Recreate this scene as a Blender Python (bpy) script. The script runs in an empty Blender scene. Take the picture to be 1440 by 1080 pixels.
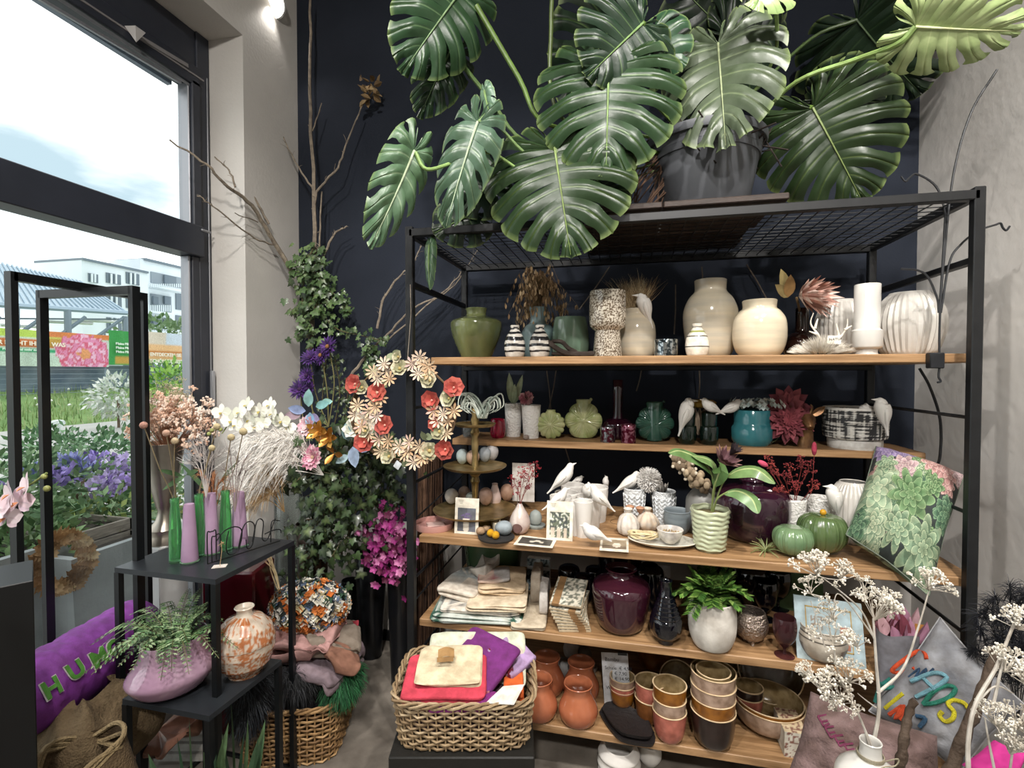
import bpy, math, random
from math import sin, cos, pi, radians, tan, sqrt, atan2
from mathutils import Vector as V, Matrix, noise
R = random.Random(11)
SC = bpy.context.scene; COL = SC.collection
# ---------------------------------------------------------------- camera
YAW, PIT, CH, FP = radians(12.9), radians(1.31), 1.65, 700.0
cam = bpy.data.cameras.new('camera'); co = bpy.data.objects.new('camera', cam); COL.objects.link(co)
co.location = (0, 0, CH); co.rotation_euler = (pi/2-PIT, 0, YAW)
cam.sensor_width = 36; cam.lens = FP/1440*36; cam.clip_start = .05; cam.clip_end = 400
SC.camera = co
SC.view_settings.view_transform = 'Standard'; SC.view_settings.look = 'None'
SC.view_settings.gamma = 1; SC.view_settings.use_curve_mapping = False
SC.view_settings.exposure = 0.0
# ---------------------------------------------------------------- world: bright overcast sky with soft cloud
w = bpy.data.worlds.new('sky'); SC.world = w; w.use_nodes = True
nt = w.node_tree; nt.nodes.clear()
def nn(t, typ, **k):
    n = t.nodes.new(typ)
    for a, b in k.items():
        if a in ('op',): n.operation = b
        else: setattr(n, a, b)
    return n
out = nn(nt, 'ShaderNodeOutputWorld'); bg = nn(nt, 'ShaderNodeBackground'); tc = nn(nt, 'ShaderNodeTexCoord')
mp = nn(nt, 'ShaderNodeMapping'); mp.inputs['Scale'].default_value = (1, 1, 3.2)
nz = nn(nt, 'ShaderNodeTexNoise'); nz.inputs['Scale'].default_value = 2.2; nz.inputs['Detail'].default_value = 6
cr = nn(nt, 'ShaderNodeValToRGB')
cr.color_ramp.elements[0].position = .36; cr.color_ramp.elements[0].color = (.30, .38, .43, 1)
cr.color_ramp.elements[1].position = .56; cr.color_ramp.elements[1].color = (1.0, 1.0, 1.0, 1)
nt.links.new(tc.outputs['Generated'], mp.inputs[0]); nt.links.new(mp.outputs[0], nz.inputs['Vector'])
nt.links.new(nz.outputs[0], cr.inputs[0]); nt.links.new(cr.outputs[0], bg.inputs[0]); nt.links.new(bg.outputs[0], out.inputs[0])
bg.inputs[1].default_value = 2.3
# ---------------------------------------------------------------- shop lamps (ceiling spots)
def spot(p, tgt, power, size, col=(1, .96, .91), r=.05, blend=.5):
    l = bpy.data.lights.new('ceiling_spot_light', 'SPOT'); l.energy = power*1.08; l.spot_size = radians(size); l.spot_blend = blend
    l.color = col; l.shadow_soft_size = r
    o = bpy.data.objects.new('ceiling_spot_light', l); COL.objects.link(o); o.location = p
    o.rotation_euler = (V(tgt)-V(p)).to_track_quat('-Z', 'Y').to_euler()
spot((.75, .25, 3.95), (.35, 2.3, 1.1), 260, 75)
spot((-.55, .1, 3.95), (-.3, 2.3, 1.1), 200, 80)
spot((1.0, .9, 3.95), (1.0, 2.2, 1.6), 120, 80)
spot((-1.2, .5, 3.95), (-1.6, 2.2, .8), 120, 80)
spot((.2, -2.0, 3.95), (-.2, .6, .4), 430, 130, r=.12)
# ---------------------------------------------------------------- projection: a pixel becomes a world point
FW = V((-sin(YAW)*cos(PIT), cos(YAW)*cos(PIT), -sin(PIT))); RT = V((cos(YAW), sin(YAW), 0)); UP = RT.cross(FW)
C0 = V((0, 0, CH))
def ray(px, py): return FW + RT*((px-720)/FP) + UP*((540-py)/FP)
def pD(px, py, t): return C0 + ray(px, py)*t
def pY(px, py, Y): r = ray(px, py); return C0 + r*(Y/r.y)
def pX(px, py, X): r = ray(px, py); return C0 + r*(X/r.x)
def pZ(px, py, z): r = ray(px, py); return C0 + r*((z-CH)/r.z)
def dep(p): return (V(p)-C0).dot(FW)
def un(p): return dep(p)/FP           # metres per pixel at a point
# ---------------------------------------------------------------- colours and materials
def C(h, a=1.0):
    h = h.lstrip('#'); h = h if len(h) == 6 else ''.join(x*2 for x in h); v = [int(h[i:i+2], 16)/255 for i in (0, 2, 4)]
    return tuple((x/12.92 if x <= .04045 else ((x+.055)/1.055)**2.4)*a for x in v)
MC = {}
def mat(name, col='#808080', rough=.5, metal=0, var=None, vs=8, bump=0, bs=60, coat=0, trans=0, ior=1.45, emit=0, stretch=None, attr=False, spec=.5, alpha=1, ramp=(.35, .65), det=4, subs=0):
    if name in MC: return MC[name]
    m = bpy.data.materials.new(name); m.use_nodes = True; t = m.node_tree; b = t.nodes['Principled BSDF']
    c = C(col) if isinstance(col, str) else col
    b.inputs['Base Color'].default_value = (*c, 1); b.inputs['Roughness'].default_value = rough; b.inputs['Metallic'].default_value = metal
    b.inputs['IOR'].default_value = ior; b.inputs['Coat Weight'].default_value = coat; b.inputs['Coat Roughness'].default_value = .05
    b.inputs['Transmission Weight'].default_value = trans; b.inputs['Specular IOR Level'].default_value = spec; b.inputs['Alpha'].default_value = alpha
    if subs: b.inputs['Subsurface Weight'].default_value = subs; b.inputs['Subsurface Radius'].default_value = (.01, .01, .01)
    if emit: b.inputs['Emission Color'].default_value = (*c, 1); b.inputs['Emission Strength'].default_value = emit
    src = None
    if attr:
        a = nn(t, 'ShaderNodeAttribute'); a.attribute_name = 'Col'; src = a.outputs['Color']
    if var or bump:
        tcn = nn(t, 'ShaderNodeTexCoord'); mpn = nn(t, 'ShaderNodeMapping'); t.links.new(tcn.outputs['Object'], mpn.inputs[0])
        if stretch: mpn.inputs['Scale'].default_value = stretch
    if var:
        n1 = nn(t, 'ShaderNodeTexNoise'); n1.inputs['Scale'].default_value = vs; n1.inputs['Detail'].default_value = det
        t.links.new(mpn.outputs[0], n1.inputs['Vector'])
        r1 = nn(t, 'ShaderNodeMapRange'); r1.inputs[1].default_value = ramp[0]; r1.inputs[2].default_value = ramp[1]; t.links.new(n1.outputs[0], r1.inputs[0])
        mx = nn(t, 'ShaderNodeMix', data_type='RGBA')
        t.links.new(r1.outputs[0], mx.inputs[0])
        if src is not None:
            mx.blend_type = 'MULTIPLY'; t.links.new(src, mx.inputs[6]); mx.inputs[7].default_value = (*C(var), 1)
        else:
            mx.inputs[6].default_value = (*c, 1); mx.inputs[7].default_value = (*C(var), 1)
        src = mx.outputs[2]
    if src is not None: t.links.new(src, b.inputs['Base Color'])
    if bump:
        n2 = nn(t, 'ShaderNodeTexNoise'); n2.inputs['Scale'].default_value = bs; n2.inputs['Detail'].default_value = 3
        t.links.new(mpn.outputs[0], n2.inputs['Vector'])
        bp = nn(t, 'ShaderNodeBump'); bp.inputs['Strength'].default_value = bump; bp.inputs['Distance'].default_value = .01
        t.links.new(n2.outputs[0], bp.inputs['Height']); t.links.new(bp.outputs[0], b.inputs['Normal'])
    MC[name] = m; return m
def P(rough=.6, coat=0, metal=0, bump=0, bs=80, var='#d8d4d0', vs=30):   # colour comes from the mesh, part by part
    return mat('painted_%g_%g_%g_%g' % (rough, coat, metal, bump), '#808080', rough, metal, attr=True, coat=coat, bump=bump, bs=bs, var=var, vs=vs)
# ---------------------------------------------------------------- geometry accumulator
def frame(n, up=V((0, 0, 1))):
    n = V(n).normalized(); x = up.cross(n)
    if x.length < 1e-4: x = V((1, 0, 0)).cross(n)
    x.normalize(); return x, n.cross(x).normalized(), n
class G:
    def __init__(s, col='#ffffff'): s.v = []; s.f = []; s.c = []; s.col = C(col)
    def color(s, c): s.col = C(c) if isinstance(c, str) else c; return s
    def add(s, vs, fs, cs=None):
        b = len(s.v); s.v += [tuple(v) for v in vs]; s.f += [tuple(i+b for i in f) for f in fs]
        s.c += cs if cs else [s.col]*len(vs); return s
    def lathe(s, prof, seg=32, c=(0, 0, 0), M=None, rib=None, ell=1, colf=None, cap='bt'):
        vs = []; fs = []; cs = []; c = V(c)
        hm = max(h for r, h in prof) or 1
        for r, h in prof:
            for k in range(seg):
                a = 2*pi*k/seg; rr = r
                if rib and rib[2]*hm <= h <= rib[3]*hm: rr = r*(1+rib[1]*cos(rib[0]*a))
                p = V((rr*cos(a), rr*sin(a)*ell, h))
                vs.append((M @ p if M else p)+c)
                if colf: cs.append(colf(h/hm, a))
        n = len(prof)
        for i in range(n-1):
            for k in range(seg):
                k2 = (k+1) % seg
                fs.append((i*seg+k, i*seg+k2, (i+1)*seg+k2, (i+1)*seg+k))
        if prof[0][0] > 1e-5 and 'b' in cap: fs.append(tuple(range(seg-1, -1, -1)))
        if prof[-1][0] > 1e-5 and 't' in cap: fs.append(tuple((n-1)*seg+k for k in range(seg)))
        return s.add(vs, fs, cs or None)
    def tube(s, pts, r, seg=6, cs=None):
        pts = [V(p) for p in pts]; n = len(pts); rs = r if isinstance(r, (list, tuple)) else [r]*n
        vs = []; fs = []; px = None
        for i in range(n):
            d = (pts[min(i+1, n-1)]-pts[max(i-1, 0)])
            if d.length < 1e-9: d = V((0, 0, 1))
            d.normalize()
            if px is None: x = d.orthogonal().normalized()
            else:
                x = px - d*px.dot(d)
                x = x.normalized() if x.length > 1e-6 else d.orthogonal().normalized()
            px = x; y = d.cross(x)
            for k in range(seg):
                a = 2*pi*k/seg; vs.append(pts[i]+(x*cos(a)+y*sin(a))*rs[i])
        for i in range(n-1):
            for k in range(seg):
                k2 = (k+1) % seg; fs.append((i*seg+k, i*seg+k2, (i+1)*seg+k2, (i+1)*seg+k))
        fs.append(tuple(range(seg-1, -1, -1))); fs.append(tuple((n-1)*seg+k for k in range(seg)))
        return s.add(vs, fs)
    def box(s, c, d, M=None, bev=0):
        x, y, z = d[0]/2, d[1]/2, d[2]/2; c = V(c); b = min(bev, x*.9, y*.9, z*.9)
        if b <= 0:
            vs = [V((i, j, k)) for k in (-z, z) for j in (-y, y) for i in (-x, x)]
            fs = [(0, 2, 3, 1), (4, 5, 7, 6), (0, 1, 5, 4), (2, 6, 7, 3), (0, 4, 6, 2), (1, 3, 7, 5)]
        else:
            vs = []; idx = {}
            for si in (-1, 1):
                for sj in (-1, 1):
                    for sk in (-1, 1):
                        for ax in range(3):
                            o = [si*(x-b), sj*(y-b), sk*(z-b)]; o[ax] = (si*x, sj*y, sk*z)[ax]
                            idx[si, sj, sk, ax] = len(vs); vs.append(V(o))
            fs = []
            for ax in range(3):
                for sg in (-1, 1):
                    q = []
                    for (a, b2) in ((-1, -1), (1, -1), (1, 1), (-1, 1)):
                        t = [a, b2]; t.insert(ax, sg); q.append(idx[t[0], t[1], t[2], ax])
                    if (sg < 0) != (ax == 1): q.reverse()
                    fs.append(tuple(q))
                    for sg2 in (-1, 1):
                        ax2 = (ax+1) % 3; ax3 = (ax+2) % 3; q = []
                        for (e, f) in ((-1, ax), (1, ax), (1, ax2), (-1, ax2)):
                            t = [0, 0, 0]; t[ax] = sg; t[ax2] = sg2; t[ax3] = e; q.append(idx[t[0], t[1], t[2], f])
                        fs.append(tuple(q))
            for si in (-1, 1):
                for sj in (-1, 1):
                    for sk in (-1, 1): fs.append((idx[si, sj, sk, 0], idx[si, sj, sk, 1], idx[si, sj, sk, 2]))
        return s.add([(M @ v if M else v)+c for v in vs], fs)
    def ball(s, c, r, seg=12, rg=8, M=None):
        if not isinstance(r, (list, tuple)): r = (r, r, r)
        c = V(c); vs = []; fs = []
        for i in range(1, rg):
            t = pi*i/rg
            for k in range(seg):
                a = 2*pi*k/seg; p = V((r[0]*sin(t)*cos(a), r[1]*sin(t)*sin(a), r[2]*cos(t))); vs.append((M @ p if M else p)+c)
        for i in range(rg-2):
            for k in range(seg):
                k2 = (k+1) % seg; fs.append((i*seg+k, (i+1)*seg+k, (i+1)*seg+k2, i*seg+k2))
        for zz, row in ((r[2], 0), (-r[2], rg-2)):
            p = V((0, 0, zz)); vs.append((M @ p if M else p)+c); q = len(vs)-1
            for k in range(seg):
                k2 = (k+1) % seg; fs.append((q, row*seg+k, row*seg+k2) if row == 0 else (q, row*seg+k2, row*seg+k))
        return s.add(vs, fs)
    def dot(s, c, r):
        c = V(c); return s.add([c+V(d)*r for d in ((1, 0, 0), (-1, 0, 0), (0, 1, 0), (0, -1, 0), (0, 0, 1), (0, 0, -1))],
            [(0, 2, 4), (2, 1, 4), (1, 3, 4), (3, 0, 4), (2, 0, 5), (1, 2, 5), (3, 1, 5), (0, 3, 5)])
    def leaf(s, b, d, L, W, n=None, droop=.2, fold=.15, seg=6, shape=.45, curl=0, c2=None, thick=0):
        b = V(b); d = V(d).normalized(); n = V(n) if n is not None else V((0, 0, 1))
        x = d.cross(n)
        if x.length < 1e-4: x = d.orthogonal()
        x.normalize(); nn_ = x.cross(d).normalized(); vs = []; fs = []; cs = []
        for i in range(seg+1):
            t = i/seg; wd = W*.5*(sin(pi*t**shape_p(shape))**.75 if 0 < t < 1 else (.04 if t == 0 else .01))
            p = b + d*(L*t) - V((0, 0, 1))*(droop*L*t*t) + nn_*(curl*L*t*t)
            vs += [p-x*wd+nn_*(fold*wd), p, p+x*wd+nn_*(fold*wd)]
            if c2: cs += [s.col, c2, s.col]
        for i in range(seg):
            a = i*3; fs += [(a, a+1, a+4, a+3), (a+1, a+2, a+5, a+4)]
        return s.add(vs, fs, cs or None)
    def grid(s, f, nu, nv, colf=None, closed_u=False):
        vs = []; fs = []; cs = []
        for j in range(nv+1):
            for i in range(nu+(0 if closed_u else 1)):
                u, v = i/nu, j/nv; vs.append(f(u, v))
                if colf: cs.append(colf(u, v))
        W_ = nu if closed_u else nu+1
        for j in range(nv):
            for i in range(nu):
                i2 = (i+1) % W_; fs.append((j*W_+i, j*W_+i2, (j+1)*W_+i2, (j+1)*W_+i))
        return s.add(vs, fs, cs or None)
def shape_p(sh): return math.log(.5)/math.log(sh)
def mkmesh(name, g, m, smooth=True, ang=42, off=None):
    me = bpy.data.meshes.new(name)
    vs = [(v[0]-off[0], v[1]-off[1], v[2]-off[2]) for v in g.v] if off is not None else g.v
    me.from_pydata(vs, [], g.f)
    ca = me.color_attributes.new('Col', 'FLOAT_COLOR', 'POINT'); buf = []
    for c in g.c: buf += (c[0], c[1], c[2], 1.0)
    ca.data.foreach_set('color', buf)
    if m: me.materials.append(m)
    me.update()
    if smooth:
        me.shade_smooth(); me.set_sharp_from_angle(angle=radians(ang))
    return me
def obj(name, g, m, parent=None, loc=None, kind=None, smooth=True, ang=42, label=None, rot=None, world=False):
    """one mesh object; world=True: the geometry was given in world coordinates"""
    off = None
    if world:
        off = V(parent.location) if parent is not None else (V(loc) if loc is not None else None)
        if parent is not None and parent.parent is not None: off = off + V(parent.parent.location)
        if parent is not None: loc = None
    me = mkmesh(name, g, m, smooth, ang, off); o = bpy.data.objects.new(name, me); COL.objects.link(o)
    if parent is not None: o.parent = parent
    if loc is not None: o.location = loc
    if rot is not None: o.rotation_euler = rot
    if kind: o['kind'] = kind
    if label: o['label'] = label
    return o
def tag(o, label, cat, group=None, kind=None):
    o['label'] = label; o['category'] = cat
    if group: o['group'] = group
    if kind: o['kind'] = kind
    return o
def thing(name, label, cat, loc=(0, 0, 0), group=None, rot=0):
    o = bpy.data.objects.new(name, None); COL.objects.link(o); o.location = loc; o.rotation_euler = (0, 0, rot); o.empty_display_size = .02
    return tag(o, label, cat, group)
def struct(name, g, m, **k):
    o = obj(name, g, m, **k); o['kind'] = 'structure'; return o
def share(src, name, parent, loc=None, rot=None, scale=None, group=None):
    o = bpy.data.objects.new(name, src if isinstance(src, bpy.types.Mesh) else src.data); COL.objects.link(o); o.parent = parent
    if loc is not None: o.location = loc
    if rot is not None: o.rotation_euler = rot
    if scale is not None: o.scale = (scale,)*3 if not isinstance(scale, (tuple, list)) else scale
    return o
def text_g(s, size, depth, M, col='#ffffff', spacing=1.0, bold=0):
    """lettering as a mesh; M puts its local x (along), y (up), z (out) into the world"""
    cu = bpy.data.curves.new('t', 'FONT'); cu.body = s; cu.size = size; cu.extrude = depth; cu.space_character = spacing; cu.offset = bold
    cu.align_x = 'LEFT'; cu.resolution_u = 3
    o = bpy.data.objects.new('t', cu); COL.objects.link(o); dg = bpy.context.evaluated_depsgraph_get(); me = o.evaluated_get(dg).to_mesh()
    g = G(col); g.add([M @ v.co for v in me.vertices], [tuple(p.vertices) for p in me.polygons])
    o.to_mesh_clear(); bpy.data.objects.remove(o); bpy.data.curves.remove(cu); return g
def basis(o, x, y, z=None):
    x = V(x).normalized(); z = V(z) if z is not None else x.cross(V(y)); z = z.normalized(); y = z.cross(x)
    M = Matrix.Identity(4)
    for i, a in enumerate((x, y, z)):
        for j in range(3): M[j][i] = a[j]
    for j in range(3): M[j][3] = o[j]
    return M
def rv(a=1): return V((R.uniform(-a, a), R.uniform(-a, a), R.uniform(-a, a)))
def bez(p, n=8):
    """smooth path through the given points (Catmull-Rom)"""
    p = [V(q) for q in p]
    if len(p) < 3: return [p[0].lerp(p[-1], i/n) for i in range(n+1)]
    q = [p[0]*2-p[1]]+p+[p[-1]*2-p[-2]]; o = []
    for i in range(1, len(q)-2):
        a, b, c, d = q[i-1:i+3]
        for k in range(n):
            t = k/n; o.append(.5*((2*b)+(c-a)*t+(2*a-5*b+4*c-d)*t*t+(3*b-a-3*c+d)*t**3))
    o.append(p[-1]); return o
# ================================================================ THE SETTING
XR, XL, YB, XW, YE = 1.37, -2.03, 2.80, -2.28, 2.34     # right wall, left wall, back wall, window plane, window opening end
YF, ZC = -3.0, 4.2
M_navy = mat('navy_wall_paint', '#282c35', .95, var='#242830', spec=.15, vs=3, bump=.08, bs=120)
M_grey = mat('grey_plaster', '#aeaaa5', .85, var='#a09c97', vs=1.6, bump=.15, bs=40)
M_pale = mat('pale_plaster', '#cfcbc6', .85, var='#b8b4af', vs=1.3, bump=.2, bs=25)
M_rev = mat('reveal_plaster', '#cdc9c3', .85, var='#c2beb8', vs=2, bump=.12, bs=60)
M_floor = mat('stone_look_floor', '#8a8278', .6, var='#5f5850', vs=5, bump=.25, bs=30, det=8)
M_ceil = mat('ceiling_paint', '#c9c6c0', .9)
M_black = mat('black_powder_coat', '#0e0f11', .45, var='#151618', vs=20)
M_frame = mat('anthracite_window_frame', '#30333c', .4, var='#2b2e36', vs=6)
M_seal = mat('aluminium_edge', '#8f9196', .35, .6)
def bx(name, a, b, m, **k):
    g = G(); g.box([(a[i]+b[i])/2 for i in range(3)], [abs(b[i]-a[i]) for i in range(3)]); return struct(name, g, m, smooth=False, **k)
bx('floor', (-2.6, YF, -.1), (XR+.2, YB+.2, 0), M_floor)
bx('ceiling', (-2.6, YF, ZC), (XR+.2, YB+.2, ZC+.1), M_ceil)
bx('wall_back', (XL, YB, .74), (XR, YB+.15, ZC), M_navy)
bx('trim_1', (XL, YB-.004, 0), (XR, YB+.15, .74), M_grey)['label'] = 'light grey lower part of the dark back wall'
bx('baseboard_back', (XL+.01, YB-.02, 0), (XR-.01, YB-.004, .06), M_black)
bx('wall_right', (XR, YF, 0), (XR+.15, YB+.15, ZC), M_pale)
bx('wall_front', (-2.6, YF-.1, 0), (XR+.15, YF, ZC), M_ceil)
g = G()
g.box((XL-.165, (YE+YB+.15)/2, ZC/2), (.33, YB+.15-YE, ZC)); obj_ = struct('wall_left', g, M_rev, smooth=False)
bx('wall_left_lintel', (-2.53, YF, 3.475), (XL, YE, ZC), M_rev)
g = G()
g.box((XW-.1, -2.75, ZC/2), (.6, .5, ZC)); struct('wall_left_pier', g, M_rev, smooth=False)
# window: fixed frame, top light, transom, big pane below
def wpart(name, y0, y1, z0, z1, x0, x1, m, parent): 
    g = G(); g.box(((x0+x1)/2, (y0+y1)/2, (z0+z1)/2), (x1-x0, y1-y0, z1-z0), bev=.004); return obj(name, g, m, parent, smooth=False)
ZH, ZG = 3.475, 3.17
win = bpy.data.objects.new('window_1', None); COL.objects.link(win); win['kind'] = 'structure'; win['label'] = 'tall anthracite shop window with a transom and a top light'
FX0, FX1 = XW-.05, XW+.035
wpart('window_frame', YE-.085, YE-.002, 0, ZH, FX0, FX1, M_frame, win)
wpart('window_frame', -2.5, YE-.002, ZG+.10, ZH-.001, FX0, FX1-.01, M_frame, win)
wpart('window_frame', -2.5, YE-.085, ZG+.0, ZG+.10, FX0+.01, FX1+.02, M_frame, win)
wpart('sash_frame', YE-.135, YE-.085, 2.42, ZG+.02, FX0+.01, FX1+.02, M_frame, win)
wpart('transom', -2.5, YE-.085, 2.27, 2.43, FX0, FX1+.035, M_frame, win)
wpart('window_frame', YE-.13, YE-.085, 0, 2.27, FX0+.01, FX1, M_frame, win)
wpart('window_sill', -2.5, YE-.085, 0, .12, FX0, FX1, M_frame, win)
for y0 in (-.9,): wpart('mullion', y0, y0+.12, .12, ZG, FX0, FX1, M_frame, win)
wpart('edge_strip', -2.5, YE-.135, ZG-.018, ZG-.002, FX1+.0, FX1+.006, M_seal, win)
wpart('edge_strip', YE-.147, YE-.135, 2.43, ZG, FX0+.02, FX1+.004, M_seal, win)
wpart('edge_strip', YE-.026, YE-.016, 0, ZG+.09, FX1, FX1+.004, M_seal, win)
wpart('edge_strip', YE-.145, YE-.13, .12, 2.27, FX0+.02, FX1-.01, M_seal, win)
M_clo = mat('grey_closer', '#8d8a8a', .45, .3)
for n_, (x0, y0, x1, y1), r_, m_ in (('edge_strip', (108, -4, 286, 114), .006, M_clo), ('window_stay', (188, 48, 263, 93), .013, M_clo), ('edge_strip', (55, -2, 254, 116), .009, M_seal)):
    g = G(); g.tube([pX(x0, y0, FX1+.02), pX(x1, y1, FX1+.02)], r_, 4); obj(n_, g, m_, win, smooth=False)
g = G(); p = pX(184, 47, FX1+.02); g.add([p+V(q) for q in ((0, -.03, .015), (.05, -.02, .015), (.05, .03, .015), (0, .03, .015), (.03, 0, -.045))], [(0, 1, 2, 3), (0, 4, 1), (1, 4, 2), (2, 4, 3), (3, 4, 0)])
obj('stay_joint', g, mat('stay_grey', '#b5b2b0', .5), win, smooth=False)
wpart('hinge', YE-.11, YE-.045, 2.405, 2.417, FX1+.03, FX1+.044, M_seal, win)
g = G(); g.box((FX1+.02, YE-.03, 1.56), (.02, .022, .2), bev=.004); obj('window_handle', g, mat('handle_grey', '#a9abb0', .4, .5), win)
# real thin panes: mostly clear, a little mirror
mg = bpy.data.materials.new('window_glass'); mg.use_nodes = True; t = mg.node_tree; t.nodes.clear()
o_ = nn(t, 'ShaderNodeOutputMaterial'); mx = nn(t, 'ShaderNodeMixShader'); tr = nn(t, 'ShaderNodeBsdfTransparent'); gl = nn(t, 'ShaderNodeBsdfGlossy'); fr = nn(t, 'ShaderNodeFresnel')
gl.inputs['Roughness'].default_value = .01; tr.inputs[0].default_value = (.93, .97, .96, 1); fr.inputs[0].default_value = 1.4
t.links.new(fr.outputs[0], mx.inputs[0]); t.links.new(tr.outputs[0], mx.inputs[1]); t.links.new(gl.outputs[0], mx.inputs[2]); t.links.new(mx.outputs[0], o_.inputs[0])
for (z0, z1, y0, y1) in ((2.43, ZG, -2.4, YE-.135), (.12, 2.27, -2.4, YE-.13)):
    g = G(); x = XW-.005; g.add([(x, y0, z0), (x, y1, z0), (x, y1, z1), (x, y0, z1)], [(0, 1, 2, 3)]); obj('pane', g, mg, win, smooth=False)
# pelmet of the outer blind, just seen at the top of the glass
g = G(); g.box((XW-.085, -.1, ZG+.018), (.03, 4.6, .03)); tag(obj('outer_blind_box', g, mat('blind_grey', '#7d8794', .6), smooth=False), 'grey outer blind box above the shop window glass', 'blind')

# ================================================================ OUTSIDE
M_pave = mat('pale_paving', '#b9b7b2', .9, var='#aba9a4', vs=.8)
M_kerb = mat('kerb_stone', '#8c8a86', .9)
bx('path', (-17.2, -30, -.1), (-2.54, 60, -.02), M_pave)
for i, x in enumerate((-5.2, -9.0, -13.2)):
    g = G(); g.box((x, 10, -.018), (.05, 60, .012)); o = struct('trim_%d' % (i+2), g, M_kerb, smooth=False)
g = G(); nx = 60
def bank(u, v):
    X = -17.2-60*v; Y = -10+70*u; return V((X, Y, -.05+1.15*min(1, v*11)+.25*noise.noise(V((X*.5, Y*.5, 0)))*min(1, v*15)))
g.grid(bank, 90, 12)
struct('grass_bank', g, mat('grass_green', '#7f9a5c', .9, var='#66854c', vs=1.2))
# grass blades and small white blossoms, uncountable
g = G()
for i in range(14000):
    u, v = R.random(), R.random()**1.5*.14; p = bank(u, v)
    if not (6 < p.y < 30): continue
    h = R.uniform(.15, .45); g.color(R.choice(['#8fa866', '#7a9856', '#a9bc82', '#6f8c50', '#bcc998']))
    a = R.uniform(0, 6.3); dx = V((cos(a), sin(a), 0))*.022; g.add([p-dx, p+dx, p+V((R.uniform(-.1, .1), R.uniform(-.1, .1), h))], [(0, 1, 2)])
    if R.random() < .03: g.color('#f4f4ee').dot(p+V((0, 0, h)), .05)
tag(obj('long_grass', g, P(.8), smooth=False), 'long green grass with small white blossoms on the bank beyond the path', 'grass', kind='stuff')
# garden centre shed with seamed metal roof
ms = mat('steel_grey_post', '#7c8a94', .5, .2)
sh = thing('garden_hall', 'open market hall with a seamed blue grey metal roof behind the banners', 'hall', (-26, 10, 0))
A0 = pX(-60, 480, -24); 
def rf(u, v):   # ridge to eave, running along Y
    e0, e1 = pX(-80, 423, -24), pX(178, 440, -24); r0, r1 = pX(-80, 352, -31), pX(112, 396, -31)
    return e0.lerp(e1, u).lerp(r0.lerp(r1, u), v)
g = G(); g.grid(rf, 12, 4); obj('roof', g, mat('zinc_roof', '#c9d6de', .5, 0, var='#bac9d2', vs=.5), sh, world=True)
for i in range(30):
    u = i/29; g = G(); g.tube([rf(u, 0)+V((0, 0, .05)), rf(u, 1)+V((0, 0, .05))], .045, 4); obj('roof_seam', g, mat('seam_grey', '#9db0be', .5, 0), sh, world=True)
g = G(); g.tube([rf(0, 0), rf(1, 0)], .12, 6); obj('gutter', g, mat('seam_grey'), sh, world=True)
for px in (-30, 22, 95, 176):
    a = pX(px, 440, -24); g = G(); g.tube([V((a.x, a.y, 0)), V((a.x, a.y, rf(.5, 0).z))], .13, 6); obj('post', g, ms, sh, world=True)
for px in (0, 120, 175, 60):
    a = pX(px, 446, -24); b = pX(px-45, 478, -24); g = G(); g.tube([a, b], .08, 5); obj('brace', g, ms, sh, world=True)
for (a, b, y) in ((0, 60, 457), (65, 130, 452), (95, 180, 450)):
    g = G(); g.tube([pX(a, y, -25), pX(b, y+3, -25)], .07, 5); obj('strip_lamp', g, mat('tube_white', '#ffffff', .4), sh, world=True)
g = G(); g.tube([pX(-10, 448, -24.5), pX(180, 449, -24.5)], .05, 4); obj('beam', g, ms, sh, world=True)
# white apartment block far behind
bd = thing('apartment_building', 'white flat roofed apartment block with balconies beyond the hall', 'building', (-70, 30, 0))
M_wh = mat('white_render', '#dfe6ea', .8, var='#d5dde2', vs=.2); M_gr = mat('grey_window', '#69757f', .3); M_dk = mat('dark_recess', '#8a949c', .7)
XB = -70
def quad(n, x0, y0, x1, y1, X, m, t=.5, lab=None):
    a, b = pX(x0, y1, X), pX(x1, y0, X); xm = (x0+x1)/2; a.z = pX(xm, y1, X).z; b.z = pX(xm, y0, X).z; g = G(); g.box(((X-t/2), (a.y+b.y)/2, (a.z+b.z)/2), (t, abs(b.y-a.y), abs(b.z-a.z))); return obj(n, g, m, bd, world=True, smooth=False, label=lab)
quad('wall', 118, 374, 208, 541, XB, M_wh, 8); quad('wall', 200, 376, 300, 541, XB-3, M_wh, 6)
quad('roof_edge', 117, 372, 209, 375, XB+.3, M_gr, 8.5); quad('roof_edge', 205, 374, 300, 377, XB-2.6, M_gr, 6)
for (x0, y0, x1, y1) in ((125, 385, 138, 397), (150, 385, 170, 399), (178, 384, 196, 400), (150, 416, 171, 436), (151, 447, 171, 466), (124, 418, 137, 432), (178, 418, 196, 434), (178, 450, 196, 466)):
    f = quad('window', x0, y0, x1, y1, XB+.15, M_gr, .3)
    for q in (.33, .66):
        a = x0+(x1-x0)*q; g = G(); p0 = pX(a, y0, XB+.35); p1 = pX(a, y1, XB+.35); g.tube([p0, p1], .13, 4); o = obj('glazing_bar', g, M_wh, world=True, smooth=False); o.parent = f; o.matrix_parent_inverse = Matrix.Translation(-V(bd.location))
for (x0, y0, x1, y1) in ((213, 387, 262, 402), (213, 415, 241, 438), (248, 413, 262, 436), (213, 446, 241, 465), (248, 444, 262, 464)):
    f = quad('balcony_recess' if x1-x0 > 20 else 'window', x0, y0, x1, y1, XB-2.8, M_dk if x1-x0 > 20 else M_gr, .3)
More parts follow.
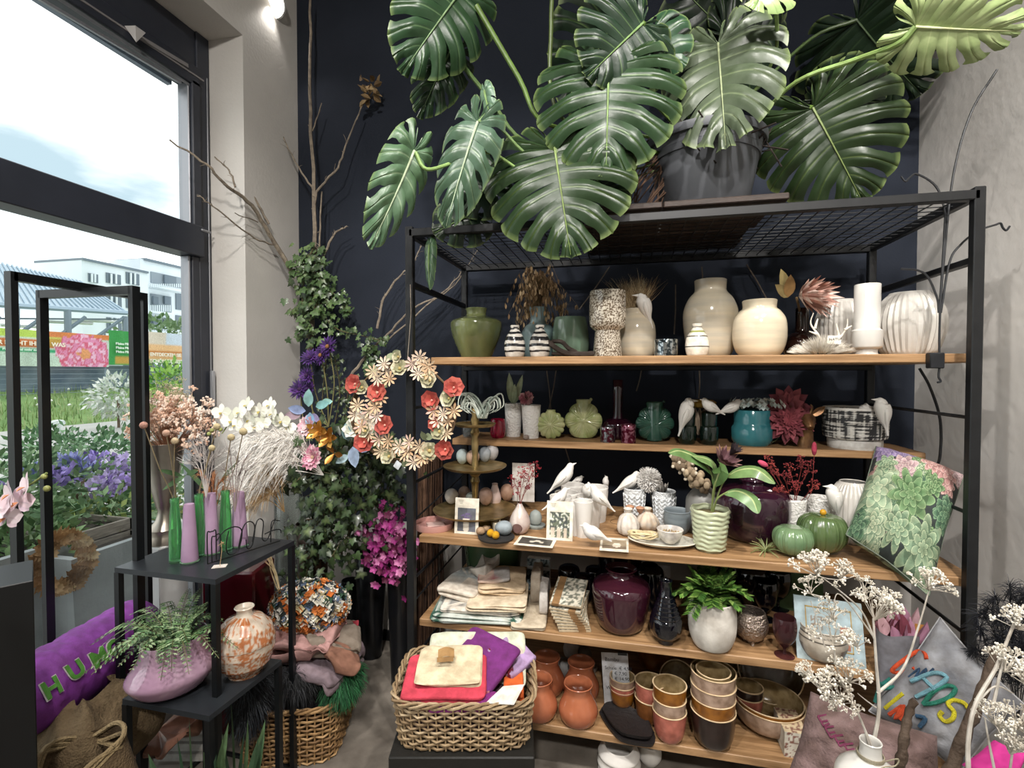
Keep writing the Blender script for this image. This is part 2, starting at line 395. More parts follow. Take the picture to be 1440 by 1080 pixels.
for (x0, y0, x1, y1) in ((209, 399, 262, 404), (209, 429, 243, 438), (209, 458, 243, 466)):
    quad('balcony_slab', x0, y1, x1, y1+3, XB-.5, M_wh, 2)
    for k in range(int((x1-x0)/3)):
        xx = x0+k*3; g = G(); g.tube([pX(xx, y0, XB-.2), pX(xx, y1, XB-.2)], .07, 4); obj('baluster', g, M_wh, bd, world=True, smooth=False)
for (x0, y0, x1, y1) in ((216, 417, 223, 428), (232, 417, 240, 428), (216, 448, 223, 460), (232, 448, 240, 460), (232, 388, 248, 400)):
    quad('window', x0, y0, x1, y1, XB-2.4, M_gr, .3)
# banners on the fence
XBn = -21.0
def banner(name, label, x0, x1, yt, yb, colf, nu=60, nv=14):
    a, b = pX(x0, yb, XBn), pX(x1, yb, XBn); zt = pX((x0+x1)/2, yt, XBn).z; zb = a.z; t = thing(name, label, 'banner', ((a.x+b.x)/2, (a.y+b.y)/2, zb))
    g = G(); g.grid(lambda u, v: V((XBn+.05*sin(u*17+v*3)*v, a.y+(b.y-a.y)*u, zb+(zt-zb)*v)), nu, nv, colf); obj('banner_cloth', g, P(.7), t, world=True)
    return t, a, b, zt, zb
def peony(u, v):
    x = (u*280-40); y = v
    c = C('#c9dccb')
    n = noise.noise(V((x*.05, y*3, 0)))
    c = tuple(c[i]*(1+.25*n) for i in range(3))
    if y > .8 and x < 60: c = C('#bcd65e')
    if .53 < y < .74 and x < 92: c = C('#d07a45')
    if .40 < y < .50 and x < 76: c = C('#3fae7a')
    if x > 60:
        if y > .55 and x < 105: c = C('#c8a04a') if x < 95 and y < .8 else C('#cfd36a')
        cx, cy = 112, .38; dx, dy = (x-cx)/44, (y-cy)/.62; r = sqrt(dx*dx+dy*dy)+.16*noise.noise(V((x*.12, y*6, 2)))
        if r < 1:
            k = noise.noise(V((x*.16, y*9, 5)))+.35*sin(r*15+3*atan2(dy, dx))
            c = C('#e58fb4') if k > .15 else C('#d9647f') if k > -.25 else C('#f0bcd6')
            if r < .25: c = C('#e8a06a')
        elif y > .85: c = C('#e0884f')
    return c
bt, a, b, zt, zb = banner('flower_banner', 'long pale green banner with a huge pink peony and orange band', -40, 153, 465, 514, lambda u, v: peony(u*193/280, v), 110, 22)
def btext(s, px, fr_, size, t, col, up=.0):
    p = pX(px, 500, XBn); M = basis(V((XBn+.12, p.y, zb+(zt-zb)*fr_)), (0, 1, 0), (0, 0, 1)); g = text_g(s, size, .01, M, col, bold=size*.02)
    obj('lettering', g, P(.6), t, world=True, smooth=False)
hb = zt-zb
btext('HIER BLÜHT IHNEN WAS', -23, .57, hb*.165, bt, '#fff4e0')
btext('Pflanzen und mehr entdecken', 0, .42, hb*.09, bt, '#e8fff0')
gt, a2, b2, _, _ = banner('green_banner', 'plain green banner with three white lines of lettering', 153, 203, 466, 513, lambda u, v: C('#3c9a4c') if not (.05 < v < .22 and .15 < u < .75) else C('#c9a04a'), 20, 14)
for i in range(3): btext('Meine Pflanzen', 160, .72-.13*i, hb*.11, gt, '#f2fff2')
def ban3(u, v):
    if v < .12: return C('#8fce7a')
    if v < .6: return C('#e7ba86') if v > .36 or v < .33 else C('#c07a35')
    if .25 < u < .55: return C('#c9d6e4')
    d = sqrt(((u-.75)/.14)**2+((v-.8)/.2)**2)
    if d < 1: return C('#d8656a') if v > .75 else C('#f0d8c4')
    return C('#d9cdbc')
ot, a3, b3, _, _ = banner('orange_banner', 'pale orange banner with a bowl of red fruit and two text lines', 206, 300, 470, 510, ban3, 40, 14)
btext('ENTDECKEN SIE UNSERE', 208, .40, hb*.17, ot, '#fff6e6'); btext('SCHÖNSTE SEITE', 208, .17, hb*.17, ot, '#fff6e6')
# wire fence
ft = thing('wire_fence', 'grey wire mesh fence carrying the banners', 'fence', (XBn-.1, 10, 0))
ya, yb_ = pX(-40, 500, XBn).y, pX(300, 500, XBn).y; k = 0
g = G(); g.box((XBn-.9, (ya+yb_)/2, 1.2), (.1, yb_-ya, 1.5)); obj('screen_panel', g, mat('slate_screen', '#5c6c7c', .8, var='#7c8a94', vs=1.2), ft, world=True, smooth=False)
y = ya
while y < yb_:
    g = G(); g.tube([(XBn-.12, y, .5), (XBn-.12, y, zt+.1)], .04, 5); obj('fence_post', g, ms, ft, world=True); y += 2.2
for k in range(9):
    z = .7+k*.18; g = G(); g.tube([(XBn-.1, ya, z), (XBn-.1, yb_, z)], .012, 4); obj('wire', g, ms, ft, world=True)
# bushes: crown of small leaves
def bush(name, label, cat, c, r, n, cols, group=None, ls=.1, trunk=True, bl=None):
    c = V(c); t = thing(name, label, cat, (c.x, c.y, c.z-r[2]), group); g = G()
    for i in range(n):
        d = rv(1)
        if d.length > 1 or d.length < .05: continue
        d = d.normalized()*(.55+.45*R.random())*(1+.25*noise.noise(d*2+c)); p = c+V((d.x*r[0], d.y*r[1], d.z*r[2]))
        g.color(R.choice(cols)); g.leaf(p, (d+rv(.6)), ls*R.uniform(.7, 1.4), ls*.5, n=rv(1), seg=2, droop=.1)
    obj('foliage', g, P(.6), t, world=True, kind='stuff')
    if bl:
        g = G()
        for i in range(bl[0]):
            d = rv(1); d = d.normalized(); d.z = abs(d.z)*.8; p = c+V((d.x*r[0], d.y*r[1], d.z*r[2]))*1.02; g.color(R.choice(bl[1]))
            for q in range(bl[3]): g.leaf(p+rv(bl[2]*.5), rv(1)+V((0, 0, .5)), bl[2]*.5, bl[2]*.3, n=rv(1), seg=2, droop=0)
        obj('blossom', g, P(.6), t, world=True, kind='stuff')
    if trunk:
        g = G('#6b5a48'); g.tube([(c.x, c.y, -.02 if c.x > -17 else .8), c], r[0]*.05+.004, 5); obj('stem', g, P(.8), t, world=True)
    return t
p = pX(166, 552, -15); bush('white_shrub', 'shrub with silvery white leaves in front of the banners', 'shrub', (p.x, p.y, p.z-.1), (.7, .75, .62), 900, ['#dfe6dd', '#c7d3c6', '#f3f6f0', '#9fb29c'], ls=.2)
p = pX(240, 545, -13); bush('green_shrub', 'bright green shrub below the orange banner', 'shrub', (p.x, p.y, p.z-.1), (.8, .8, .8), 1100, ['#7fb04a', '#a3cc5e', '#5c9040'], ls=.22)
p = pX(235, 470, -40); bush('far_tree', 'grey green tree crown before the apartment block', 'tree', (p.x, p.y, p.z-.6), (3, 4, 2.2), 1300, ['#7f9a72', '#95ad86', '#6b8a60'], ls=.7)
p = pX(120, 402, -34); 
# plants in front of the window, right outside
XG = -3.4
cols = ['#7a9a6c', '#93b080', '#5c7f56', '#a9c096', '#6c8c62']
g_out = 'potted plants outside the window'
for i, (px, py, X, r, cc, lab, bl) in enumerate([
    (118, 655, -4.3, (.42, .5, .33), ['#5c8458', '#48724a', '#7ba074'], 'bushy grey green conifer left of the tall silver urn outside', None),
    (165, 655, -4.6, (.4, .5, .36), ['#577f5a', '#416a46', '#83a67c'], 'feathery green conifer in the second row outside', None),
    (75, 640, -5.2, (.3, .35, .28), ['#527a50', '#6b9464'], 'small dark conifer behind the frame post outside', None),
    (30, 690, -3.8, (.3, .34, .26), cols, 'hydrangea with blue violet blossoms at the far left outside', (8, ['#a4a8e4', '#b8b8ec', '#8c98dc'], .10, 60)),
    (105, 695, -3.7, (.33, .36, .27), cols, 'hydrangea with lilac blossoms above the wooden crate', (8, ['#bca4e4', '#cebcec', '#a894dc'], .12, 60)),
    (140, 735, -3.3, (.3, .4, .2), cols+['#b8c878'], 'ivy leaved plant spilling over the wooden crate', None),
    (185, 720, -3.5, (.26, .34, .24), ['#a8b868', '#c8c880', '#7f9a58', '#5c7f46'], 'yellow green shrub right of the crate outside', None),
    (190, 810, -3.1, (.16, .26, .22), cols, 'trailing green plant in front of the grey planter', None),
    (45, 790, -3.1, (.2, .26, .2), ['#6f8f5c', '#8fae78', '#55784a'], 'low variegated plant at the foot of the window', None),
    (10, 740, -3.3, (.2, .3, .2), cols, 'dark leafy plant at the left edge outside', None),
    (235, 700, -3.5, (.25, .35, .25), cols, 'leafy plant behind the silver urn outside', None)]):
    p = pX(px, py, X); bush('potted_plant', lab, 'plant', p, r, 1000, cc, g_out, ls=.07, bl=bl)
M_wood = mat('weathered_crate_wood', '#9a9186', .9, var='#7c746a', vs=14, stretch=(1, 1, 8), bump=.3)
M_conc = mat('grey_planter', '#9a9e9e', .8, var='#868a8a', vs=4, bump=.2)
ct = thing('wooden_crate', 'weathered grey wooden crate planter outside on the grey tub', 'crate', (-3.05, 2.0, 0))
p0 = pX(97, 750, -2.95); p1 = pX(190, 735, -2.95); zc = p0.z
for k in range(3):
    z = zc-.045-k*.075
    for (a, b) in (((-2.95, p0.y, z), (-2.95, p0.y+.34, z)), ((-3.28, p0.y, z), (-2.95, p0.y, z)), ((-3.28, p0.y+.34, z), (-2.95, p0.y+.34, z)), ((-3.28, p0.y, z), (-3.28, p0.y+.34, z))):
        a, b = V(a), V(b); g = G(); g.box((a+b)/2, (abs(b.x-a.x)+.016, abs(b.y-a.y)+.016, .068), bev=.003); obj('plank', g, M_wood, ct, world=True, smooth=False)
g = G(); g.box((-3.1, p0.y+.17, zc-.05), (.3, .3, .02)); obj('soil', g, mat('dark_soil', '#3a332c', .95, bump=.5), ct, world=True)
def planter(lab, px, py, X, sx, sy):
    p = pX(px, py, X); h = p.z; t = thing('concrete_planter', lab, 'planter', (p.x-sx/2, p.y+sy/2, 0), 'grey tubs outside')
    g = G(); g.add([(-sx/2*.8, -sy/2*.8, 0), (sx/2*.8, -sy/2*.8, 0), (sx/2*.8, sy/2*.8, 0), (-sx/2*.8, sy/2*.8, 0), (-sx/2, -sy/2, h), (sx/2, -sy/2, h), (sx/2, sy/2, h), (-sx/2, sy/2, h),
        (-sx/2+.04, -sy/2+.04, h), (sx/2-.04, -sy/2+.04, h), (sx/2-.04, sy/2-.04, h), (-sx/2+.04, sy/2-.04, h)], [(0, 3, 2, 1), (0, 1, 5, 4), (1, 2, 6, 5), (2, 3, 7, 6), (3, 0, 4, 7), (4, 5, 9, 8), (5, 6, 10, 9), (6, 7, 11, 10), (7, 4, 8, 11)])
    obj('tub', g, M_conc, t, smooth=False); g = G(); g.box((0, 0, h-.05), (sx-.09, sy-.09, .03)); obj('soil', g, mat('dark_soil'), t)
planter('large grey planter tub right outside the glass beneath the crate', 100, 788, -2.75, .6, .65)
planter('low grey planter tub at the left outside the glass', -40, 800, -2.9, .5, .5)
# cone wreath
wc = pX(86, 790, -2.72); wt = thing('cone_wreath', 'pine cone wreath hanging on the grey planter outside', 'wreath', wc)
for k in range(20):
    a = 2*pi*k/20; r = .105; c = V((0.02*R.random(), r*cos(a), r*1.2*sin(a))); g = G(R.choice(['#b08c64', '#c4a47c', '#94744f', '#d2b890']))
    for j in range(5): 
        for q in range(7):
            b = 2*pi*q/7+j; d = V((1, cos(b)*.9, sin(b)*.9)); g.leaf(c+V((.045-.018*j, 0, 0)), d-V((.4+j*.1, 0, 0)), .03+.006*j, .022, n=(1, 0, 0), seg=2, droop=0)
    obj('cone', g, P(.7), wt)
# far white scrolled stand
g = G('#e2ebe8'); p = pX(83, 602, -6); g.tube(bez([p+V((0, -.1, -.1)), p+V((0, -.08, .05)), p+V((0, .04, .06)), p, pX(86, 640, -6), pX(90, 680, -6)], 6), .025, 5); g.tube([pX(85, 620, -6), pX(70, 655, -6), pX(70, 690, -6)], .02, 5); g.tube([pX(85, 625, -6), pX(100, 655, -6), pX(100, 690, -6)], .02, 5)
g.tube([pX(70, 690, -6), V((-6, pX(70, 690, -6).y, -.02))], .02, 5); g.tube([pX(100, 690, -6), V((-6, pX(100, 690, -6).y, -.02))], .02, 5)
tag(obj('garden_trellis', g, P(.5)), 'white scrolled metal plant stand outside among the plants', 'plant stand')
# ================================================================ track lamp, top left
lp = pD(381, 5, 2.9); lt = thing('ceiling_spotlight', 'white round ceiling spotlight shining near the pillar', 'lamp', lp)
QL = (V((-.1, .1, 1.7))-lp).to_track_quat('-Z', 'Y').to_euler()
g = G(); g.lathe([(.001, .0), (.072, 0), (.080, .008), (.080, .10), (.04, .13), (.001, .13)], 28); obj('lamp_body', g, mat('lamp_white', '#d8d8d8', .4), lt, rot=QL)
g = G(); g.lathe([(.001, -.004), (.070, -.004), (.070, .001), (.001, .001)], 28); obj('lamp_lens', g, mat('lamp_glow', '#fff6e8', .4, emit=6), lt, rot=QL)
g = G(); g.tube([(0, 0, .1), (0, 0, ZC-lp.z)], .008, 6); obj('lamp_rod', g, mat('lamp_white'), lt)
spot(lp+V((0, 0, -.03)), lp+V((.5, -.3, -2)), 12, 100, r=.03)
# ================================================================ THE SHELF UNIT
UX0, UX1, UYF, UYB = -.88, 1.118, 1.94, 2.66; ZT = 2.245
S1, S2, S3, S4, S5 = 1.717, 1.322, .954, .593, .217
M_oak = mat('oiled_pine_board', '#a9855f', .5, var='#80603f', vs=7, stretch=(.6, 9, 9), bump=.12, bs=50)
M_darkwood = mat('dark_stained_plank', '#33251d', .6, var='#241a14', vs=9, stretch=(.8, 9, 9), bump=.2)
un_ = thing('shelf_unit', 'large black steel frame shelf unit with five pine boards and a mesh top', 'shelf', ((UX0+UX1)/2, (UYF+UYB)/2, 0))
def bar(n, a, b, th=.028, m=M_black):
    a, b = V(a), V(b); g = G(); d = b-a; c = (a+b)/2
    if abs(d.z) > .9*d.length: g.box(c, (th, th, d.length), bev=.003)
    elif abs(d.x) > .9*d.length: g.box(c, (d.length, th, th), bev=.003)
    elif abs(d.y) > .9*d.length: g.box(c, (th, d.length, th), bev=.003)
    else: g.tube([a, b], th/2, 6)
    return obj(n, g, m, un_, world=True, smooth=False)
for x in (UX0, UX1):
    for y in (UYF, UYB): bar('post', (x, y, 0), (x, y, ZT+.01), .032)
    bar('side_rail', (x, UYF, ZT-.014), (x, UYB, ZT-.014)); bar('side_rail', (x, UYF, 2.02), (x, UYB, 2.02), .024)
    for z in (1.50, 1.18, .77, .42, .12): bar('side_rod', (x, UYF, z), (x, UYB, z), .012)
bar('top_rail', (UX0, UYF, ZT-.016), (UX1, UYF, ZT-.016), .032); bar('top_rail', (UX0, UYB, ZT-.016), (UX1, UYB, ZT-.016), .032)
for z in (.1,): bar('base_rail', (UX0, UYB, z), (UX1, UYB, z), .024)
g = G()
for i in range(41): x = UX0+(UX1-UX0)*i/40; g.tube([(x, UYF, ZT-.02), (x, UYB, ZT-.02)], .0022, 4)
for i in range(15): y = UYF+(UYB-UYF)*i/14; g.tube([(UX0, y, ZT-.017), (UX1, y, ZT-.017)], .0022, 4)
o = obj('mesh_top', g, M_black, un_, world=True, kind='stuff')
for (z, y0, y1, x0, x1) in ((S1, 2.05, UYB-.02, -.835, 1.205), (S2, 2.35, UYB-.02, -.845, 1.195), (S3, 1.975, UYB-.02, -.862, 1.165), (S4, 1.975, UYB-.02, -.862, 1.165), (S5, 1.975, UYB-.02, -.862, 1.165)):
    g = G(); g.box(((x0+x1)/2, (y0+y1)/2, z-.016), (x1-x0, y1-y0, .032), bev=.003); obj('shelf_board', g, M_oak, un_, world=True, smooth=False)
for z in (S1, S2, S3, S4, S5):
    bar('cross_rail', (UX0, UYB-.02, z-.045), (UX1, UYB-.02, z-.045), .022)
g = G(); g.tube([pY(587, 727, 1.96), pY(660, 660, 2.62)], .004, 5); obj('diagonal_rod', g, M_black, un_, world=True)
g = G(); g.tube([pY(585, 842, 1.96), pY(652, 765, 2.62)], .004, 5); obj('diagonal_rod', g, M_black, un_, world=True)
# loose dark planks lying on the mesh
for i, (x0, x1, y0, y1, lab) in enumerate(((.20, .30, 1.93, 2.6, 'a'), (-.02, .46, 1.925, 2.05, 'b'))): pass
pa = pY(800, 300, 1.93).x; pm = pY(933, 300, 1.93).x; pb = pY(1110, 290, 1.93).x
for (x0, x1, y0, y1, z, lab) in ((pa, pm-.004, 1.925, 2.10, ZT+.024, 'dark stained plank on the mesh top left under the monstera'), (pm, pb, 1.925, 2.10, ZT+.024, 'dark stained plank on the mesh top under the front of the plastic pot'),
        (pa+.03, pb-.03, 2.11, 2.28, ZT+.024, 'dark stained plank in the middle of the mesh top'), (pa+.02, pb-.05, 2.29, 2.45, ZT+.024, 'dark stained plank behind the middle of the mesh top'), (pa+.03, pb-.04, 2.46, 2.62, ZT+.024, 'dark stained plank at the back of the mesh top')):
    g = G(); g.box((0, 0, 0), (x1-x0, y1-y0, .024), bev=.004); tag(obj('plank', g, M_darkwood, loc=((x0+x1)/2, (y0+y1)/2, z), smooth=False), lab, 'plank', 'planks on the mesh top')
# ================================================================ VASES AND POTS ON THE SHELVES
def place(px, py, z, Y, rb):
    if Y: p = pY(px, 524, Y); return V((p.x, Y, z))
    p = pZ(px, py, z); d = V((p.x, p.y, 0)).normalized(); return p + d*rb*un(p)
def hollow(prof, wall, fl=.006):
    pts = [(max(r-wall, .001), h) for r, h in reversed(prof) if h > fl+.001]
    out = list(prof); r, h = prof[-1]; out += [(r-wall*.4, h+wall*.5)]+pts
    out += [(pts[-1][0]*.9, fl), (.0005, fl)]; return out
def smoothp(prof, n=4):
    if len(prof) < 3: return prof
    q = bez([(a, b, 0) for a, b in prof], n); return [(max(p.x, .0004), p.y) for p in q]
def densep(pr, st=.0022):
    o = [pr[0]]
    for (a, b), (c, d) in zip(pr, pr[1:]):
        n = max(1, int(sqrt((a-c)**2+(b-d)**2)/st))
        o += [(a+(c-a)*i/n, b+(d-b)*i/n) for i in range(1, n+1)]
    return o
def potg(prof, u, seg=36, open_=True, rib=None, wall=.005, smooth=True, colf=None, c=(0, 0, 0), ell=1, col=None):
    pr = [(r*u, h*u) for r, h in prof]
    if smooth: pr = smoothp(pr)
    if colf: pr = densep(pr)
    if open_: pr = hollow(pr, wall)
    g = G(col or '#ffffff'); g.lathe(pr, seg, rib=rib, colf=colf, c=c, ell=ell); return g
def vase(name, label, cat, px, py, z, prof, m, Y=None, group=None, kids=None, partname=None, **k):
    loc = place(px, py, z, Y, prof[0][0]); u = un(loc); g = potg(prof, u, **k)
    if kids or partname:
        t = thing(name, label, cat, loc, group); o = obj(partname or 'pot', g, m, t)
        if kids: kids(t, u)
        return t, loc, u
    o = obj(name, g, m, loc=loc); tag(o, label, cat, group); return o, loc, u
def stripes(base, stripe, bands):
    cb, cs_ = C(base), C(stripe)
    return lambda h, a: cs_ if any(abs(h-b+.008*sin(3*a+b*9)) < w_ for b, w_ in bands) else cb
gl = lambda n, c, **k: mat(n, c, k.pop('rough', .16), coat=k.pop('coat', .5), **k)
M_olive = gl('olive_glaze', '#757c50', var='#5c6440', vs=9, stretch=(1, 1, .3)); M_teal = gl('blue_grey_glaze', '#8a9fa0', var='#6f868a', vs=8)
M_sage = gl('sage_glaze', '#8ba28c', var='#758f7a', vs=8, stretch=(1, 1, .3)); M_sand = gl('sand_glaze', '#cabda4', var='#b5ad9e', vs=5, stretch=(.6, .6, 7))
M_cream = gl('cream_glaze', '#dccfb4', var='#c9bda6', vs=5, stretch=(.6, .6, 7)); M_wg = gl('white_glaze', '#c6c3bd', rough=.2); M_bisc = mat('white_bisque', '#d6d2cc', .65, bump=.05)
M_rib = gl('ribbed_grey_white_glaze', '#c8c4bd', rough=.2, var='#b5b1aa', vs=9)
# --- top board, left to right
vase('shoulder_vase', 'olive green glazed shoulder vase at the left end of the highest board', 'vase', 670, 503, S1, [(19, 0), (22, 4), (33, 30), (36, 46), (34, 53), (24, 57), (15, 60), (14, 65), (15.5, 70)], M_olive, Y=2.32)
vase('bottle_vase', 'blue grey bottle vase holding the brown dried grass', 'vase', 757, 503, S1, [(20, 0), (25, 12), (24, 36), (18, 47), (12, 51), (11.5, 62), (13, 72)], M_teal, Y=2.45)
kstripe = stripes('#ece8e0', '#26262a', [(.20, .03), (.38, .045), (.58, .06), (.76, .035), (.90, .03)])
def kv(px, lab, s=1, Y=2.22, cf=kstripe):
    vase('striped_vase', lab, 'vase', px, 503, S1, [(10*s, 0), (13*s, 3), (15*s, 14), (13.5*s, 26), (9*s, 35), (6*s, 40), (6.5*s, 45)], P(.2, .5), Y=Y, colf=cf, group='small striped vases', seg=28)
kv(724, 'small white vase with black stripes, left one of the pair'); kv(759, 'small white vase with black stripes, right one of the pair')
kv(980, 'small white vase with olive and black stripes before the tall sand vase', 1.08, 2.2, lambda h, a: C('#33322e') if min(abs(h-.3), abs(h-.9), abs(h-.62)) < .02 else C('#9aa05e') if abs(h-.76) < .03 else C('#ece6d8'))
vase('tapered_pot', 'sage green glazed tapering pot behind the twisted driftwood', 'pot', 802, 500, S1, [(21, 0), (24, 5), (26, 20), (25, 38), (22, 57)], M_sage, Y=2.4)
def speck(h, a): return C('#d8d0c0') if noise.noise(V((cos(a)*15, sin(a)*15, h*42))) > -.02 else C('#6a5a48')
vase('speckled_goblet', 'brown and cream speckled goblet vase with a drum foot', 'vase', 854, 500, S1, [(20, 0), (20, 4), (17.5, 34), (18, 38), (24, 44), (25.5, 60), (25, 88), (24.5, 92)], P(.2, .6), Y=2.25, colf=speck, seg=150)
vase('ringed_vase', 'sand glazed jar with a bird on its rim', 'vase', 895, 500, S1, [(20, 0), (24, 8), (26, 25), (25, 45), (19, 58), (17, 62), (17.5, 68)], M_sand, Y=2.38)
vase('ringed_vase', 'tall sand glazed shoulder vase in the middle of the highest board', 'vase', 998, 499, S1, [(24, 0), (31, 12), (36, 45), (36, 66), (30, 82), (22, 92), (21, 98), (21.5, 108)], M_sand, Y=2.40)
vase('ringed_vase', 'wide cream glazed jar left of the protea bottle', 'vase', 1067, 498, S1, [(24, 0), (31, 9), (35, 26), (34, 50), (27, 63), (22, 68), (22.5, 78)], M_cream, Y=2.28)
o, loc, u = vase('tealight_glass', 'mirrored silver tealight glass on the highest board', 'tealight', 936, 500, S1, [(15, 0), (16, 2), (16, 24)], mat('mercury_glass', '#aeb4b6', .15, .9, var='#3d464a', vs=60, ramp=(.45, .55)), Y=2.25)
M_brglass = mat('dark_brown_glass', '#2a1510', .06, trans=.55, coat=.5)
vase('protea_bottle', 'round dark brown glass bottle with a long neck holding the protea', 'vase', 1127, 499, S1, [(16, 0), (23, 8), (23, 22), (14, 33), (9, 38), (8.5, 68)], M_brglass, Y=2.40)
vase('ribbed_vase', 'ribbed grey white vase behind the white cylinder vase', 'vase', 1182, 499, S1, [(20, 0), (27, 12), (32, 35), (31, 55), (24, 74), (18, 79)], M_rib, Y=2.42, rib=(32, .03, .04, .96), seg=128)
vase('ribbed_vase', 'big round ribbed white vase at the right end of the highest board', 'vase', 1277, 498, S1, [(28, 0), (33, 8), (40, 32), (41, 50), (36, 70), (27, 83), (24, 87)], M_rib, Y=2.27, rib=(34, .03, .04, .96), seg=136)
vase('cylinder_vase', 'tall white cylinder vase with a wide collar near its foot', 'vase', 1218, 498, S1, [(14, 0), (13, 4), (13, 8), (18, 10), (19, 12), (19, 34), (16, 36), (15.5, 37), (16, 98)], M_wg, Y=2.16, smooth=False)
# driftwood
dw = pY(800, 494, 2.22); dw.z = S1; g = G('#3a302a')
g.tube(bez([pY(768, 478, 2.22), pY(780, 488, 2.2), pY(795, 496, 2.19), pY(818, 498, 2.2), pY(836, 497, 2.2)], 5), [.004]+[.012]*19+[.008], 7)
g.tube(bez([pY(775, 480, 2.24), pY(790, 481, 2.22), pY(800, 490, 2.2), pY(812, 496, 2.2)], 5), [.004]+[.010]*14+[.006], 7); g.tube([pY(776, 497, 2.2), pY(800, 498, 2.2)], [.006, .012], 7)
tag(obj('driftwood', g, P(.8, bump=.4), loc=dw, world=True), 'dark twisted driftwood lying before the sage pot', 'driftwood')
# --- birds
def bird(label, px, py, Y, L, dx, dy, dorsal=1, head=None, m=M_bisc, t=None, toward=0, group='white ceramic birds', fat=1.0, beak=None):
    c = pY(px, py, Y) if Y else pD(px, py, t); u = un(c); L = L*u
    a = (RT*dx+UP*dy+FW*(-toward)).normalized(); side = FW*1.0; b = side.cross(a).normalized()*dorsal
    if b.dot(UP) < 0 and abs(dx) > .35: b = -b
    q = lambda x, y, z=0: c + a*(x*L)+b*(y*L)+a.cross(b)*(z*L)
    hd = head or (.41, .13)
    t_ = thing('ceramic_bird', label, 'bird', q(-.05, -.1), group)
    g = G(); g.tube(bez([q(-.52, -.03), q(-.38, -.02), q(-.22, 0), q(-.05, .01), q(.1, .02), q(.24, .05), q(hd[0]-.07, hd[1]-.03), q(*hd), q(hd[0]+.05, hd[1]), q(hd[0]+.085, hd[1]-.005)], 3),
        [v*L*fat for v in bez1([.02, .034, .075, .145, .175, .16, .12, .105, .075, .014], 3)], 12); obj('body', g, m, t_, world=True)
    bk = [q(hd[0]+.05, hd[1]), q(hd[0]+.17, hd[1]-.03)]
    if beak: h0 = q(hd[0]+.02, hd[1]); bd = RT*beak[0]+UP*beak[1]; bk = [h0+bd*.07*L, h0+bd*.22*L]
    g = G(); g.tube(bk, [.04*L, .003*L], 8); obj('beak', g, m, t_, world=True)
    for s_ in (-1, 1):
        g = G(); g.tube([q(-.34, .0, s_*.03), q(-.15, .03, s_*.09), q(.02, .05, s_*.15*fat), q(.14, .05, s_*.145*fat), q(.2, .05, s_*.08)], [.006*L, .045*L, .062*L, .05*L, .01*L], 8); obj('wing', g, m, t_, world=True)
    return t_
def bez1(v, n): return [max(p.x, .001) for p in bez([(x, 0, 0) for x in v], n)]
bird('white bird clinging upright to the right rim of the sand jar on the highest board', 909, 434, 2.33, 56, -.25, 1, dorsal=-1, head=(.33, .06), beak=(-1, .05))
bird('white bird hanging tail down at the left dark green jar', 964, 585, 2.36, 58, .42, 1, head=(.36, .06), beak=(1, -.05))
bird('white bird facing left with tail raised at the right dark green jar', 1002, 574, 2.36, 38, -1, .45, fat=1.1)
bird('white bird facing right towards the hydrangeas in the teal pot', 1025, 575, 2.38, 38, 1, .35, fat=1.1)
bird('white bird seen from the front on the rim of the black and white bowl', 1214, 578, 2.37, 26, .12, 1, toward=.6, head=(.30, .02), fat=1.6)
bird('white bird on the right rim of the black and white bowl', 1244, 583, 2.30, 58, -.1, 1, dorsal=-1, head=(.34, .07), beak=(-1, .08))
# --- second board
Y2 = 2.47
def cupw(px, lab, h, r, Y, z, group, m=M_bisc, py=0, rt=1.18, rib=None):
    return vase('white_cup', lab, 'vase', px, py, z, [(r*.82, 0), (r*.9, h*.3), (r, h*.75), (r*1.04, h)], m, Y=Y, group=group, rib=rib, seg=48, wall=.003)
M_emb = mat('embossed_white', '#dedbd6', .6, bump=.9, bs=110)
cupw(722, 'slim white embossed cup with green leaves on the second board', 46, 12, 2.5, S2, 'slim white embossed cups', M_emb)
cupw(747, 'slim white embossed cup with a pink carnation on the second board', 46, 13, 2.46, S2, 'slim white embossed cups', M_emb)
def flowerdisc(name, label, px, r, m, Y, n, neck, hh):
    """flat round vase whose face is a moulded flower"""
    loc = place(px, 0, S2, Y, 0); u = un(loc); R_ = r*u; t = thing(name, label, 'vase', loc, 'moulded flower vases'); th = R_*.42
    g = G()
    def f(uu, v):
        a = 2*pi*uu; k = abs(cos(n*a/2)); rr = R_*(v if v < 1 else 1)*(.86+.14*k**.5 if v > .5 else 1-.14*(1-k**.5)*v*2*.5)
        z = th*(.45+.55*sqrt(max(0, 1-v**3)))*(.82+.18*k)+.05*th*cos(n*6*a)*(v > .15)*min(1, v*2)*.6
        if v < .2: z = th*(.85+.25*(1-(v/.2)**2))
        return V((rr*cos(a), -z, R_*.97+rr*sin(a)))
    g.grid(f, 144, 14, closed_u=True)
    n0 = len(g.v); g2 = G(); g2.grid(lambda uu, v: V((lambda q: (q.x, -q.y, q.z))(f(uu, v))), 72, 6, closed_u=True); g.add(g2.v, [tuple(reversed(q)) for q in g2.f])
    e = [f(k/72, 1) for k in range(72)]; g.add([V((p.x, s_*abs(p.y), p.z)) for p in e for s_ in (-1, 1)], [(2*k, 2*((k+1) % 72), 2*((k+1) % 72)+1, 2*k+1) for k in range(72)])
    obj('body', g, m, t)
    g = G(); g.lathe(hollow([(neck*u*1.1, R_*1.7), (neck*u, R_*1.86), (neck*u*1.08, R_*hh)], .003), 28); obj('neck', g, m, t)
    if n < 12:
        g = G(); g.ball((neck*u, 0, R_*(hh+.02)), R_*.09); obj('knob', g, m, t)
    return t
M_lg = gl('pale_green_glaze', '#b0b084', rough=.18, var='#8f9a62', vs=20); M_dg = gl('dark_green_glass', '#2f5244', rough=.1, var='#24443a', vs=15)
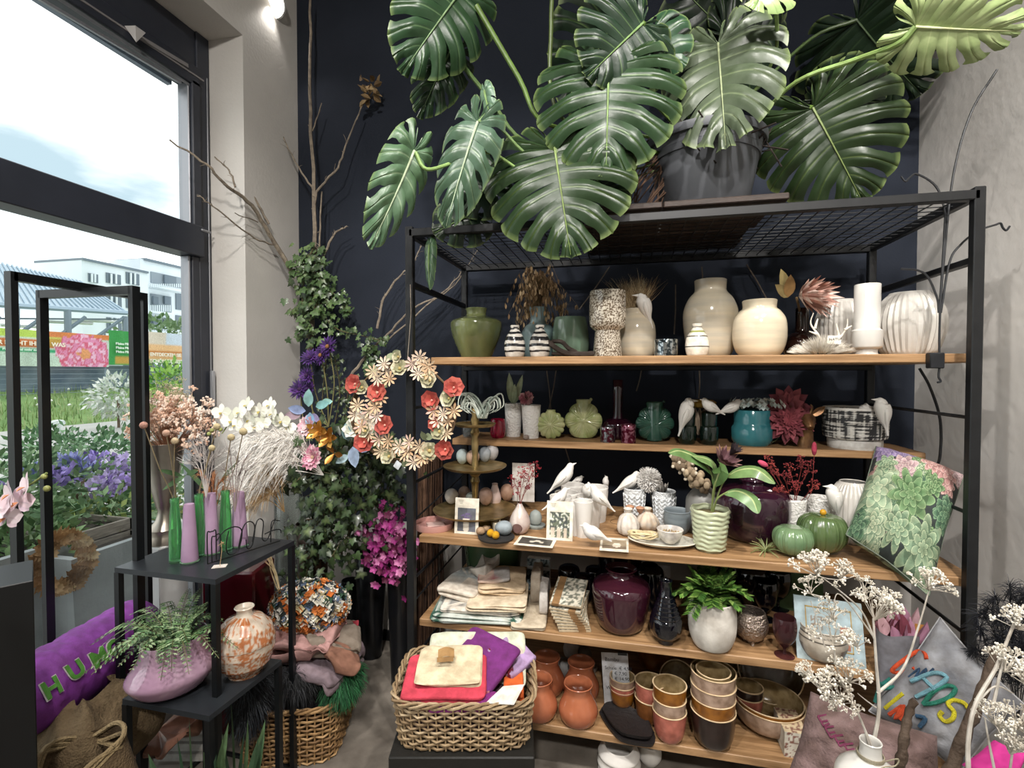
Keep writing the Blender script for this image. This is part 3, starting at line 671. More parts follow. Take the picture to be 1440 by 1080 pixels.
flowerdisc('flower_vase', 'small pale green round vase with a moulded daisy face', 775, 20, M_lg, 2.46, 14, 6, 2.0)
flowerdisc('flower_vase', 'larger pale green vase with a moulded six petal flower', 821, 26, M_lg, 2.5, 6, 10, 2.08)
flowerdisc('flower_vase', 'dark green glass vase with a moulded flower face', 921, 26, M_dg, 2.47, 8, 12, 2.1)
M_plum = mat('plum_glass', '#2c0c1c', .06, trans=.25, coat=.6)
vase('stem_bottle', 'dark plum glass bottle with a tall straight neck on the second board', 'vase', 869, 0, S2, [(16, 0), (20, 5), (20, 22), (12, 29), (7.5, 32), (7.2, 82)], M_plum, Y=2.52)
vase('tealight_glass', 'silver and red mottled tealight glass left of the pink one', 'tealight', 855, 0, S2, [(10, 0), (10.5, 2), (10.5, 21)], mat('silver_red_glass', '#8d9094', .15, .8, var='#5b1f30', vs=70, ramp=(.45, .55)), Y=2.4)
vase('tealight_glass', 'pink and wine red mottled tealight glass on the second board', 'tealight', 884, 0, S2, [(10, 0), (10.5, 2), (10.5, 25)], mat('pink_red_glass', '#a06a7a', .15, .7, var='#5b1028', vs=70, ramp=(.45, .55)), Y=2.39)
vase('red_glass', 'small red glass tumbler beside the tiered stand', 'glass', 700, 0, S2, [(8, 0), (10, 3), (11, 12), (10, 26)], mat('red_glass', '#a3123a', .08, trans=.5, coat=.4), Y=2.42)
vase('clear_glass', 'small clear glass behind the brass top plate', 'glass', 661, 0, S2, [(10, 0), (10, 3), (11, 20)], mat('smoke_glass', '#cfd4d4', .08, trans=.85), Y=2.45)
M_bottle = mat('bottle_green_glass', '#0e2018', .05, trans=.3, coat=.8)
for px, lab, Y in ((967, 'dark green glass jar under the hanging bird', 2.42), (998, 'dark green glass jar right of its twin, under the dried wood', 2.42)):
    vase('green_jar', lab, 'vase', px, 0, S2, [(10, 0), (11, 3), (12.5, 8), (12.5, 24), (10.5, 26), (10.5, 28), (11, 42), (10, 45)], M_bottle, Y=Y, group='dark green jars')
M_turq = gl('turquoise_glaze', '#3d7f86', rough=.15, var='#2f6d77', vs=10, stretch=(1, 1, .3))
vase('stepped_pot', 'turquoise stepped pot with white hydrangeas', 'pot', 1058, 0, S2, [(22, 0), (25, 4), (27, 10), (27, 24), (24, 28), (23.5, 32), (24, 48)], M_turq, Y=2.46, smooth=False)
def hatch(h, a):
    if h < .22 or h > .94: return C('#e6e4df')
    k = noise.noise(V((a*14, 0, h*1.5)))+noise.noise(V((a*1.2, 4, h*26))); return C('#2b2b2d') if k > -.05 else C('#b5b3ae') if k > -.3 else C('#e2e0da')
vase('scratched_bowl', 'wide white bowl with a scratched black pattern and a narrow foot', 'bowl', 1203, 0, S2, [(32, 0), (33, 4), (33, 13), (38, 15), (39, 20), (39.5, 54), (39, 56)], P(.45), Y=2.46, colf=hatch, smooth=False, seg=150)
g = G(); g.ball((0, 0, 0), (.016, .016, .0125), 14, 10); p = place(740, 0, S2, 2.38, 0); tag(obj('pebble_egg', g, mat('taupe_egg', '#8d7f76', .6), loc=p+V((0, 0, .0125))), 'taupe egg lying before the slim white cups', 'egg')
# deer head
dh = place(1134, 0, S2, 2.43, 0); u = un(dh); t = thing('deer_head', 'gold brown ceramic deer head with ears and antler stubs', 'figurine', dh)
M_gold = mat('aged_gold', '#8a6644', .35, .65, var='#5d4230', vs=25, bump=.2)
g = G(); g.tube([(0, 0, 0), (0, 0, 12*u), (0, -.004, 26*u), (.0, -.010, 36*u), (0, -.022, 38*u), (0, -.052, 31*u), (0, -.062, 28*u)], [11*u, 10*u, 9*u, 11*u, 10.5*u, 6*u, 4*u], 14); obj('head', g, M_gold, t)
for s_ in (-1, 1):
    g = G(); g.leaf((s_*.02, -.005, 44*u), (s_*1.2, 0, .9), 22*u, 10*u, n=(0, -1, 0), droop=0, fold=.4); g.tube([(s_*.02, 0, 42*u), (s_*.04, 0, 50*u)], [.006, .004], 6); obj('ear', g, M_gold, t)
    g = G(); g.tube(bez([(s_*.012, .0, 43*u), (s_*.022, 0, 52*u), (s_*.018, -.004, 60*u)], 3), [.007]*6+[.002], 6); obj('antler', g, M_gold, t)
# ================================================================ THIRD BOARD
z = S3
def tray():
    p = place(612, 752, S3, None, 0); p = pZ(611, 742, S3); u = un(p); t = thing('round_tray', 'pink lacquered round tray with a thin rim at the left end of the middle board', 'tray', p)
    g = G(); g.lathe([(.0, 0), (26*u, 0), (27*u, 2*u), (27.5*u, 9*u), (26*u, 9*u), (25.5*u, 4*u), (.0, 4*u)], 48); obj('dish', g, gl('pink_lacquer', '#c09088', rough=.25), t)
    g = G(); g.box((.005, 0, 5*u), (.075, .06, .003), Matrix.Rotation(.5, 3, 'Z')); obj('card_sleeve', g, mat('pale_pink_card', '#dcbab2', .35), t, smooth=False)
tray()
# tiered brass stand
M_brass = mat('aged_brass', '#ab9468', .35, .75, var='#75653f', vs=18)
ts = pZ(668, 742, S3+.0); ts = V((pY(668, 700, 2.2).x, 2.2, S3)); u = un(ts)
t = thing('tiered_stand', 'aged brass three tier plate stand for eggs', 'stand', ts)
def zof(py): return (524+ .0-py)*un(ts)+CH-S3
g = G(); pr = [(.045, 0), (.04, .012), (.014, .03)]
for py, r in ((728, 5), (716, 8), (712, 5), (700, 4), (680, 5), (676, 7), (670, 5), (666, 8), (660, 5), (640, 4), (620, 5.5), (614, 4), (608, 7), (600, 4), (590, 6), (584, 4), (578, 6), (573, 4), (570, 1)): pr.append((r*u, zof(py)))
g.lathe(pr, 20); obj('column', g, M_brass, t)
tiers = []
for py, r in ((597, 29), (656, 44), (717, 58)):
    h = zof(py); g = G(); g.lathe([(.004, h-.006), (r*u*.9, h-.006), (r*u, h+.004), (r*u*1.01, h+.008), (r*u*.97, h+.008), (r*u*.9, h), (.004, h)], 44); obj('plate', g, M_brass, t); tiers.append((h+S3, r*u))
g = G(); g.tube(bez([(-.12, 0, zof(717)), (-.10, -.02, zof(735)), (-.05, -.02, zof(742))], 5), .003, 6); obj('handle', g, M_brass, t)
def egg(lab, px, py, zz, col, r=8.4, ratio=1.28, Y=None, lie=False, group='eggs on the brass stand'):
    p = pZ(px, py, zz); u = un(p); g = G(col); rr = r*u
    for k in range(1): g.lathe([(max(.0003, rr*sin(pi*i/12)*(1-.13*cos(pi*i/12)*-1*-1)), rr*ratio*(1-cos(pi*i/12))) for i in range(13)], 18)
    if lie:
        M = Matrix.Rotation(pi/2, 3, 'Y') @ Matrix.Rotation(0, 3, 'Z'); g.v = [tuple(M @ V(v)+V((-rr*ratio, 0, rr*.98))) for v in g.v]
    tag(obj('egg', g, P(.55), loc=p+V((0, 0, .0005))), lab, 'egg', group)
hM = tiers[1][0]; hB = tiers[2][0]
egg('pale blue egg standing at the left of the middle brass plate', 650, 653, hM, '#b5c4c6'); egg('peach brown egg leaning on the column of the middle plate', 665, 654, hM, '#a78b78', 9.5, 1.1)
egg('grey egg standing right of the column on the middle plate', 682, 650, hM, '#9aa1a8'); egg('light grey egg at the back right of the middle plate', 692, 648, hM, '#b3b1b3', 9)
egg('white egg with a knot at the left of the bottom plate', 635, 709, hB, '#c9c4bf', 9.5, 1.15); egg('dull pink egg second from the left on the bottom plate', 653, 705, hB, '#a08a7e'); egg('grey green egg half hidden by the portrait card', 663, 708, hB, '#8e948c', 8, 1)
egg('peach egg just right of the column on the bottom plate', 683, 711, hB, '#a5887a', 10); egg('rose brown egg at the right edge of the bottom plate', 713, 705, hB, '#a78672', 9.5)
# things on the bottom plate
p = pZ(696, 706, hB); u = un(p); g = potg([(8, 0), (9, 6), (7, 14), (4, 24), (4.5, 26)], u, seg=20); tag(obj('bud_vase', g, mat('frosted_pink', '#b7a29c', .25, coat=.4), loc=p), 'small frosted pink bud vase on the bottom brass plate', 'vase')
# picture cards
def card(lab, x0, y0, x1, y1, Yb, lean, art, back='#e6dfcf', h=None):
    pb = pZ((x0+x1)/2, y1, S3+.001); u = un(pb); W = (x1-x0)*u; H = (y1-y0)*u/cos(lean)*.97; t = thing('picture_card', lab, 'card', pb, 'picture cards on the middle board')
    M = Matrix.Rotation(-lean, 3, 'X'); g = G(back); g.box(M @ V((0, 0, H/2)), (W, .0016, H), M); obj('paper', g, P(.7), t, smooth=False)
    g = G(); nx, nz = 26, 30
    cf = lambda a, b: art(a, b)
    g.grid(lambda a, b: M @ V((W*.38*(2*a-1), -.0012, H*(.07+.65*b))), nx, nz, cf); obj('photo_print', g, P(.5), t, smooth=False)
    g = G('#8f8878')
    for k in range(3): g.box(M @ V((-W*.25+.0, -.0011, H*(.93-.04*k))), (W*(.2-.04*k), .0004, H*.012), M)
    obj('print_lines', g, P(.6), t, smooth=False, kind='stuff')
    return t
def art1(a, b):
    d = abs(a-.48)
    if b < .55 and d < .13+.1*b: return C('#d8d2c6')
    if .5 < b < .8 and d < .25+.05*sin(b*40) and noise.noise(V((a*14, b*14, 1))) > -.1: return C('#6a5a86')
    return C('#6b6e78') if a > .5 else C('#585a62')
def art2(a, b):
    k = noise.noise(V((a*9, b*9, 3)))
    if b < .4 and abs(((a*3.2) % 1)-.5) < .28: return C('#cbbfae')
    return C('#dcdcd0') if k > .22 else C('#6c7462') if k > -.1 else C('#4a5050')
card('cream card with a photo of lavender in a cup, before the brass stand', 638, 700, 673, 751, 0, .12, art1)
card('cream card with a photo of white flowers and candles, before the white cups', 768, 705, 805, 760, 0, .16, art2)
def flat(lab, quad_, art):
    q = [pZ(x, y, S3+.001) for x, y in quad_]; c = sum(q, V())/4; t = thing('picture_card', lab, 'card', c, 'flat cards at the front of the middle board')
    g = G('#e6dfcf'); f = lambda a, b, e=0, z=0: (q[0].lerp(q[1], a)).lerp(q[3].lerp(q[2], a), b)+V((0, 0, z))
    g.add([f(0, 0), f(1, 0), f(1, 1), f(0, 1), f(0, 0, z=.0015), f(1, 0, z=.0015), f(1, 1, z=.0015), f(0, 1, z=.0015)], [(0, 3, 2, 1), (4, 5, 6, 7), (0, 1, 5, 4), (1, 2, 6, 5), (2, 3, 7, 6), (3, 0, 4, 7)]); obj('paper', g, P(.7), t, world=True, smooth=False)
    g = G(); g.grid(lambda a, b: f(.08+.84*a, .16+.68*b, z=.0021), 30, 12, art); obj('photo_print', g, P(.5), t, world=True, smooth=False)
flat('cream card with a dark photo lying left of the standing photo card', [(722, 766), (777, 771), (783, 759), (732, 753)], lambda a, b: C('#d8d0c0') if abs(b-.5+.1*sin(a*20)) < .12 and .3 < a < .75 else C('#4a4844'))
flat('cream card with a photo of a seated figure lying right of the fallen bird', [(843, 774), (884, 777), (884, 758), (845, 756)], lambda a, b: C('#e6dccb') if (a-.6)**2+(b-.4)**2*.5 < .03 else C('#7a6a58') if b < .3 else C('#a09078'))
# dark round plate with stones, candle, billy buttons
p = pZ(698, 757, S3); u = un(p); g = G(); g.lathe([(.001, 0), (24*u, 0), (26*u, 3*u), (25*u, 3*u), (23*u, 1.5*u), (.001, 1.5*u)], 40); tag(obj('slate_plate', g, mat('slate', '#2c2b2b', .6, bump=.2), loc=p), 'small dark round plate with stone, nuts and yellow balls', 'plate'); zp = S3+1.6*u
egg('grey blue stone egg lying on the dark round plate', 708, 752, zp, '#8e989e', 10, 1.25, lie=True, group='pieces on the dark plate')
for px, py, lab in ((690, 755, 'yellow craspedia ball left of its twin'), (697, 758, 'yellow craspedia ball nearest the front')):
    q = pZ(px, py, zp); g = G('#d9a818'); g.ball((0, 0, 5.5*u), 5.5*u, 14, 10); tag(obj('craspedia_ball', g, P(.8, bump=.8, bs=400, var='#e8c840'), loc=q), lab, 'flower head', 'pieces on the dark plate')
for px, py, r in ((676, 752, 7), (683, 748, 6), (687, 745, 4)):
    q = pZ(px, py, zp); g = G('#a08468'); g.ball((0, 0, r*u*.8), (r*u, r*u, r*u*.8), 10, 7); tag(obj('nut', g, P(.8, bump=.6), loc=q), 'largest brown nut at the left edge of the dark round plate' if r == 7 else 'middle brown nut on the dark round plate' if r == 6 else 'smallest brown nut, nearest the candle on the dark round plate', 'nut', 'nuts on the dark plate')
q = pZ(703, 747, S3); g = G('#d9cfb8'); t = thing('candle', 'short cream candle behind the dark round plate', 'candle', q); g.lathe([(.0, 0), (11*u, 0), (11*u, 13*u), (10*u, 14*u), (.0, 13*u)], 28); obj('wax', g, P(.5), t); g = G('#e8e0d0'); g.tube([(0, 0, 13*u), (0, 0, 18*u)], [1.5*u, .3*u], 6); obj('wick', g, P(.5), t)
q = pZ(684, 741, S3); g = G('#9a8038'); g.box((0, 0, 6*u), (18*u, 12*u, 10*u), bev=.003); tag(obj('brass_box', g, P(.35, metal=.6), loc=q), 'little brass box behind the dark round plate', 'box')
q = pZ(692, 731, S3+.02); g = G('#c9c2ba'); g.leaf((-.03, 0, 0), (1, .1, .1), .07, .03, n=(0, -.4, 1), droop=0, fold=.4); tag(obj('shell', g, P(.4), loc=q), 'pale shell under the bottom brass plate', 'shell')
# teardrop vase and the sprig
def eggvase(t, u):
    g = G('#6f5450'); g.lathe([(.0003, 0), (7*u, 0), (6*u, 1.5*u), (.0003, 2*u)], 20, M=Matrix.Rotation(pi/2, 3, 'X'), c=(-.002, -13.6*u, 11*u)); obj('medallion', g, P(.3), t)
vase('teardrop_vase', 'iridescent white teardrop vase with red berries', 'vase', 731, 752, S3, [(7, 0), (12, 5), (15, 14), (12, 26), (6, 36), (3.5, 41)], mat('iridescent_glaze', '#c9bdb4', .2, .15, var='#b39a94', vs=14, coat=.7), partname='body', kids=eggvase)
vase('egg_cup', 'grey ceramic egg in a round saucer right of the teardrop vase', 'egg cup', 753, 745, S3, [(13, 0), (14, 3), (13, 4), (5, 4), (8, 6), (9, 13), (7, 20), (2, 24)], mat('grey_green_glaze', '#8f9692', .4), open_=False)
p = pY(736, 690, 2.45); g = G('#d8d4ce'); q = [pY(x, y, 2.45) for x, y in ((720, 700), (751, 702), (751, 656), (720, 655))]
t = thing('picture_card', 'pale greeting card standing behind the red berries', 'card', V((p.x, 2.45, S3))); g.box((0, 0, (q[0].z+q[3].z)/2-S3), ((q[1].x-q[0].x), .003, q[3].z-S3-.03)); obj('paper', g, P(.6), t, smooth=False)
g = G('#8c8680'); g.box((-.03, -.003, .09), (.002, .001, .12)); obj('stripe', g, P(.6), t, smooth=False)
# white cups on the middle board
cw = 'white cups with birds'
for px, Y, top, r, lab in ((806, 2.42, 681, 16, 'white cup at the back left below a resting bird'), (797, 2.28, 692, 16, 'white cup in the middle of the left row behind the photo card'), (789, 2.18, 697, 15, 'white cup hidden low behind the photo card'),
        (838, 2.36, 684, 17, 'tall white cup at the back of the right row'), (829, 2.24, 697, 17, 'white etched cup below the orange tinted bird'), (812, 2.14, 706, 13, 'plain white cup with a folded rim behind the front one')):
    loc = V((pY(px, 524, Y).x, Y, S3)); u = un(loc); h = (524-top)+ (CH-S3)/u; cupw(px, lab, (CH-S3)/u-(top-524), r, Y, S3, cw, rib=(26, .02, .0, .9) if r > 16 else None)
vase('white_cup', 'plain white cup in front right of the photo card', 'vase', 820, 757, S3, [(9.5, 0), (10, 8), (13, 44), (13.5, 50)], M_bisc, group=cw, seg=40, wall=.003)
bird('white bird with tail down at the back left cup', 790, 675, 2.25, 54, .75, .62, fat=.9)
bird('white bird below the first one at the left cups', 782, 704, 2.12, 46, .85, .5, fat=.9)
bird('white bird upright and seen from behind on the middle cup', 826, 692, 2.26, 34, .1, 1, toward=.4, head=(.30, .03), fat=1.5)
bird('warm white bird clinging to the etched cup with its tail to the lower right', 846, 703, 2.14, 48, -.8, .62)
bird('small white bird head peeping over the back left cup', 811, 676, 2.5, 20, 1, .3, fat=1.3)
bird('small white bird head peeping over the back right cup', 852, 680, 2.46, 20, -.3, 1, fat=1.3)
bird('white bird standing alone with lowered tail left of the pompom', 882, 681, 2.36, 46, .95, .5)
bird('white bird fallen on its back at the front of the middle board', 838, 752, 1.99, 46, -1, .35, fat=1.2)
M_knit = mat('knit_embossed_white', '#d3d5d6', .6, bump=1, bs=90)
for px, top, r, lab in ((893, 686, 15, 'white knit patterned cup under the standing bird'), (935, 690, 16, 'white knit patterned cup with a grey succulent')):
    Y = 2.36; loc = V((pY(px, 524, Y).x, Y, S3)); u = un(loc); h = (CH-S3)/u-(top-524)
    def kn(t, u, r=r, h=h):
        for i in range(7):
            for k in range(26):
                a0 = 2*pi*k/26; rr = (r*(.8+.2*i/7)+.3)*u; zz = h*(.1+.82*i/7)*u; s_ = 1 if k % 2 else -1; w_ = .11
                p1 = V((rr*cos(a0-w_), rr*sin(a0-w_), zz-s_*2.2*u)); p2 = V((rr*cos(a0+w_), rr*sin(a0+w_), zz+s_*2.2*u)); KG[0].tube([p1, p2], 1.2*u, 4)
        obj('relief', KG[0], M_knit, t, kind='stuff')
    KG = [G()]; vase('knit_cup', lab, 'vase', px, 0, S3, [(r*.76, 0), (r*.8, 4), (r*.97, h*.9), (r, h)], M_knit, Y=Y, group='knit patterned cups', partname='cup', kids=kn)
# pompom
p = pY(912, 675, 2.36); u = un(p); g = G('#d9d6d2')
for i in range(2600):
    d = rv(1)
    if d.length > 1: continue
    d.normalize(); g.color(R.choice(['#f0eeea', '#dfdcd8', '#cfccc8'])); a = p+d*13*u; g.tube([a, a+(d+rv(.7))*3.6*u], [.0018, .0012], 3)
g.color('#8a8783').ball(p, 14*u, 14, 10); t = thing('pompom_flower', 'pale grey spiky pompom flower standing in the middle cup', 'flower', p); obj('head', g, P(.8), t, world=True, kind='stuff')
g = G('#8d8a78'); g.tube([p, V((pY(922, 0, 2.4).x, 2.4, S3+.08))], .002, 5); obj('stem', g, P(.8), t, world=True)
# ceramic garlic / pumpkins
for px, py, r, h, lab, c_ in ((883, 754, 15, 35, 'white ceramic garlic bulb with an open top', '#d2cbc2'), (910, 748, 16, 30, 'beige ceramic pumpkin right of the white garlic bulb', '#cdb8a0')):
    vase('ceramic_pumpkin', lab, 'pumpkin', px, py, S3, [(7, 0), (13, 4), (r, h*.38), (11, h*.72), (4.5, h*.88), (5, h*.96), (6.5, h*1.05)], mat('crackle_'+c_[1:], c_, .5, var='#b9aea2', vs=40), rib=(9, .055, .0, .8), seg=90, group='ceramic pumpkins', wall=.003)
for px, py in ((886, 714), (900, 716)):
    q = pY(px, py, 2.25); g = G('#b08468'); g.lathe([(.004, 0), (.012, .01), (.02, .026), (.015, .03), (.002, .02)], 20); tag(obj('terracotta_cup', g, P(.5), loc=V((q.x, q.y, q.z-.02))), 'little terracotta cup behind the white garlic bulb' if px == 886 else 'little terracotta cup behind the beige pumpkin', 'cup', 'little terracotta cups')
vase('blue_bowl', 'grey blue bowl behind the white plate', 'bowl', 952, 752, S3, [(12, 0), (16, 6), (18, 16), (17.5, 28), (18, 31)], mat('grey_blue_glaze', '#7f888c', .4, var='#6a7378', vs=8, stretch=(1, 1, 6)))
# plate with bowl and cord
p = pZ(931, 766, S3); u = un(p); g = G(); g.lathe([(.001, 0), (28*u, 0), (46*u, 7*u), (47*u, 8*u), (45.5*u, 8.5*u), (28*u, 2*u), (.001, 2*u)], 56, ell=.62); tag(obj('oval_plate', g, gl('ivory_plate', '#d2cec0'), loc=p), 'ivory plate at the front with a small bowl and a cord coil', 'plate')
q = p+V((.03, -.005, 4.5*u)); u2 = u; g = potg([(7, 0), (14, 8), (18, 19)], u, seg=36); M_mar = mat('marbled_bowl', '#dcd6ce', .4, var='#a9a29c', vs=30); tag(obj('marbled_bowl', g, M_mar, loc=q), 'small white marbled bowl standing on the ivory plate', 'bowl')
g = G('#a58f6a'); 
for k in range(50): d = rv(1); d.z = 0; g.dot(q+d*12*u+V((0, 0, 14*u)), .004)
tag(obj('potpourri', g, P(.9), loc=q, world=True), 'dried brown flakes filling the marbled bowl', 'potpourri', kind='stuff')
g = G('#d5c49c'); q = p+V((-.075, -.005, 6*u))
pts = []
for i in range(160): a = i*.42; rr = (6+10*abs(sin(i*.13)))*u; pts.append(q+V((rr*1.3*cos(a), rr*.6*sin(a), (3+7*abs(sin(i*.31)))*u)))
g.tube(pts, .0032, 5); tag(obj('cord_coil', g, P(.9), loc=q, world=True), 'coil of cream cord at the left of the ivory plate', 'cord')
# ribbed mint pot with a broad leaved plant is built with the plants below
vase('ribbed_vase', 'grey ribbed round vase half hidden behind the succulent cushion', 'vase', 1202, 0, S3, [(20, 0), (26, 8), (31, 36), (29, 62), (21, 78), (17, 84)], M_rib, Y=2.3, rib=(36, .03, .03, .97), seg=108)
vase('plum_vase', 'big dark plum vase behind the leafy plant', 'vase', 1060, 0, S3, [(30, 0), (40, 8), (48, 32), (47, 60), (36, 70), (16, 74), (15, 80), (18, 82)], gl('plum_glaze', '#2a1120', rough=.12, coat=.8), Y=2.26)
vase('frosted_bottle', 'frosted grey glass bottle behind the mint pot', 'vase', 990, 0, S3, [(22, 0), (23, 6), (23, 42), (18, 54), (11, 62)], mat('frosted_grey_glass', '#8f8d88', .35, trans=.4), Y=2.3)
for px, Y, top, r, lab in ((1117, 2.26, 700, 17, 'white textured cup holding red dried twigs'), (1156, 2.3, 699, 17, 'white textured cup left of the small standing bird')):
    loc = V((pY(px, 524, Y).x, Y, S3)); u = un(loc); cupw(px, lab, (CH-S3)/u-(top-524), r, Y, S3, 'textured cups by the pumpkins', M_emb)
bird('white bird on the rim of the cup left of the succulent cushion', 1176, 705, 2.2, 58, -.12, 1, dorsal=-1, head=(.34, .07), beak=(-1, .08))
bird('white bird tail poking out left of the red twigs', 1090, 698, 2.2, 24, -1, .5)
# green glass pumpkins
def pumpkin(lab, px, py, r, h, m, knob=None):
    p = pZ(px, py, S3); p += V((p.x, p.y, 0)).normalized()*r*.6*un(p); u = un(p); t = thing('glass_pumpkin', lab, 'pumpkin', p, 'green glass pumpkins')
    g = G(); g.grid(lambda a, b: (lambda A, T: V((r*u*sin(T)*cos(A)*(1+.09*abs(cos(4.5*A))-.06+.012*cos(45*A)), r*u*sin(T)*sin(A)*(1+.09*abs(cos(4.5*A))-.06+.012*cos(45*A)), h*u*(.5-.5*cos(T)-(.16*max(0, -cos(T))**4 if cos(T) < 0 else 0)))))(2*pi*a, pi*b), 180, 16, closed_u=True); obj('body', g, m, t)
    if knob: g = G(knob); g.ball((0, -.004, h*u*.9), .012, 12, 8); obj('knob', g, P(.2, .5), t)
M_gp = mat('green_pressed_glass', '#78936c', .12, trans=.2, coat=.6, var='#5f7c56', vs=12); M_gp2 = mat('olive_pressed_glass', '#5f7448', .1, trans=.2, coat=.6, var='#4c603a', vs=12)
pumpkin('larger olive glass pumpkin with a yellow knob', 1156, 783, 31, 64, M_gp2, '#d8a020'); pumpkin('smaller green glass pumpkin in front of the larger one', 1115, 786, 26, 48, M_gp)
# ================================================================ CLOTH
def sp(x, e): return math.copysign(abs(x)**e, x)
def slab(g, c, W, D, T, M, n=(26, 14), amp=.004, fr=9, colf=None, e=.17, seed=0, bend=None):
    c = V(c)
    def f(u, v):
        a = 2*pi*u; b = -pi/2+pi*v
        x = W/2*sp(cos(b), .16)*sp(cos(a), e); y = D/2*sp(cos(b), .16)*sp(sin(a), e); z = T/2*sp(sin(b), .7)
        d = amp*noise.noise(V((x*fr+seed, y*fr, 3.1+z*20)))*2.2
        z += d+amp*.8*noise.noise(V((x*fr*3+seed, y*fr*3, 9)))
        if bend: z += bend(x/W*2, y/D*2)
        return (x, y, z)
    def P_(u, v): return c + M @ V(f(u, v))
    nu, nv = n; g.grid(P_, nu, nv, (lambda u, v: colf(*f(u, v))) if colf else None, closed_u=True)
def towel(label, px, py, z, W, D, T, rot, col, n=3, colf=None, Y=None, cat='cloth', name='folded_cloth', group='folded cloths on the fourth board', res=(56, 16), amp=.004, M0=None, bend=None, rough=.9, loc=None):
    """folded cloth: px,py = middle of its front edge on the plane z"""
    if loc is None:
        loc = pY(px, py, Y) if Y else pZ(px, py, z); loc.z = z
        loc = loc+Matrix.Rotation(rot, 3, 'Z') @ V((0, D/2, 0))
    else: loc = V(loc)
    g = G(col); t = T/n; M = Matrix.Rotation(rot, 3, 'Z')
    if M0: M = M @ M0
    for k in range(n):
        s_ = 1-.03*R.random(); slab(g, M @ V((R.uniform(-.004, .004), -(k % 2)*.004, t*(k+.5))), W*s_, D*s_, t*1.12, M, res, amp, seed=R.random()*50, colf=colf, bend=bend)
    return tag(obj(name, g, P(rough, bump=.25, bs=300), loc=loc), label, cat, group)
def pat(base, marks, fr=30, th=.12, seed=0):
    b = C(base); ms_ = [C(m) for m in marks]
    def f(x, y, z):
        for i, m in enumerate(ms_):
            if noise.noise(V((x*fr+seed+i*7, y*fr, z*fr*.3+i*3))) > th: return m
        return b
    return f
def sten(a, b, m): return a if m else b
z4 = S4; ga = 'folded cloths on the fourth board'
towel('beige cloth lowest and furthest right of the stack on the fourth board', 742, 888, S4, .15, .3, .022, .1, '#cdbfa8', 2)
towel('dark green and white leaf printed cloth at the bottom of the stack', 668, 880, S4+.001, .40, .30, .030, .12, '#fff', 3, colf=pat('#2f5446', ['#c9cfc8', '#8fa396'], 34, .05))
towel('white cloth with grey stripes above the green leaf cloth', 672, 866, S4+.033, .36, .27, .022, .1, '#fff', 2, colf=lambda x, y, z: C('#8d8c88') if abs(((x*26) % 1)-.5) < .08 else C('#ddd6ca'))
towel('cream linen folded in loops in the middle of the stack', 697, 862, S4+.055, .26, .24, .03, .14, '#dccbb0', 3, amp=.006)
towel('thick cream and grey towel at the left of the stack', 640, 846, S4+.056, .19, .30, .05, -.12, '#fff', 2, colf=lambda x, y, z: C('#a9b0b0') if y > -.02 and noise.noise(V((x*150, y*60, z*50))) > -.1 else C('#ddd3c4'), amp=.007)
towel('peach linen cloth folded over the cream loops', 705, 838, S4+.087, .21, .24, .035, .2, '#d9c2a2', 3, amp=.007)
towel('rose printed corner cloth on top of the stack', 695, 822, S4+.124, .15, .20, .016, .25, '#fff', 1, colf=lambda x, y, z: (C('#c2747a') if noise.noise(V((x*55, y*55, 2))) > .12 else C('#ddc3b4')) if x < -.0 else C('#c2bfbd'), amp=.009)
towel('crumpled grey cloth at the top left of the stack', 672, 808, S4+.13, .09, .16, .045, -.2, '#bdb8b0', 1, amp=.03, res=(60, 22))
towel('grey beige cloth standing at the right end of the stack', 752, 850, S4+.024, .05, .28, .11, .1, '#b3a797', 1, amp=.01)
towel('white washcloth with a loop behind the right end of the stack', 765, 866, S4+.023, .04, .2, .085, .12, '#cfcac4', 1, amp=.012)
vase('green_bowl', 'dark green glazed bowl behind the cloth stack', 'bowl', 694, 0, S4, [(26, 0), (36, 12), (42, 60), (44, 84)], gl('dark_green_glaze', '#3b5238', rough=.2), Y=2.45)
# tissue pack
p = pY(757, 796, 2.35); pk = thing('napkin_pack', 'napkin pack with a silvery ribbon behind the cloths', 'napkins', V((p.x, 2.35, S4))); u = un(p); 
g = G(); hh = p.z-S4+.035; g.grid(lambda a, b: V((-.055+.11*a, 0, hh*b)), 24, 24, lambda a, b: C('#2c3a40') if noise.noise(V((a*9, b*16, 2))) > 0 else C('#8b979a')); g.box((0, .02, hh/2), (.11, .038, hh), bev=.004); obj('pack', g, P(.4), pk)
g = G('#b9bfc4'); g.box((0, -.002, hh/2), (.018, .003, hh)); g.box((0, -.002, hh-.045), (.11, .003, .016)); obj('ribbon', g, P(.3), pk)
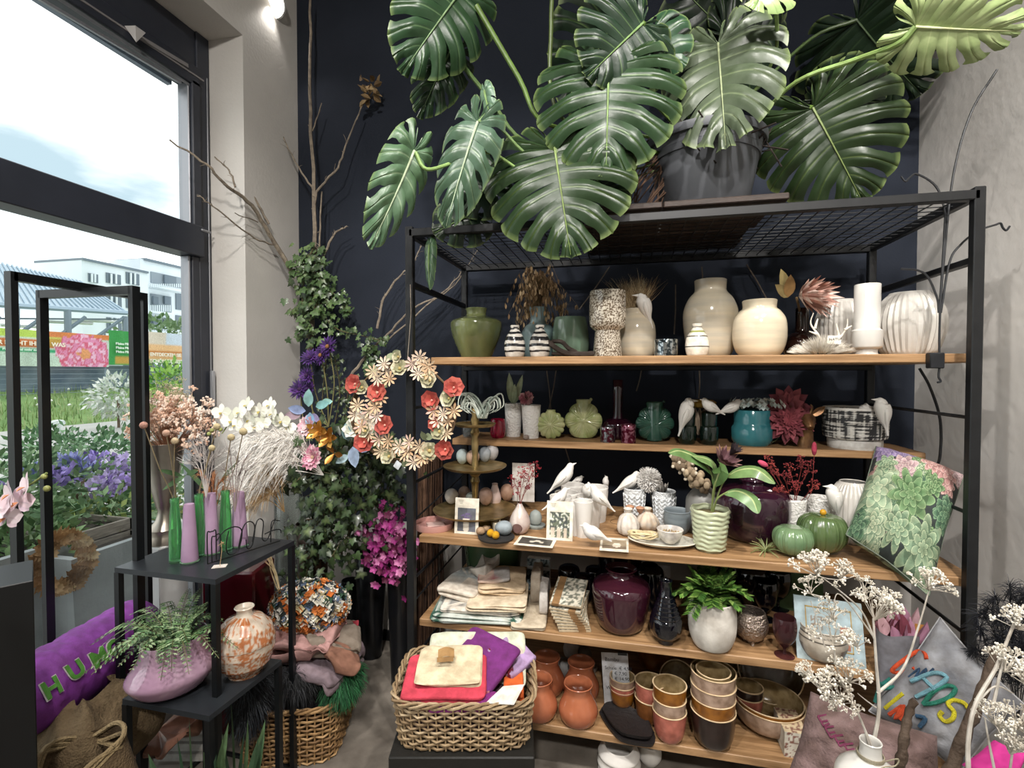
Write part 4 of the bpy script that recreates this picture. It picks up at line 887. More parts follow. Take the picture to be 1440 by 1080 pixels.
# notebooks / patterned pads tied with kraft paper
for i in range(9):
    p = pZ(802-i*.6, 890, S4); rot = .25-.05*i+R.uniform(-.06, .06); th = .0085; t = thing('patterned_pad', ['lowest', 'second', 'third', 'fourth', 'fifth', 'sixth', 'seventh', 'eighth', 'topmost'][i]+' patterned paper pad in the pile beside the plum vase', 'notepad', V((p.x, p.y+.09, S4+.001+i*(th+.0045))), 'patterned pads in a pile')
    M = Matrix.Rotation(rot, 3, 'Z') @ Matrix.Rotation(.02*i if i < 8 else .28, 3, 'X'); off = V((0, 0, .02 if i == 8 else 0)); se = R.random()*9
    g = G(); g.box(off+M @ V((0, 0, th/2)), (.132, .17, th), M, bev=.001); g.c = [C('#b9a88c')]*len(g.v)
    g.grid(lambda a, b: off+M @ V((-.064+.128*a, -.083+.166*b, th+.0006)), 22, 30, lambda a, b: C('#6d7064') if noise.noise(V((a*11+se, b*15, se))) > .05 else C('#cfcaba')); obj('pad', g, P(.8), t, smooth=False)
    g = G('#8d6b45'); g.box(off+M @ V((-.042 if i == 8 else .03, 0, th/2)), (.03, .172, th+.003), M); obj('kraft_band', g, P(.8), t, smooth=False)
M_blackg = mat('black_gloss', '#0c0b10', .08, coat=.8); M_bluebl = mat('midnight_glass', '#06070f', .05, trans=0, coat=.9)
vase('plum_vase', 'large dark plum shoulder vase on the fourth board', 'vase', 873, 893, S4, [(22, 0), (30, 6), (36, 25), (40, 50), (40, 58), (36, 65), (22, 72), (18, 76), (18, 80), (22, 84)], gl('deep_plum_glaze', '#33131f', rough=.1, coat=.9))
vase('black_vase', 'squat glossy black vase behind the plum vase', 'vase', 873, 0, S4, [(22, 0), (30, 20), (30, 50), (34, 80), (34, 92), (26, 100), (14, 104), (14, 108)], M_blackg, Y=2.36)
for px, Y, top, r, lab in ((801, 2.36, 794, 16, 'leftmost small black glossy jar behind the paper pads'), (821, 2.28, 806, 14, 'low black glossy jar between two taller ones'), (838, 2.4, 796, 15, 'black glossy jar touching the plum vase on its left')):
    loc = V((pY(px, 524, Y).x, Y, S4)); u = un(loc); h = (CH-S4)/u-(top-524); vase('black_jar', lab, 'jar', px, 0, S4, [(r*.6, 0), (r*.95, h*.25), (r, h*.6), (r*.9, h*.9), (r*.5, h)], M_blackg, Y=Y, group='black glossy jars', open_=False)
def pricecard(lab, x0, y0, x1, y1, Y, z, lines, lean=.06, roll=0, clip=False):
    a = pY(x0, y1, Y); b = pY(x1, y0, Y); W = b.x-a.x; H = b.z-z; t = thing('price_card', lab, 'price card', ((a.x+b.x)/2, Y, z)); M = Matrix.Rotation(roll, 3, 'Y') @ Matrix.Rotation(-lean, 3, 'X')
    g = G('#d6d8dc'); g.box(M @ V((0, 0, H/2)), (W, .0015, H), M); obj('paper', g, P(.6), t, smooth=False)
    for k, (x, y, s_, str_) in enumerate(lines):
        T4 = M.to_4x4() @ basis((W*(x-.5), -.0012, H*y), (1, 0, 0), (0, 0, 1)); g = text_g(str_, H*s_, .0001, T4, '#22242c', bold=0); o = obj('handwriting', g, P(.6), t, smooth=False)
    if clip: g = G('#15161a'); g.box(M @ V((W*.3, -.002, H*.99)), (W*.35, .005, H*.05), M); obj('clip', g, P(.4), t, smooth=False)
pricecard('handwritten price card leaning at the back behind the black ridged vase', 914, 797, 943, 850, 2.42, S4, [(.12, .86, .09, 'Ramon'), (.35, .78, .09, 'Vasen'), (.08, .62, .08, 'klein   € 14,90'), (.08, .52, .08, 'mittel  € 24,90'), (.08, .42, .08, 'groß   € 34,90')])
pr = [(11, 0), (11, 5), (15, 8), (21, 14), (22, 22), (22, 32)]
for k in range(6): pr += [(21.5-1.9*k, 34+5.4*k), (19.6-1.9*k, 36.5+5.4*k), (20.2-1.9*k, 38.5+5.4*k)]
pr += [(8, 69), (7.5, 84), (8.8, 87)]
vase('ridged_vase', 'midnight black glass vase with rings rising to a narrow neck', 'vase', 936, 908, S4, pr, M_bluebl, smooth=False, seg=44)
vase('dark_vase', 'dark glass vase standing behind the ridged black vase', 'vase', 915, 0, S4, [(14, 0), (20, 10), (20, 50), (12, 60)], M_bluebl, Y=2.3)
M_chalk = mat('chalky_white', '#dcd7ce', .6, var='#b9b2a8', vs=14, bump=.15)
vase('hammered_bowl', 'hammered silver bowl on little feet beside the white plant pot', 'bowl', 1056, 908, S4, [(9, 6), (16, 10), (21, 20), (22, 30), (19, 42), (18, 45)], mat('hammered_silver', '#a79a90', .22, .9, bump=1, bs=130), partname='bowl', kids=lambda t, u: [obj('foot', (lambda g: (g.tube([(cos(a)*9*u, sin(a)*9*u, 0), (cos(a)*9*u, sin(a)*9*u, 9*u)], 2.4*u, 8), g)[1])(G()), mat('hammered_silver'), t) for a in (.5, 2.6, 4.7)])
def wineglass(lab, px, py, s=1, Y=None, m=None):
    vase('wine_glass', lab, 'glass', px, py, S4, [(13*s, 0), (12*s, 1.2), (3*s, 3), (2.2*s, 7), (2.6*s, 11), (9*s, 18), (14*s, 28), (15.5*s, 42), (14*s, 54)], m or mat('smoked_red_glass', '#85555c', .04, trans=.9), Y=Y, wall=.0015, group='smoked stem glasses')
wineglass('smoked dark red stem glass at the front of the fourth board', 1103, 928)
wineglass('smoked stem glass behind the silver bowl', 1080, 0, 1, 2.3, M_bluebl); wineglass('smoked stem glass further back among the dark vases', 1098, 0, 1.1, 2.42, M_bluebl)
for px, Y, r, h, lab in ((1060, 2.45, 24, 78, 'broad black vase in the dark corner behind the fern'), (1030, 2.5, 20, 84, 'black vase right behind the fern leaves'), (1085, 2.55, 18, 62, 'lower black vase nearest the green card')):
    vase('black_vase', lab, 'vase', px, 0, S4, [(r*.6, 0), (r, h*.3), (r, h*.6), (r*.5, h*.85), (r*.55, h)], M_blackg, Y=Y, group='black vases in the corner')
def twot(h, a): return C('#7b6a5e') if h < .52 and sin(a*2+2.4) > .1 else C('#4f4a44') if abs(h-.72) < .02 or abs(h-.85) < .02 else C('#b9b0a2')
vase('banded_bowl', 'stoneware bowl with cream bands and brown patches before the blue picture', 'bowl', 1156, 932, S4, [(14, 0), (24, 8), (30, 22), (30, 34), (27, 43), (28, 46)], P(.45, .2), colf=twot, seg=60)
# pictures standing at the right of the fourth board
def picture(lab, q, cols, name='framed_picture', mark=True):
    q = [V(p) for p in q]; c = (q[0]+q[1])/2; t = thing(name, lab, 'picture', c)
    nrm = (q[1]-q[0]).cross(q[3]-q[0]).normalized(); f = lambda a, b, e=0: q[0].lerp(q[1], a).lerp(q[3].lerp(q[2], a), b)+nrm*e
    g = G(cols[0]); g.add([f(0, 0), f(1, 0), f(1, 1), f(0, 1), f(0, 0, -.012), f(1, 0, -.012), f(1, 1, -.012), f(0, 1, -.012)], [(0, 1, 2, 3), (4, 7, 6, 5), (0, 4, 5, 1), (1, 5, 6, 2), (2, 6, 7, 3), (3, 7, 4, 0)]); obj('board', g, P(.7), t, world=True, smooth=False)
    if mark:
        g = G(cols[1])
        for (a0, b0, a1, b1) in ((.16, .2, .84, .22), (.16, .84, .84, .86), (.16, .2, .175, .86), (.825, .2, .84, .86)): g.add([f(a0, b0, .0015), f(a1, b0, .0015), f(a1, b1, .0015), f(a0, b1, .0015)], [(0, 1, 2, 3)])
        obj('gold_line', g, P(.5), t, world=True, smooth=False, kind='stuff')
        g = G(); g.grid(lambda a, b: f(.2+.6*a, .24+.58*b, .001), 24, 24, lambda a, b: C('#a5705c') if (a > .75 and b < .6 and noise.noise(V((a*8, b*8, 1))) > -.2) else C('#8a7a6a') if .05 < a < .35 and .45 < b < .8 and noise.noise(V((a*16, b*16, 1))) > .0 else C(cols[0])); obj('print', g, P(.6), t, world=True, smooth=False)
    return t
b0 = pZ(1121, 925, S4); b1 = b0+V((.215, -.03, 0)); h = .215
picture('pale blue framed picture with a thin gold line leaning behind the banded bowl', [b0, b1, b1+V((0, .05, h)), b0+V((0, .05, h))], ['#a9bcc2', '#b59a5a'])
b0 = V((b0.x-.035, 2.42, S4)); picture('plain moss green picture board behind the pale blue one', [b0, b0+V((.26, -.02, 0)), b0+V((.26, .02, .28)), b0+V((0, .04, .28))], ['#5d7a52', '#5d7a52'], mark=False)
# ================================================================ FIFTH BOARD
M_terra = gl('terracotta_glaze', '#b06a4a', rough=.2, var='#98563a', vs=10)
for px, py, Y, s, lab in ((769, 980, None, .96, 'terracotta bellied cup, back left of the four'), (817, 988, None, .97, 'terracotta bellied cup, back right of the four'), (757, 1015, None, 1.02, 'terracotta bellied cup, front left, partly behind the basket'), (813, 1023, None, 1.04, 'terracotta bellied cup, front right of the four')):
    vase('terracotta_cup', lab, 'cup', px, py, S5, [(v*s, h*s) for v, h in ((14, 0), (22, 3), (26, 12), (25.5, 21), (20, 33), (17.5, 40), (18, 46), (19.5, 51))], M_terra, group='bellied terracotta cups')
for i, (px, py, r, col, lab) in enumerate(((771, 928, 11, '#8f8a86', 'grey stone egg at the left of the nest group'), (804, 930, 12, '#c2bfbb', 'white stone egg at the top of the nest group'), (792, 941, 12, '#8d8b8a', 'grey stone egg at the front of the nest group'), (822, 934, 10, '#5f5a55', 'dark stone egg at the right of the nest group'), (812, 942, 8, '#9a9590', 'small stone egg between the larger ones'), (783, 944, 8, '#a5908a', 'small pinkish stone egg low at the left'))):
    p = pZ(px, py+10, S5); p.z = S5; u = un(p); g = G(col); g.ball((0, 0, r*u*1.05+ (14*u if i in (1, 3) else 0)), (r*u, r*u*1.0, r*u*1.15), 18, 12, Matrix.Rotation(R.uniform(-.6, .6), 3, 'Y')); tag(obj('stone_egg', g, P(.6), loc=p), lab, 'egg', 'stone eggs on the lowest board')
p = pZ(829, 945, S5); g = G('#a39b90')
for k in range(60): d = rv(1).normalized(); d.z = abs(d.z); g.ball(p+V((d.x*.035, d.y*.03, d.z*.05)), .008, 6, 4)
tag(obj('coral_piece', g, P(.8), loc=p, world=True), 'knobbly pale coral piece beside the stone eggs', 'coral')
pricecard('handwritten price card leaning behind the stack of three little bowls', 850, 923, 888, 985, 2.16, S5, [(.12, .84, .10, 'Bambu'), (.1, .68, .09, 'Schale  € 4,90'), (.45, .58, .09, '€ 7,90'), (.45, .48, .09, '€ 14,90'), (.1, .3, .09, 'Weißwand'), (.4, .2, .08, '€ 19,90')], roll=-.07, clip=True)
M_slate = mat('black_slate_plate', '#221e1e', .5, bump=.35, bs=60)
for k in range(2):
    p = pZ(880, 1018+k*0, S5); u = un(p); g = G(); pts = [(-36, 6), (-30, 16), (-12, 20), (18, 10), (34, -4), (36, -22), (20, -26), (-6, -24), (-24, -10)]; pts = [(q.x, q.y) for q in bez([(a, b, 0) for a, b in pts]+[(-36, 6, 0)], 3)][:-1]
    n = len(pts); s_ = 1-.1*k; zz = (k*7)*u
    g.add([V((x*u*s_, y*1.5*u*s_, zz)) for x, y in pts]+[V((x*u*s_*1.04, y*1.56*u*s_, zz+5*u)) for x, y in pts]+[V((x*u*s_*.92, y*1.38*u*s_, zz+3*u)) for x, y in pts]+[V((0, 0, zz+2*u))],
        [tuple(range(n-1, -1, -1))]+[(i, (i+1) % n, n+(i+1) % n, n+i) for i in range(n)]+[(n+i, n+(i+1) % n, 2*n+(i+1) % n, 2*n+i) for i in range(n)]+[(2*n+i, 2*n+(i+1) % n, 3*n) for i in range(n)])
    tag(obj('slate_plate', g, M_slate, loc=p), 'rounded triangular black slate plate, '+('lower' if k == 0 else 'upper')+' of the two', 'plate', 'triangular slate plates')
# bamboo bowls: coloured outside, plain tan lacquer with a pale rim inside
def bowl(lab, px, py, zoff, r, h, col, group, rb=.55, base=None, inner='#a08b66', loc=None, name='bamboo_bowl', tilt=None):
    if loc is None: loc = place(px, py, S5, None, r*rb)
    u = un(loc); loc = V((loc.x, loc.y, loc.z+zoff*u)); t = thing(name, lab, 'bowl', loc, group)
    pr = smoothp([(r*rb*u, 0), (r*.82*u, h*.18*u), (r*.95*u, h*.55*u), (r*u, h*u)], 5); g = G(col); g.lathe(pr, 40, cap='b')
    g2 = G(inner); w_ = .003; g2.lathe([(a-w_, b) for a, b in reversed(pr) if b > .006]+[(r*rb*u*.9, .005), (.0004, .005)], 40, cap='')
    o = obj('bowl', g, P(.3, .5, var='#c8c0b8'), t); obj('inner_glaze', g2, P(.25, .4, var='#c0b8a8'), t)
    g3 = G('#d5bd98'); g3.lathe([(r*u, (h-1)*u), (r*u+.0015, h*u), (r*u-.001, h*u+.0015), (r*u-w_-.0005, h*u+.001), (r*u-w_, (h-1)*u)], 40, cap=''); obj('rim', g3, P(.4), t)
    if tilt:
        t.rotation_euler = tilt
    return loc, u
gb = 'stacked bamboo bowls'
PK, OC, SA, DK = '#b5695a', '#8f5a1c', '#ab9280', '#2a1d19'
def stack(px, py, items, gl_, zb=0):
    L0 = place(px, py, S5, None, items[0][2]*.55)
    for lab, zo, r, h, col in items: bowl(lab, px, py, zo+zb, r, h, col, gb, loc=L0.copy())
stack(875, 1003, [('ochre little bowl at the bottom of the stack of three on the slate', 0, 17, 24, OC), ('pink little bowl in the middle of the stack of three on the slate', 8, 17.5, 22, PK), ('sand little bowl on top of the stack of three on the slate', 16, 17.5, 24, SA)], 0, 7)
stack(941, 1047, [('pink bowl at the bottom of the front middle stack', 0, 23, 42, PK), ('sand bowl in the middle of the front middle stack', 25, 22.5, 34, SA), ('ochre bowl on top of the front middle stack', 42, 23, 36, OC)], 0)
stack(1002, 1056, [('large dark brown bowl at the bottom of the tallest stack', 0, 30, 50, DK), ('large ochre bowl second from below in the tallest stack', 26, 29.5, 42, OC), ('large sand bowl third from below in the tallest stack', 42, 30, 44, SA), ('large sand bowl at the top of the tallest stack', 60, 30, 44, SA), ('smaller ochre tan bowl nested in the top bowl of the tallest stack', 66, 23, 38, '#a08a62')], 0)
stack(914, 1020, [('brown orange bowl under the pink one behind the slate plates', 0, 21, 34, '#7a4a22'), ('pink bowl on the brown orange one behind the slate plates', 20, 21, 36, PK)], 0)
stack(1080, 1034, [('wide sand bowl at the bottom on the right', 0, 46, 34, SA), ('wide ochre rimmed bowl nested in the wide sand bowl', 6, 44, 32, OC)], 0)
stack(1052, 1022, [('small pink bowl resting in the wide bowls', 0, 19, 26, PK), ('small dark bowl on the small pink one in the wide bowls', 12, 19, 26, DK)], 0, 14)
L = place(920, 944, S5, None, 12); bowl('ochre and white bowl at the back under the fourth board', 0, 0, 0, 25, 34, OC, gb, loc=L)
for (px, py, r, lab, Y) in ((955, 985, 24, 'tan bowl tipped on its side behind the front middle stack', 2.30), (1012, 975, 30, 'large tan plate standing at the back of the lowest board', 2.5), (1083, 1000, 42, 'very large grey brown bowl standing tilted behind the wide bowls', 2.38)):
    p = pY(px, 524, Y); L = V((p.x, Y, S5+r*un(p)*.95)); bowl(lab, 0, 0, 0, r, r*.5, '#6f6252', gb, loc=L, inner='#6d604e' if r > 40 else '#8c7a58', tilt=(1.15, 0, 0))
# whitewashed little crate
b0 = pZ(1103, 1064, S5); t = thing('patterned_box', 'pale patterned card box at the right end of the lowest board', 'box', b0+V((.04, .07, 0)))
g = G(); g.grid(lambda a, b: V((-.04+.08*a, -.07, .095*b)), 16, 22, lambda a, b: C('#8a5f52') if noise.noise(V((a*7, b*9, 4))) > .15 else C('#d8d2c4')); g.grid(lambda a, b: V((-.04+.08*a, -.07+.14*b, .095)), 14, 20, lambda a, b: C('#8a5f52') if noise.noise(V((a*7, b*9, 8))) > .05 else C('#d5c2a0')); g.grid(lambda a, b: V((-.04, .07-.14*a, .095*b)), 16, 20, lambda a, b: C('#c9c2b4')); g.box((0, .002, .047), (.079, .139, .094)); obj('box', g, P(.7), t, smooth=False)
# below the lowest board
vase('ribbed_bowl', 'squat white ribbed ceramic vase on the floor under the unit', 'vase', 873, 0, 0, [(20, 0), (29, 6), (27, 14), (30, 20), (27, 28), (29, 33), (24, 40), (20, 42)], M_bisc, Y=2.05, seg=40)
vase('ribbed_bowl', 'smaller white ceramic dish on the floor left of the wicker tray', 'dish', 917, 0, 0, [(10, 0), (16, 10), (15, 28)], M_bisc, Y=2.15)
# ================================================================ WICKER
M_wick = P(.7, bump=.3, bs=60)
def basket(name, label, c, W, D, H, rot, rows, stakes, col, kids=True, rr=.0042, flare=1.08):
    t = thing(name, label, 'basket', c, rot=rot); cr = .03
    def per(s, k):   # rounded rectangle perimeter
        w_, d_ = W*k/2, D*k/2; a = 2*pi*s; x = w_*sp(cos(a), .38); y = d_*sp(sin(a), .38); return V((x, y, 0))
    # arclength param
    def loop(k, n):
        pts = [per(i/400, k) for i in range(400)]; ln = [0]
        for i in range(400): ln.append(ln[-1]+(pts[(i+1) % 400]-pts[i]).length)
        o = []; j = 0
        for i in range(n):
            s = ln[-1]*i/n
            while ln[j+1] < s: j += 1
            o.append(pts[j].lerp(pts[(j+1) % 400], (s-ln[j])/max(1e-6, ln[j+1]-ln[j])))
        return o
    g = G(); N = stakes*4
    for r_ in range(rows):
        k = 1+(flare-1)*r_/rows; L = loop(k, N); z = H*(r_+.5)/rows; ps = []
        for i, p in enumerate(L):
            nrm = V((p.x/W, p.y/D, 0)).normalized(); ps.append(p+nrm*(.006*cos(pi*i/2+(r_ % 2)*pi))+V((0, 0, z+.0015*sin(i*1.7+r_))))
        g.color(R.choice(col)); ps.append(ps[0]); g.tube(ps, rr, 5)
    obj('weave', g, M_wick, t, kind='stuff')
    g = G(col[0]); L = loop(1, stakes*2); L2 = loop(flare, stakes*2)
    for i in range(0, stakes*2): g.tube([L[i], L2[i]+V((0, 0, H))], rr*.8, 4)
    obj('stakes', g, M_wick, t, kind='stuff')
    for ph in range(3):
        g = G(col[ph % len(col)]); L = loop(flare*1.01, stakes*3); ps = [p+V((p.x/W, p.y/D, 0)).normalized()*.007*cos(i*.9+ph*2.1)+V((0, 0, H+.004+.008*sin(i*.9+ph*2.1))) for i, p in enumerate(L)]; ps.append(ps[0]); g.tube(ps, rr*1.1, 6); obj('rim_strand', g, M_wick, t)
    g = G(col[1]); 
    g.add([tuple(p*.98+V((0, 0, .012))) for p in loop(1, 40)], [tuple(range(40))]); obj('bottom', g, M_wick, t)
    return t
wcol = ['#9c8565', '#8a7355', '#ad9879', '#7c6548']
fl = pD(556, 1052, 1.60); bz = fl.z; cc = (pZ(650, 1056, bz)); u = un(cc)
BW, BD = .43, .31
BC = V((cc.x, cc.y, bz))+Matrix.Rotation(YAW, 3, 'Z') @ V((0, BD/2, 0))
st = thing('black_stool', 'black wooden stool carrying the wicker basket', 'stool', (BC.x, BC.y, 0), rot=YAW)
g = G(); g.box((0, .0, bz-.022), (.46, .36, .04), bev=.004); obj('seat', g, mat('black_wood', '#15130f', .6, bump=.2), st)
for sx in (-1, 1):
    for sy in (-1, 1): g = G(); g.box((sx*.19, sy*.14, (bz-.04)/2), (.035, .035, bz-.043)); obj('leg', g, mat('black_wood'), st, smooth=False)
g = G(); g.box((0, -.14, bz-.16), (.35, .02, .03)); obj('stretcher', g, mat('black_wood'), st, smooth=False)
basket('wicker_basket', 'low rectangular wicker basket heaped with folded textiles on the black stool', (BC.x, BC.y, bz), BW, BD, .15, YAW, 11, 26, wcol)
RB = Matrix.Rotation(YAW, 3, 'Z')
def inb(x, y, z): return V((BC.x, BC.y, bz))+RB @ V((x, y, z))
gt_ = 'textiles heaped in the front basket'
def tb(lab, x, y, z, W, D, T, rot, col, n=1, colf=None, tx=0, ty=0, amp=.006, res=(60, 18), cat='cloth', name='folded_cloth', bend=None):
    M0 = Matrix.Rotation(tx, 3, 'X') @ Matrix.Rotation(ty, 3, 'Y'); return towel(lab, 0, 0, 0, W, D, T, YAW+rot, col, n, colf, group=gt_, M0=M0, amp=amp, res=res, loc=inb(x, y, z), cat=cat, name=name, bend=bend)
tb('hidden dark cloth at the bottom of the wicker basket', 0, 0, .02, .34, .24, .10, 0, '#4a3440', 2)
tb('pale green bedding with faint pink flowers standing at the back of the basket', .03, .09, .145, .36, .20, .035, 0, '#fff', 2, pat('#c9cdb8', ['#d3b8b4'], 22, .22), tx=.55)
tb('lilac cloth with a dark red embroidered edge rolled at the right back', .15, .085, .14, .13, .15, .05, -.7, '#fff', 2, lambda x, y, z: C('#6f1226') if y < -.02 and noise.noise(V((x*60, y*60, 1))) > 0 else C('#b59ac4'), amp=.012, ty=.3)
tb('purple velvet cushion cover lying slanted behind the cream garment', .03, .035, .155, .26, .26, .03, -.72, '#6f2a70', 1, tx=.45, amp=.008)
tb('orange knitted cloth peeping out at the right of the basket', .165, -.01, .10, .07, .16, .05, 0, '#d8632a', 2, amp=.012)
tb('plaid pink and wine cloth at the front of the basket', -.04, -.10, .125, .26, .10, .035, .03, '#fff', 2, lambda x, y, z: C('#c9a58a') if abs(((x*18+y*9) % 1)-.5) < .12 else C('#7d2c5a') if abs(((y*22-x*7) % 1)-.5) < .2 else C('#b5677a'), amp=.01)
tb('wine purple cloth edge hanging over the front rim', .0, -.14, .125, .22, .05, .03, .05, '#7a2470', 1, amp=.01)
tb('coral red cloth under the cream garment', -.065, -.055, .16, .28, .20, .030, .03, '#c23e50', 2, tx=.12, amp=.006)
tb('cream cotton garment folded on the coral cloth', -.055, -.035, .195, .22, .18, .026, .03, '#d6c7a8', 2, tx=.16, amp=.009)
g = G('#a07c4e'); M_ = Matrix.Rotation(.35, 3, 'Z'); g.grid(lambda a, b: inb(-.065, -.045, .245)+M_ @ V((.034*(a-.5)*2*.8, .022*(b-.5)*2*.8, .008*sin(a*pi)+.012*b)), 8, 6); g.grid(lambda a, b: inb(-.065, -.07, .238)+M_ @ V((.034*(a-.5)*2*.8, .004*b, .014*b)), 8, 3)
tag(obj('kraft_label', g, P(.7), loc=inb(-.065, -.045, .24), world=True), 'folded brown paper label on the cream garment', 'label')
a = inb(.13, -.135, .172); g = G('#dcd8d0'); g.add([a+RB @ V(p) for p in ((-.055, -.03, -.01), (.035, -.045, -.005), (.07, .03, .012), (.0, .03, .006))], [(0, 1, 2, 3)]); g.add([a+RB @ V(p)+V((0, 0, -.0015)) for p in ((-.055, -.03, -.01), (.035, -.045, -.005), (.07, .03, .012), (.0, .03, .006))], [(3, 2, 1, 0)]); tag(obj('paper_card', g, P(.6), loc=a, world=True, smooth=False), 'blank white card lying on the right front rim of the basket', 'card')
# ================================================================ THE MONSTERA ON TOP
mp_ = pD(990, 288, 2.02); mp_ = V((mp_.x, mp_.y+.02, ZT+.037)); u = un(mp_)
mt = thing('monstera_plant', 'huge monstera with split glossy leaves in a grey plastic pot on top of the shelf', 'plant', mp_)
hP = (pD(990, 200, 2.02).z-mp_.z); 
g = G(); g.lathe([(.155, 0), (.165, .01), (.205, hP*.72), (.21, hP*.72), (.212, hP*.74), (.218, hP*.90), (.232, hP*.90), (.236, hP*.93), (.236, hP), (.222, hP), (.215, hP*.8), (.0005, hP*.8)], 56); obj('pot', g, mat('grey_plastic', '#4b4d51', .5, bump=.04), mt)
g = G('#241a14')
for i in range(160): a, r = R.uniform(0, 6.28), .2*sqrt(R.random()); p = V((r*cos(a), r*sin(a), hP*.8)); g.tube(bez([p, p+rv(.05)+V((0, 0, .05)), p+rv(.1)+V((0, 0, .0))], 3), .003, 4)
g.ball((0, 0, hP*.8), (.2, .2, .03), 16, 8); obj('soil_and_roots', g, P(.9), mt, kind='stuff')
M_mon = mat('monstera_leaf', '#ffffff', .36, attr=True, var='#c9d2c0', vs=14, spec=.4, bump=.12, bs=30)
def monstera(pb, pt, tb, tt, width, roll=0, col='#2f4a2b', vein='#6f8a55', nl=7, droop=.12, cup=.10, gap=.2, asym=1.0, tw=0):
    B = pD(*pb, tb); T = pD(*pt, tt); ax = (T-B); L = ax.length; ax.normalize(); u = un((B+T)/2); W = width*u/2*1.08
    n = (C0-(B+T)/2).normalized(); n = (n-ax*n.dot(ax)).normalized(); n = Matrix.Rotation(roll, 3, ax) @ n; x = ax.cross(n).normalized()
    nl = nl+2 if nl > 5 else nl; g = G(); c1 = tuple(x*.78 for x in C(col)); c2 = tuple(x*.85 for x in C(vein)); c3 = tuple(a*.55+b*.45 for a, b in zip(c1, c2))
    half = bez([(.0, -.02, 0), (.22, -.27, 0), (.66, -.24, 0), (1.0, .04, 0), (1.0, .34, 0), (.86, .60, 0), (.55, .84, 0), (.2, .97, 0), (0, 1.0, 0)], 8); NH = len(half)-1
    def E(s):
        f = s*NH; i = min(int(f), NH-1); return half[i].lerp(half[i+1], f-i)
    def Mid(s): return max(0, (s-.36)/.64)**1.15*.95
    ts = [0, .12, .3, .44, .5, .56, .7, .88, 1]; nr = 13
    for side in (-1, 1):
        for k in range(nl):
            vs = []; cs = []; fs = []; hole = R.uniform(.36, .62); close = R.random() < .45
            g0 = gap*.62*R.uniform(.6, 1.3)*(0 if k == 0 else 1); g1 = gap*.62*R.uniform(.6, 1.3)*(.3 if k == nl-1 else 1)
            for i in range(nr+1):
                rho = i/nr
                def opn(gm):
                    if rho <= hole: return 0
                    q = (rho-hole)/(1-hole); o = min(1, q*3)*gm
                    if close: o *= max(0, min(1, (1-q)*5))
                    return o
                a0, a1 = opn(g0), opn(g1)
                for t in ts:
                    s = (k+a0+(1-a0-a1)*t)/nl; e = E(s); m = Mid(s)
                    r_ = rho*(1-.05*(abs(t-.5)*2)**2*(rho > .85))
                    px_, py_ = e.x*asym if side < 0 else e.x, e.y; cy = m+(py_-m)*.25
                    X = 2*(1-r_)*r_*px_*.55+r_*r_*px_; Y_ = (1-r_)**2*m+2*(1-r_)*r_*cy+r_*r_*py_
                    zz = cup*(abs(X)**1.3)*.6 - .16*r_*r_*abs(X)-droop*Y_*Y_*1.2 + .035*sin(pi*t)*min(1, r_*2)*(1 if k else .5) -.02*(abs(t-.5) < .02)*r_
                    zz += .05*noise.noise(V((X*2+k, Y_*3, side*3)))*r_
                    p = B+ax*(Y_*L)+x*(side*X*W)+n*(zz*L)
                    p += n*(tw*side*X*L)
                    vs.append(p); d_ = abs(t-.5)
                    cs.append(c3 if d_ < .02 and r_ < .95 else (tuple(a*.6+b*.4 for a, b in zip(c1, C('#8a9a5e'))) if rho == 1 else c1) )
            m_ = len(ts)
            for i in range(nr):
                for j in range(m_-1):
                    q = (i*m_+j, i*m_+j+1, (i+1)*m_+j+1, (i+1)*m_+j); fs.append(q if side > 0 else q[::-1])
            g.add(vs, fs, cs)
    o = obj('leaf', g, M_mon, mt, world=True, ang=80)
    g = G(vein); g.tube([B+ax*(q*L*.97)-n*(droop*1.2*(q*.97)**2*L-.004) for q in [i/10 for i in range(11)]], [.0045*(1-q/12) for q in range(11)], 6)
    o2 = obj('midrib', g, P(.4), world=True); o2.parent = o; o2.matrix_parent_inverse = Matrix.Translation(-V(mt.location))
    return B
def petiole(pts, r=.008, col='#4f6335'):
    g = G(col); q = bez([pD(*p) if len(p) == 3 else p for p in pts], 5); g.tube(q, [r*(.7+.5*i/len(q)) for i in range(len(q))], 8); obj('petiole', g, P(.45), mt, world=True)
RT0 = (985, 215, 2.05)
D1, D2, D3 = '#203424', '#1a2a1c', '#2b4228'
monstera((1035, 62), (950, -30), 2.3, 2.2, 200, .2, D2, nl=6); 
monstera((1020, 55), (1110, 40), 2.25, 2.2, 150, -.3, D2, nl=6)
monstera((1205, 28), (1292, 138), 2.15, 2.15, 200, .25, '#1c2c1c', '#3c4f30', nl=7)
monstera((862, 30), (800, 150), 2.3, 2.25, 150, -.5, D2, nl=6)
monstera((1010, 62), (1022, 214), 1.90, 1.74, 160, .12, '#525c4a', '#8f9a78', nl=7, gap=.22, droop=-.02)  # leaf colour paled towards grey to carry the lamp glare on it
monstera((856, 92), (852, 250), 1.82, 1.78, 196, .0, D3, '#7f9a5f', nl=8, gap=.2, droop=.02)
monstera((904, 33), (830, 102), 1.80, 1.76, 150, .1, D1, nl=7)
monstera((915, 50), (962, 92), 1.88, 1.85, 90, -.4, '#2c4a33', nl=5)
monstera((780, 208), (802, 358), 1.86, 1.74, 205, .05, '#26391f', '#6f8248', nl=8, gap=.18, droop=.06)
monstera((1143, 152), (1216, 284), 1.90, 1.86, 176, -.1, '#28381f', '#6b7a48', nl=8, gap=.18)
monstera((1150, 138), (1246, 150), 1.95, 1.95, 110, .5, D2, nl=6)
monstera((1287, 37), (1440, 46), 1.62, 1.55, 118, .25, '#b4c48c', '#d8e0ac', nl=7, gap=.22, droop=.05)
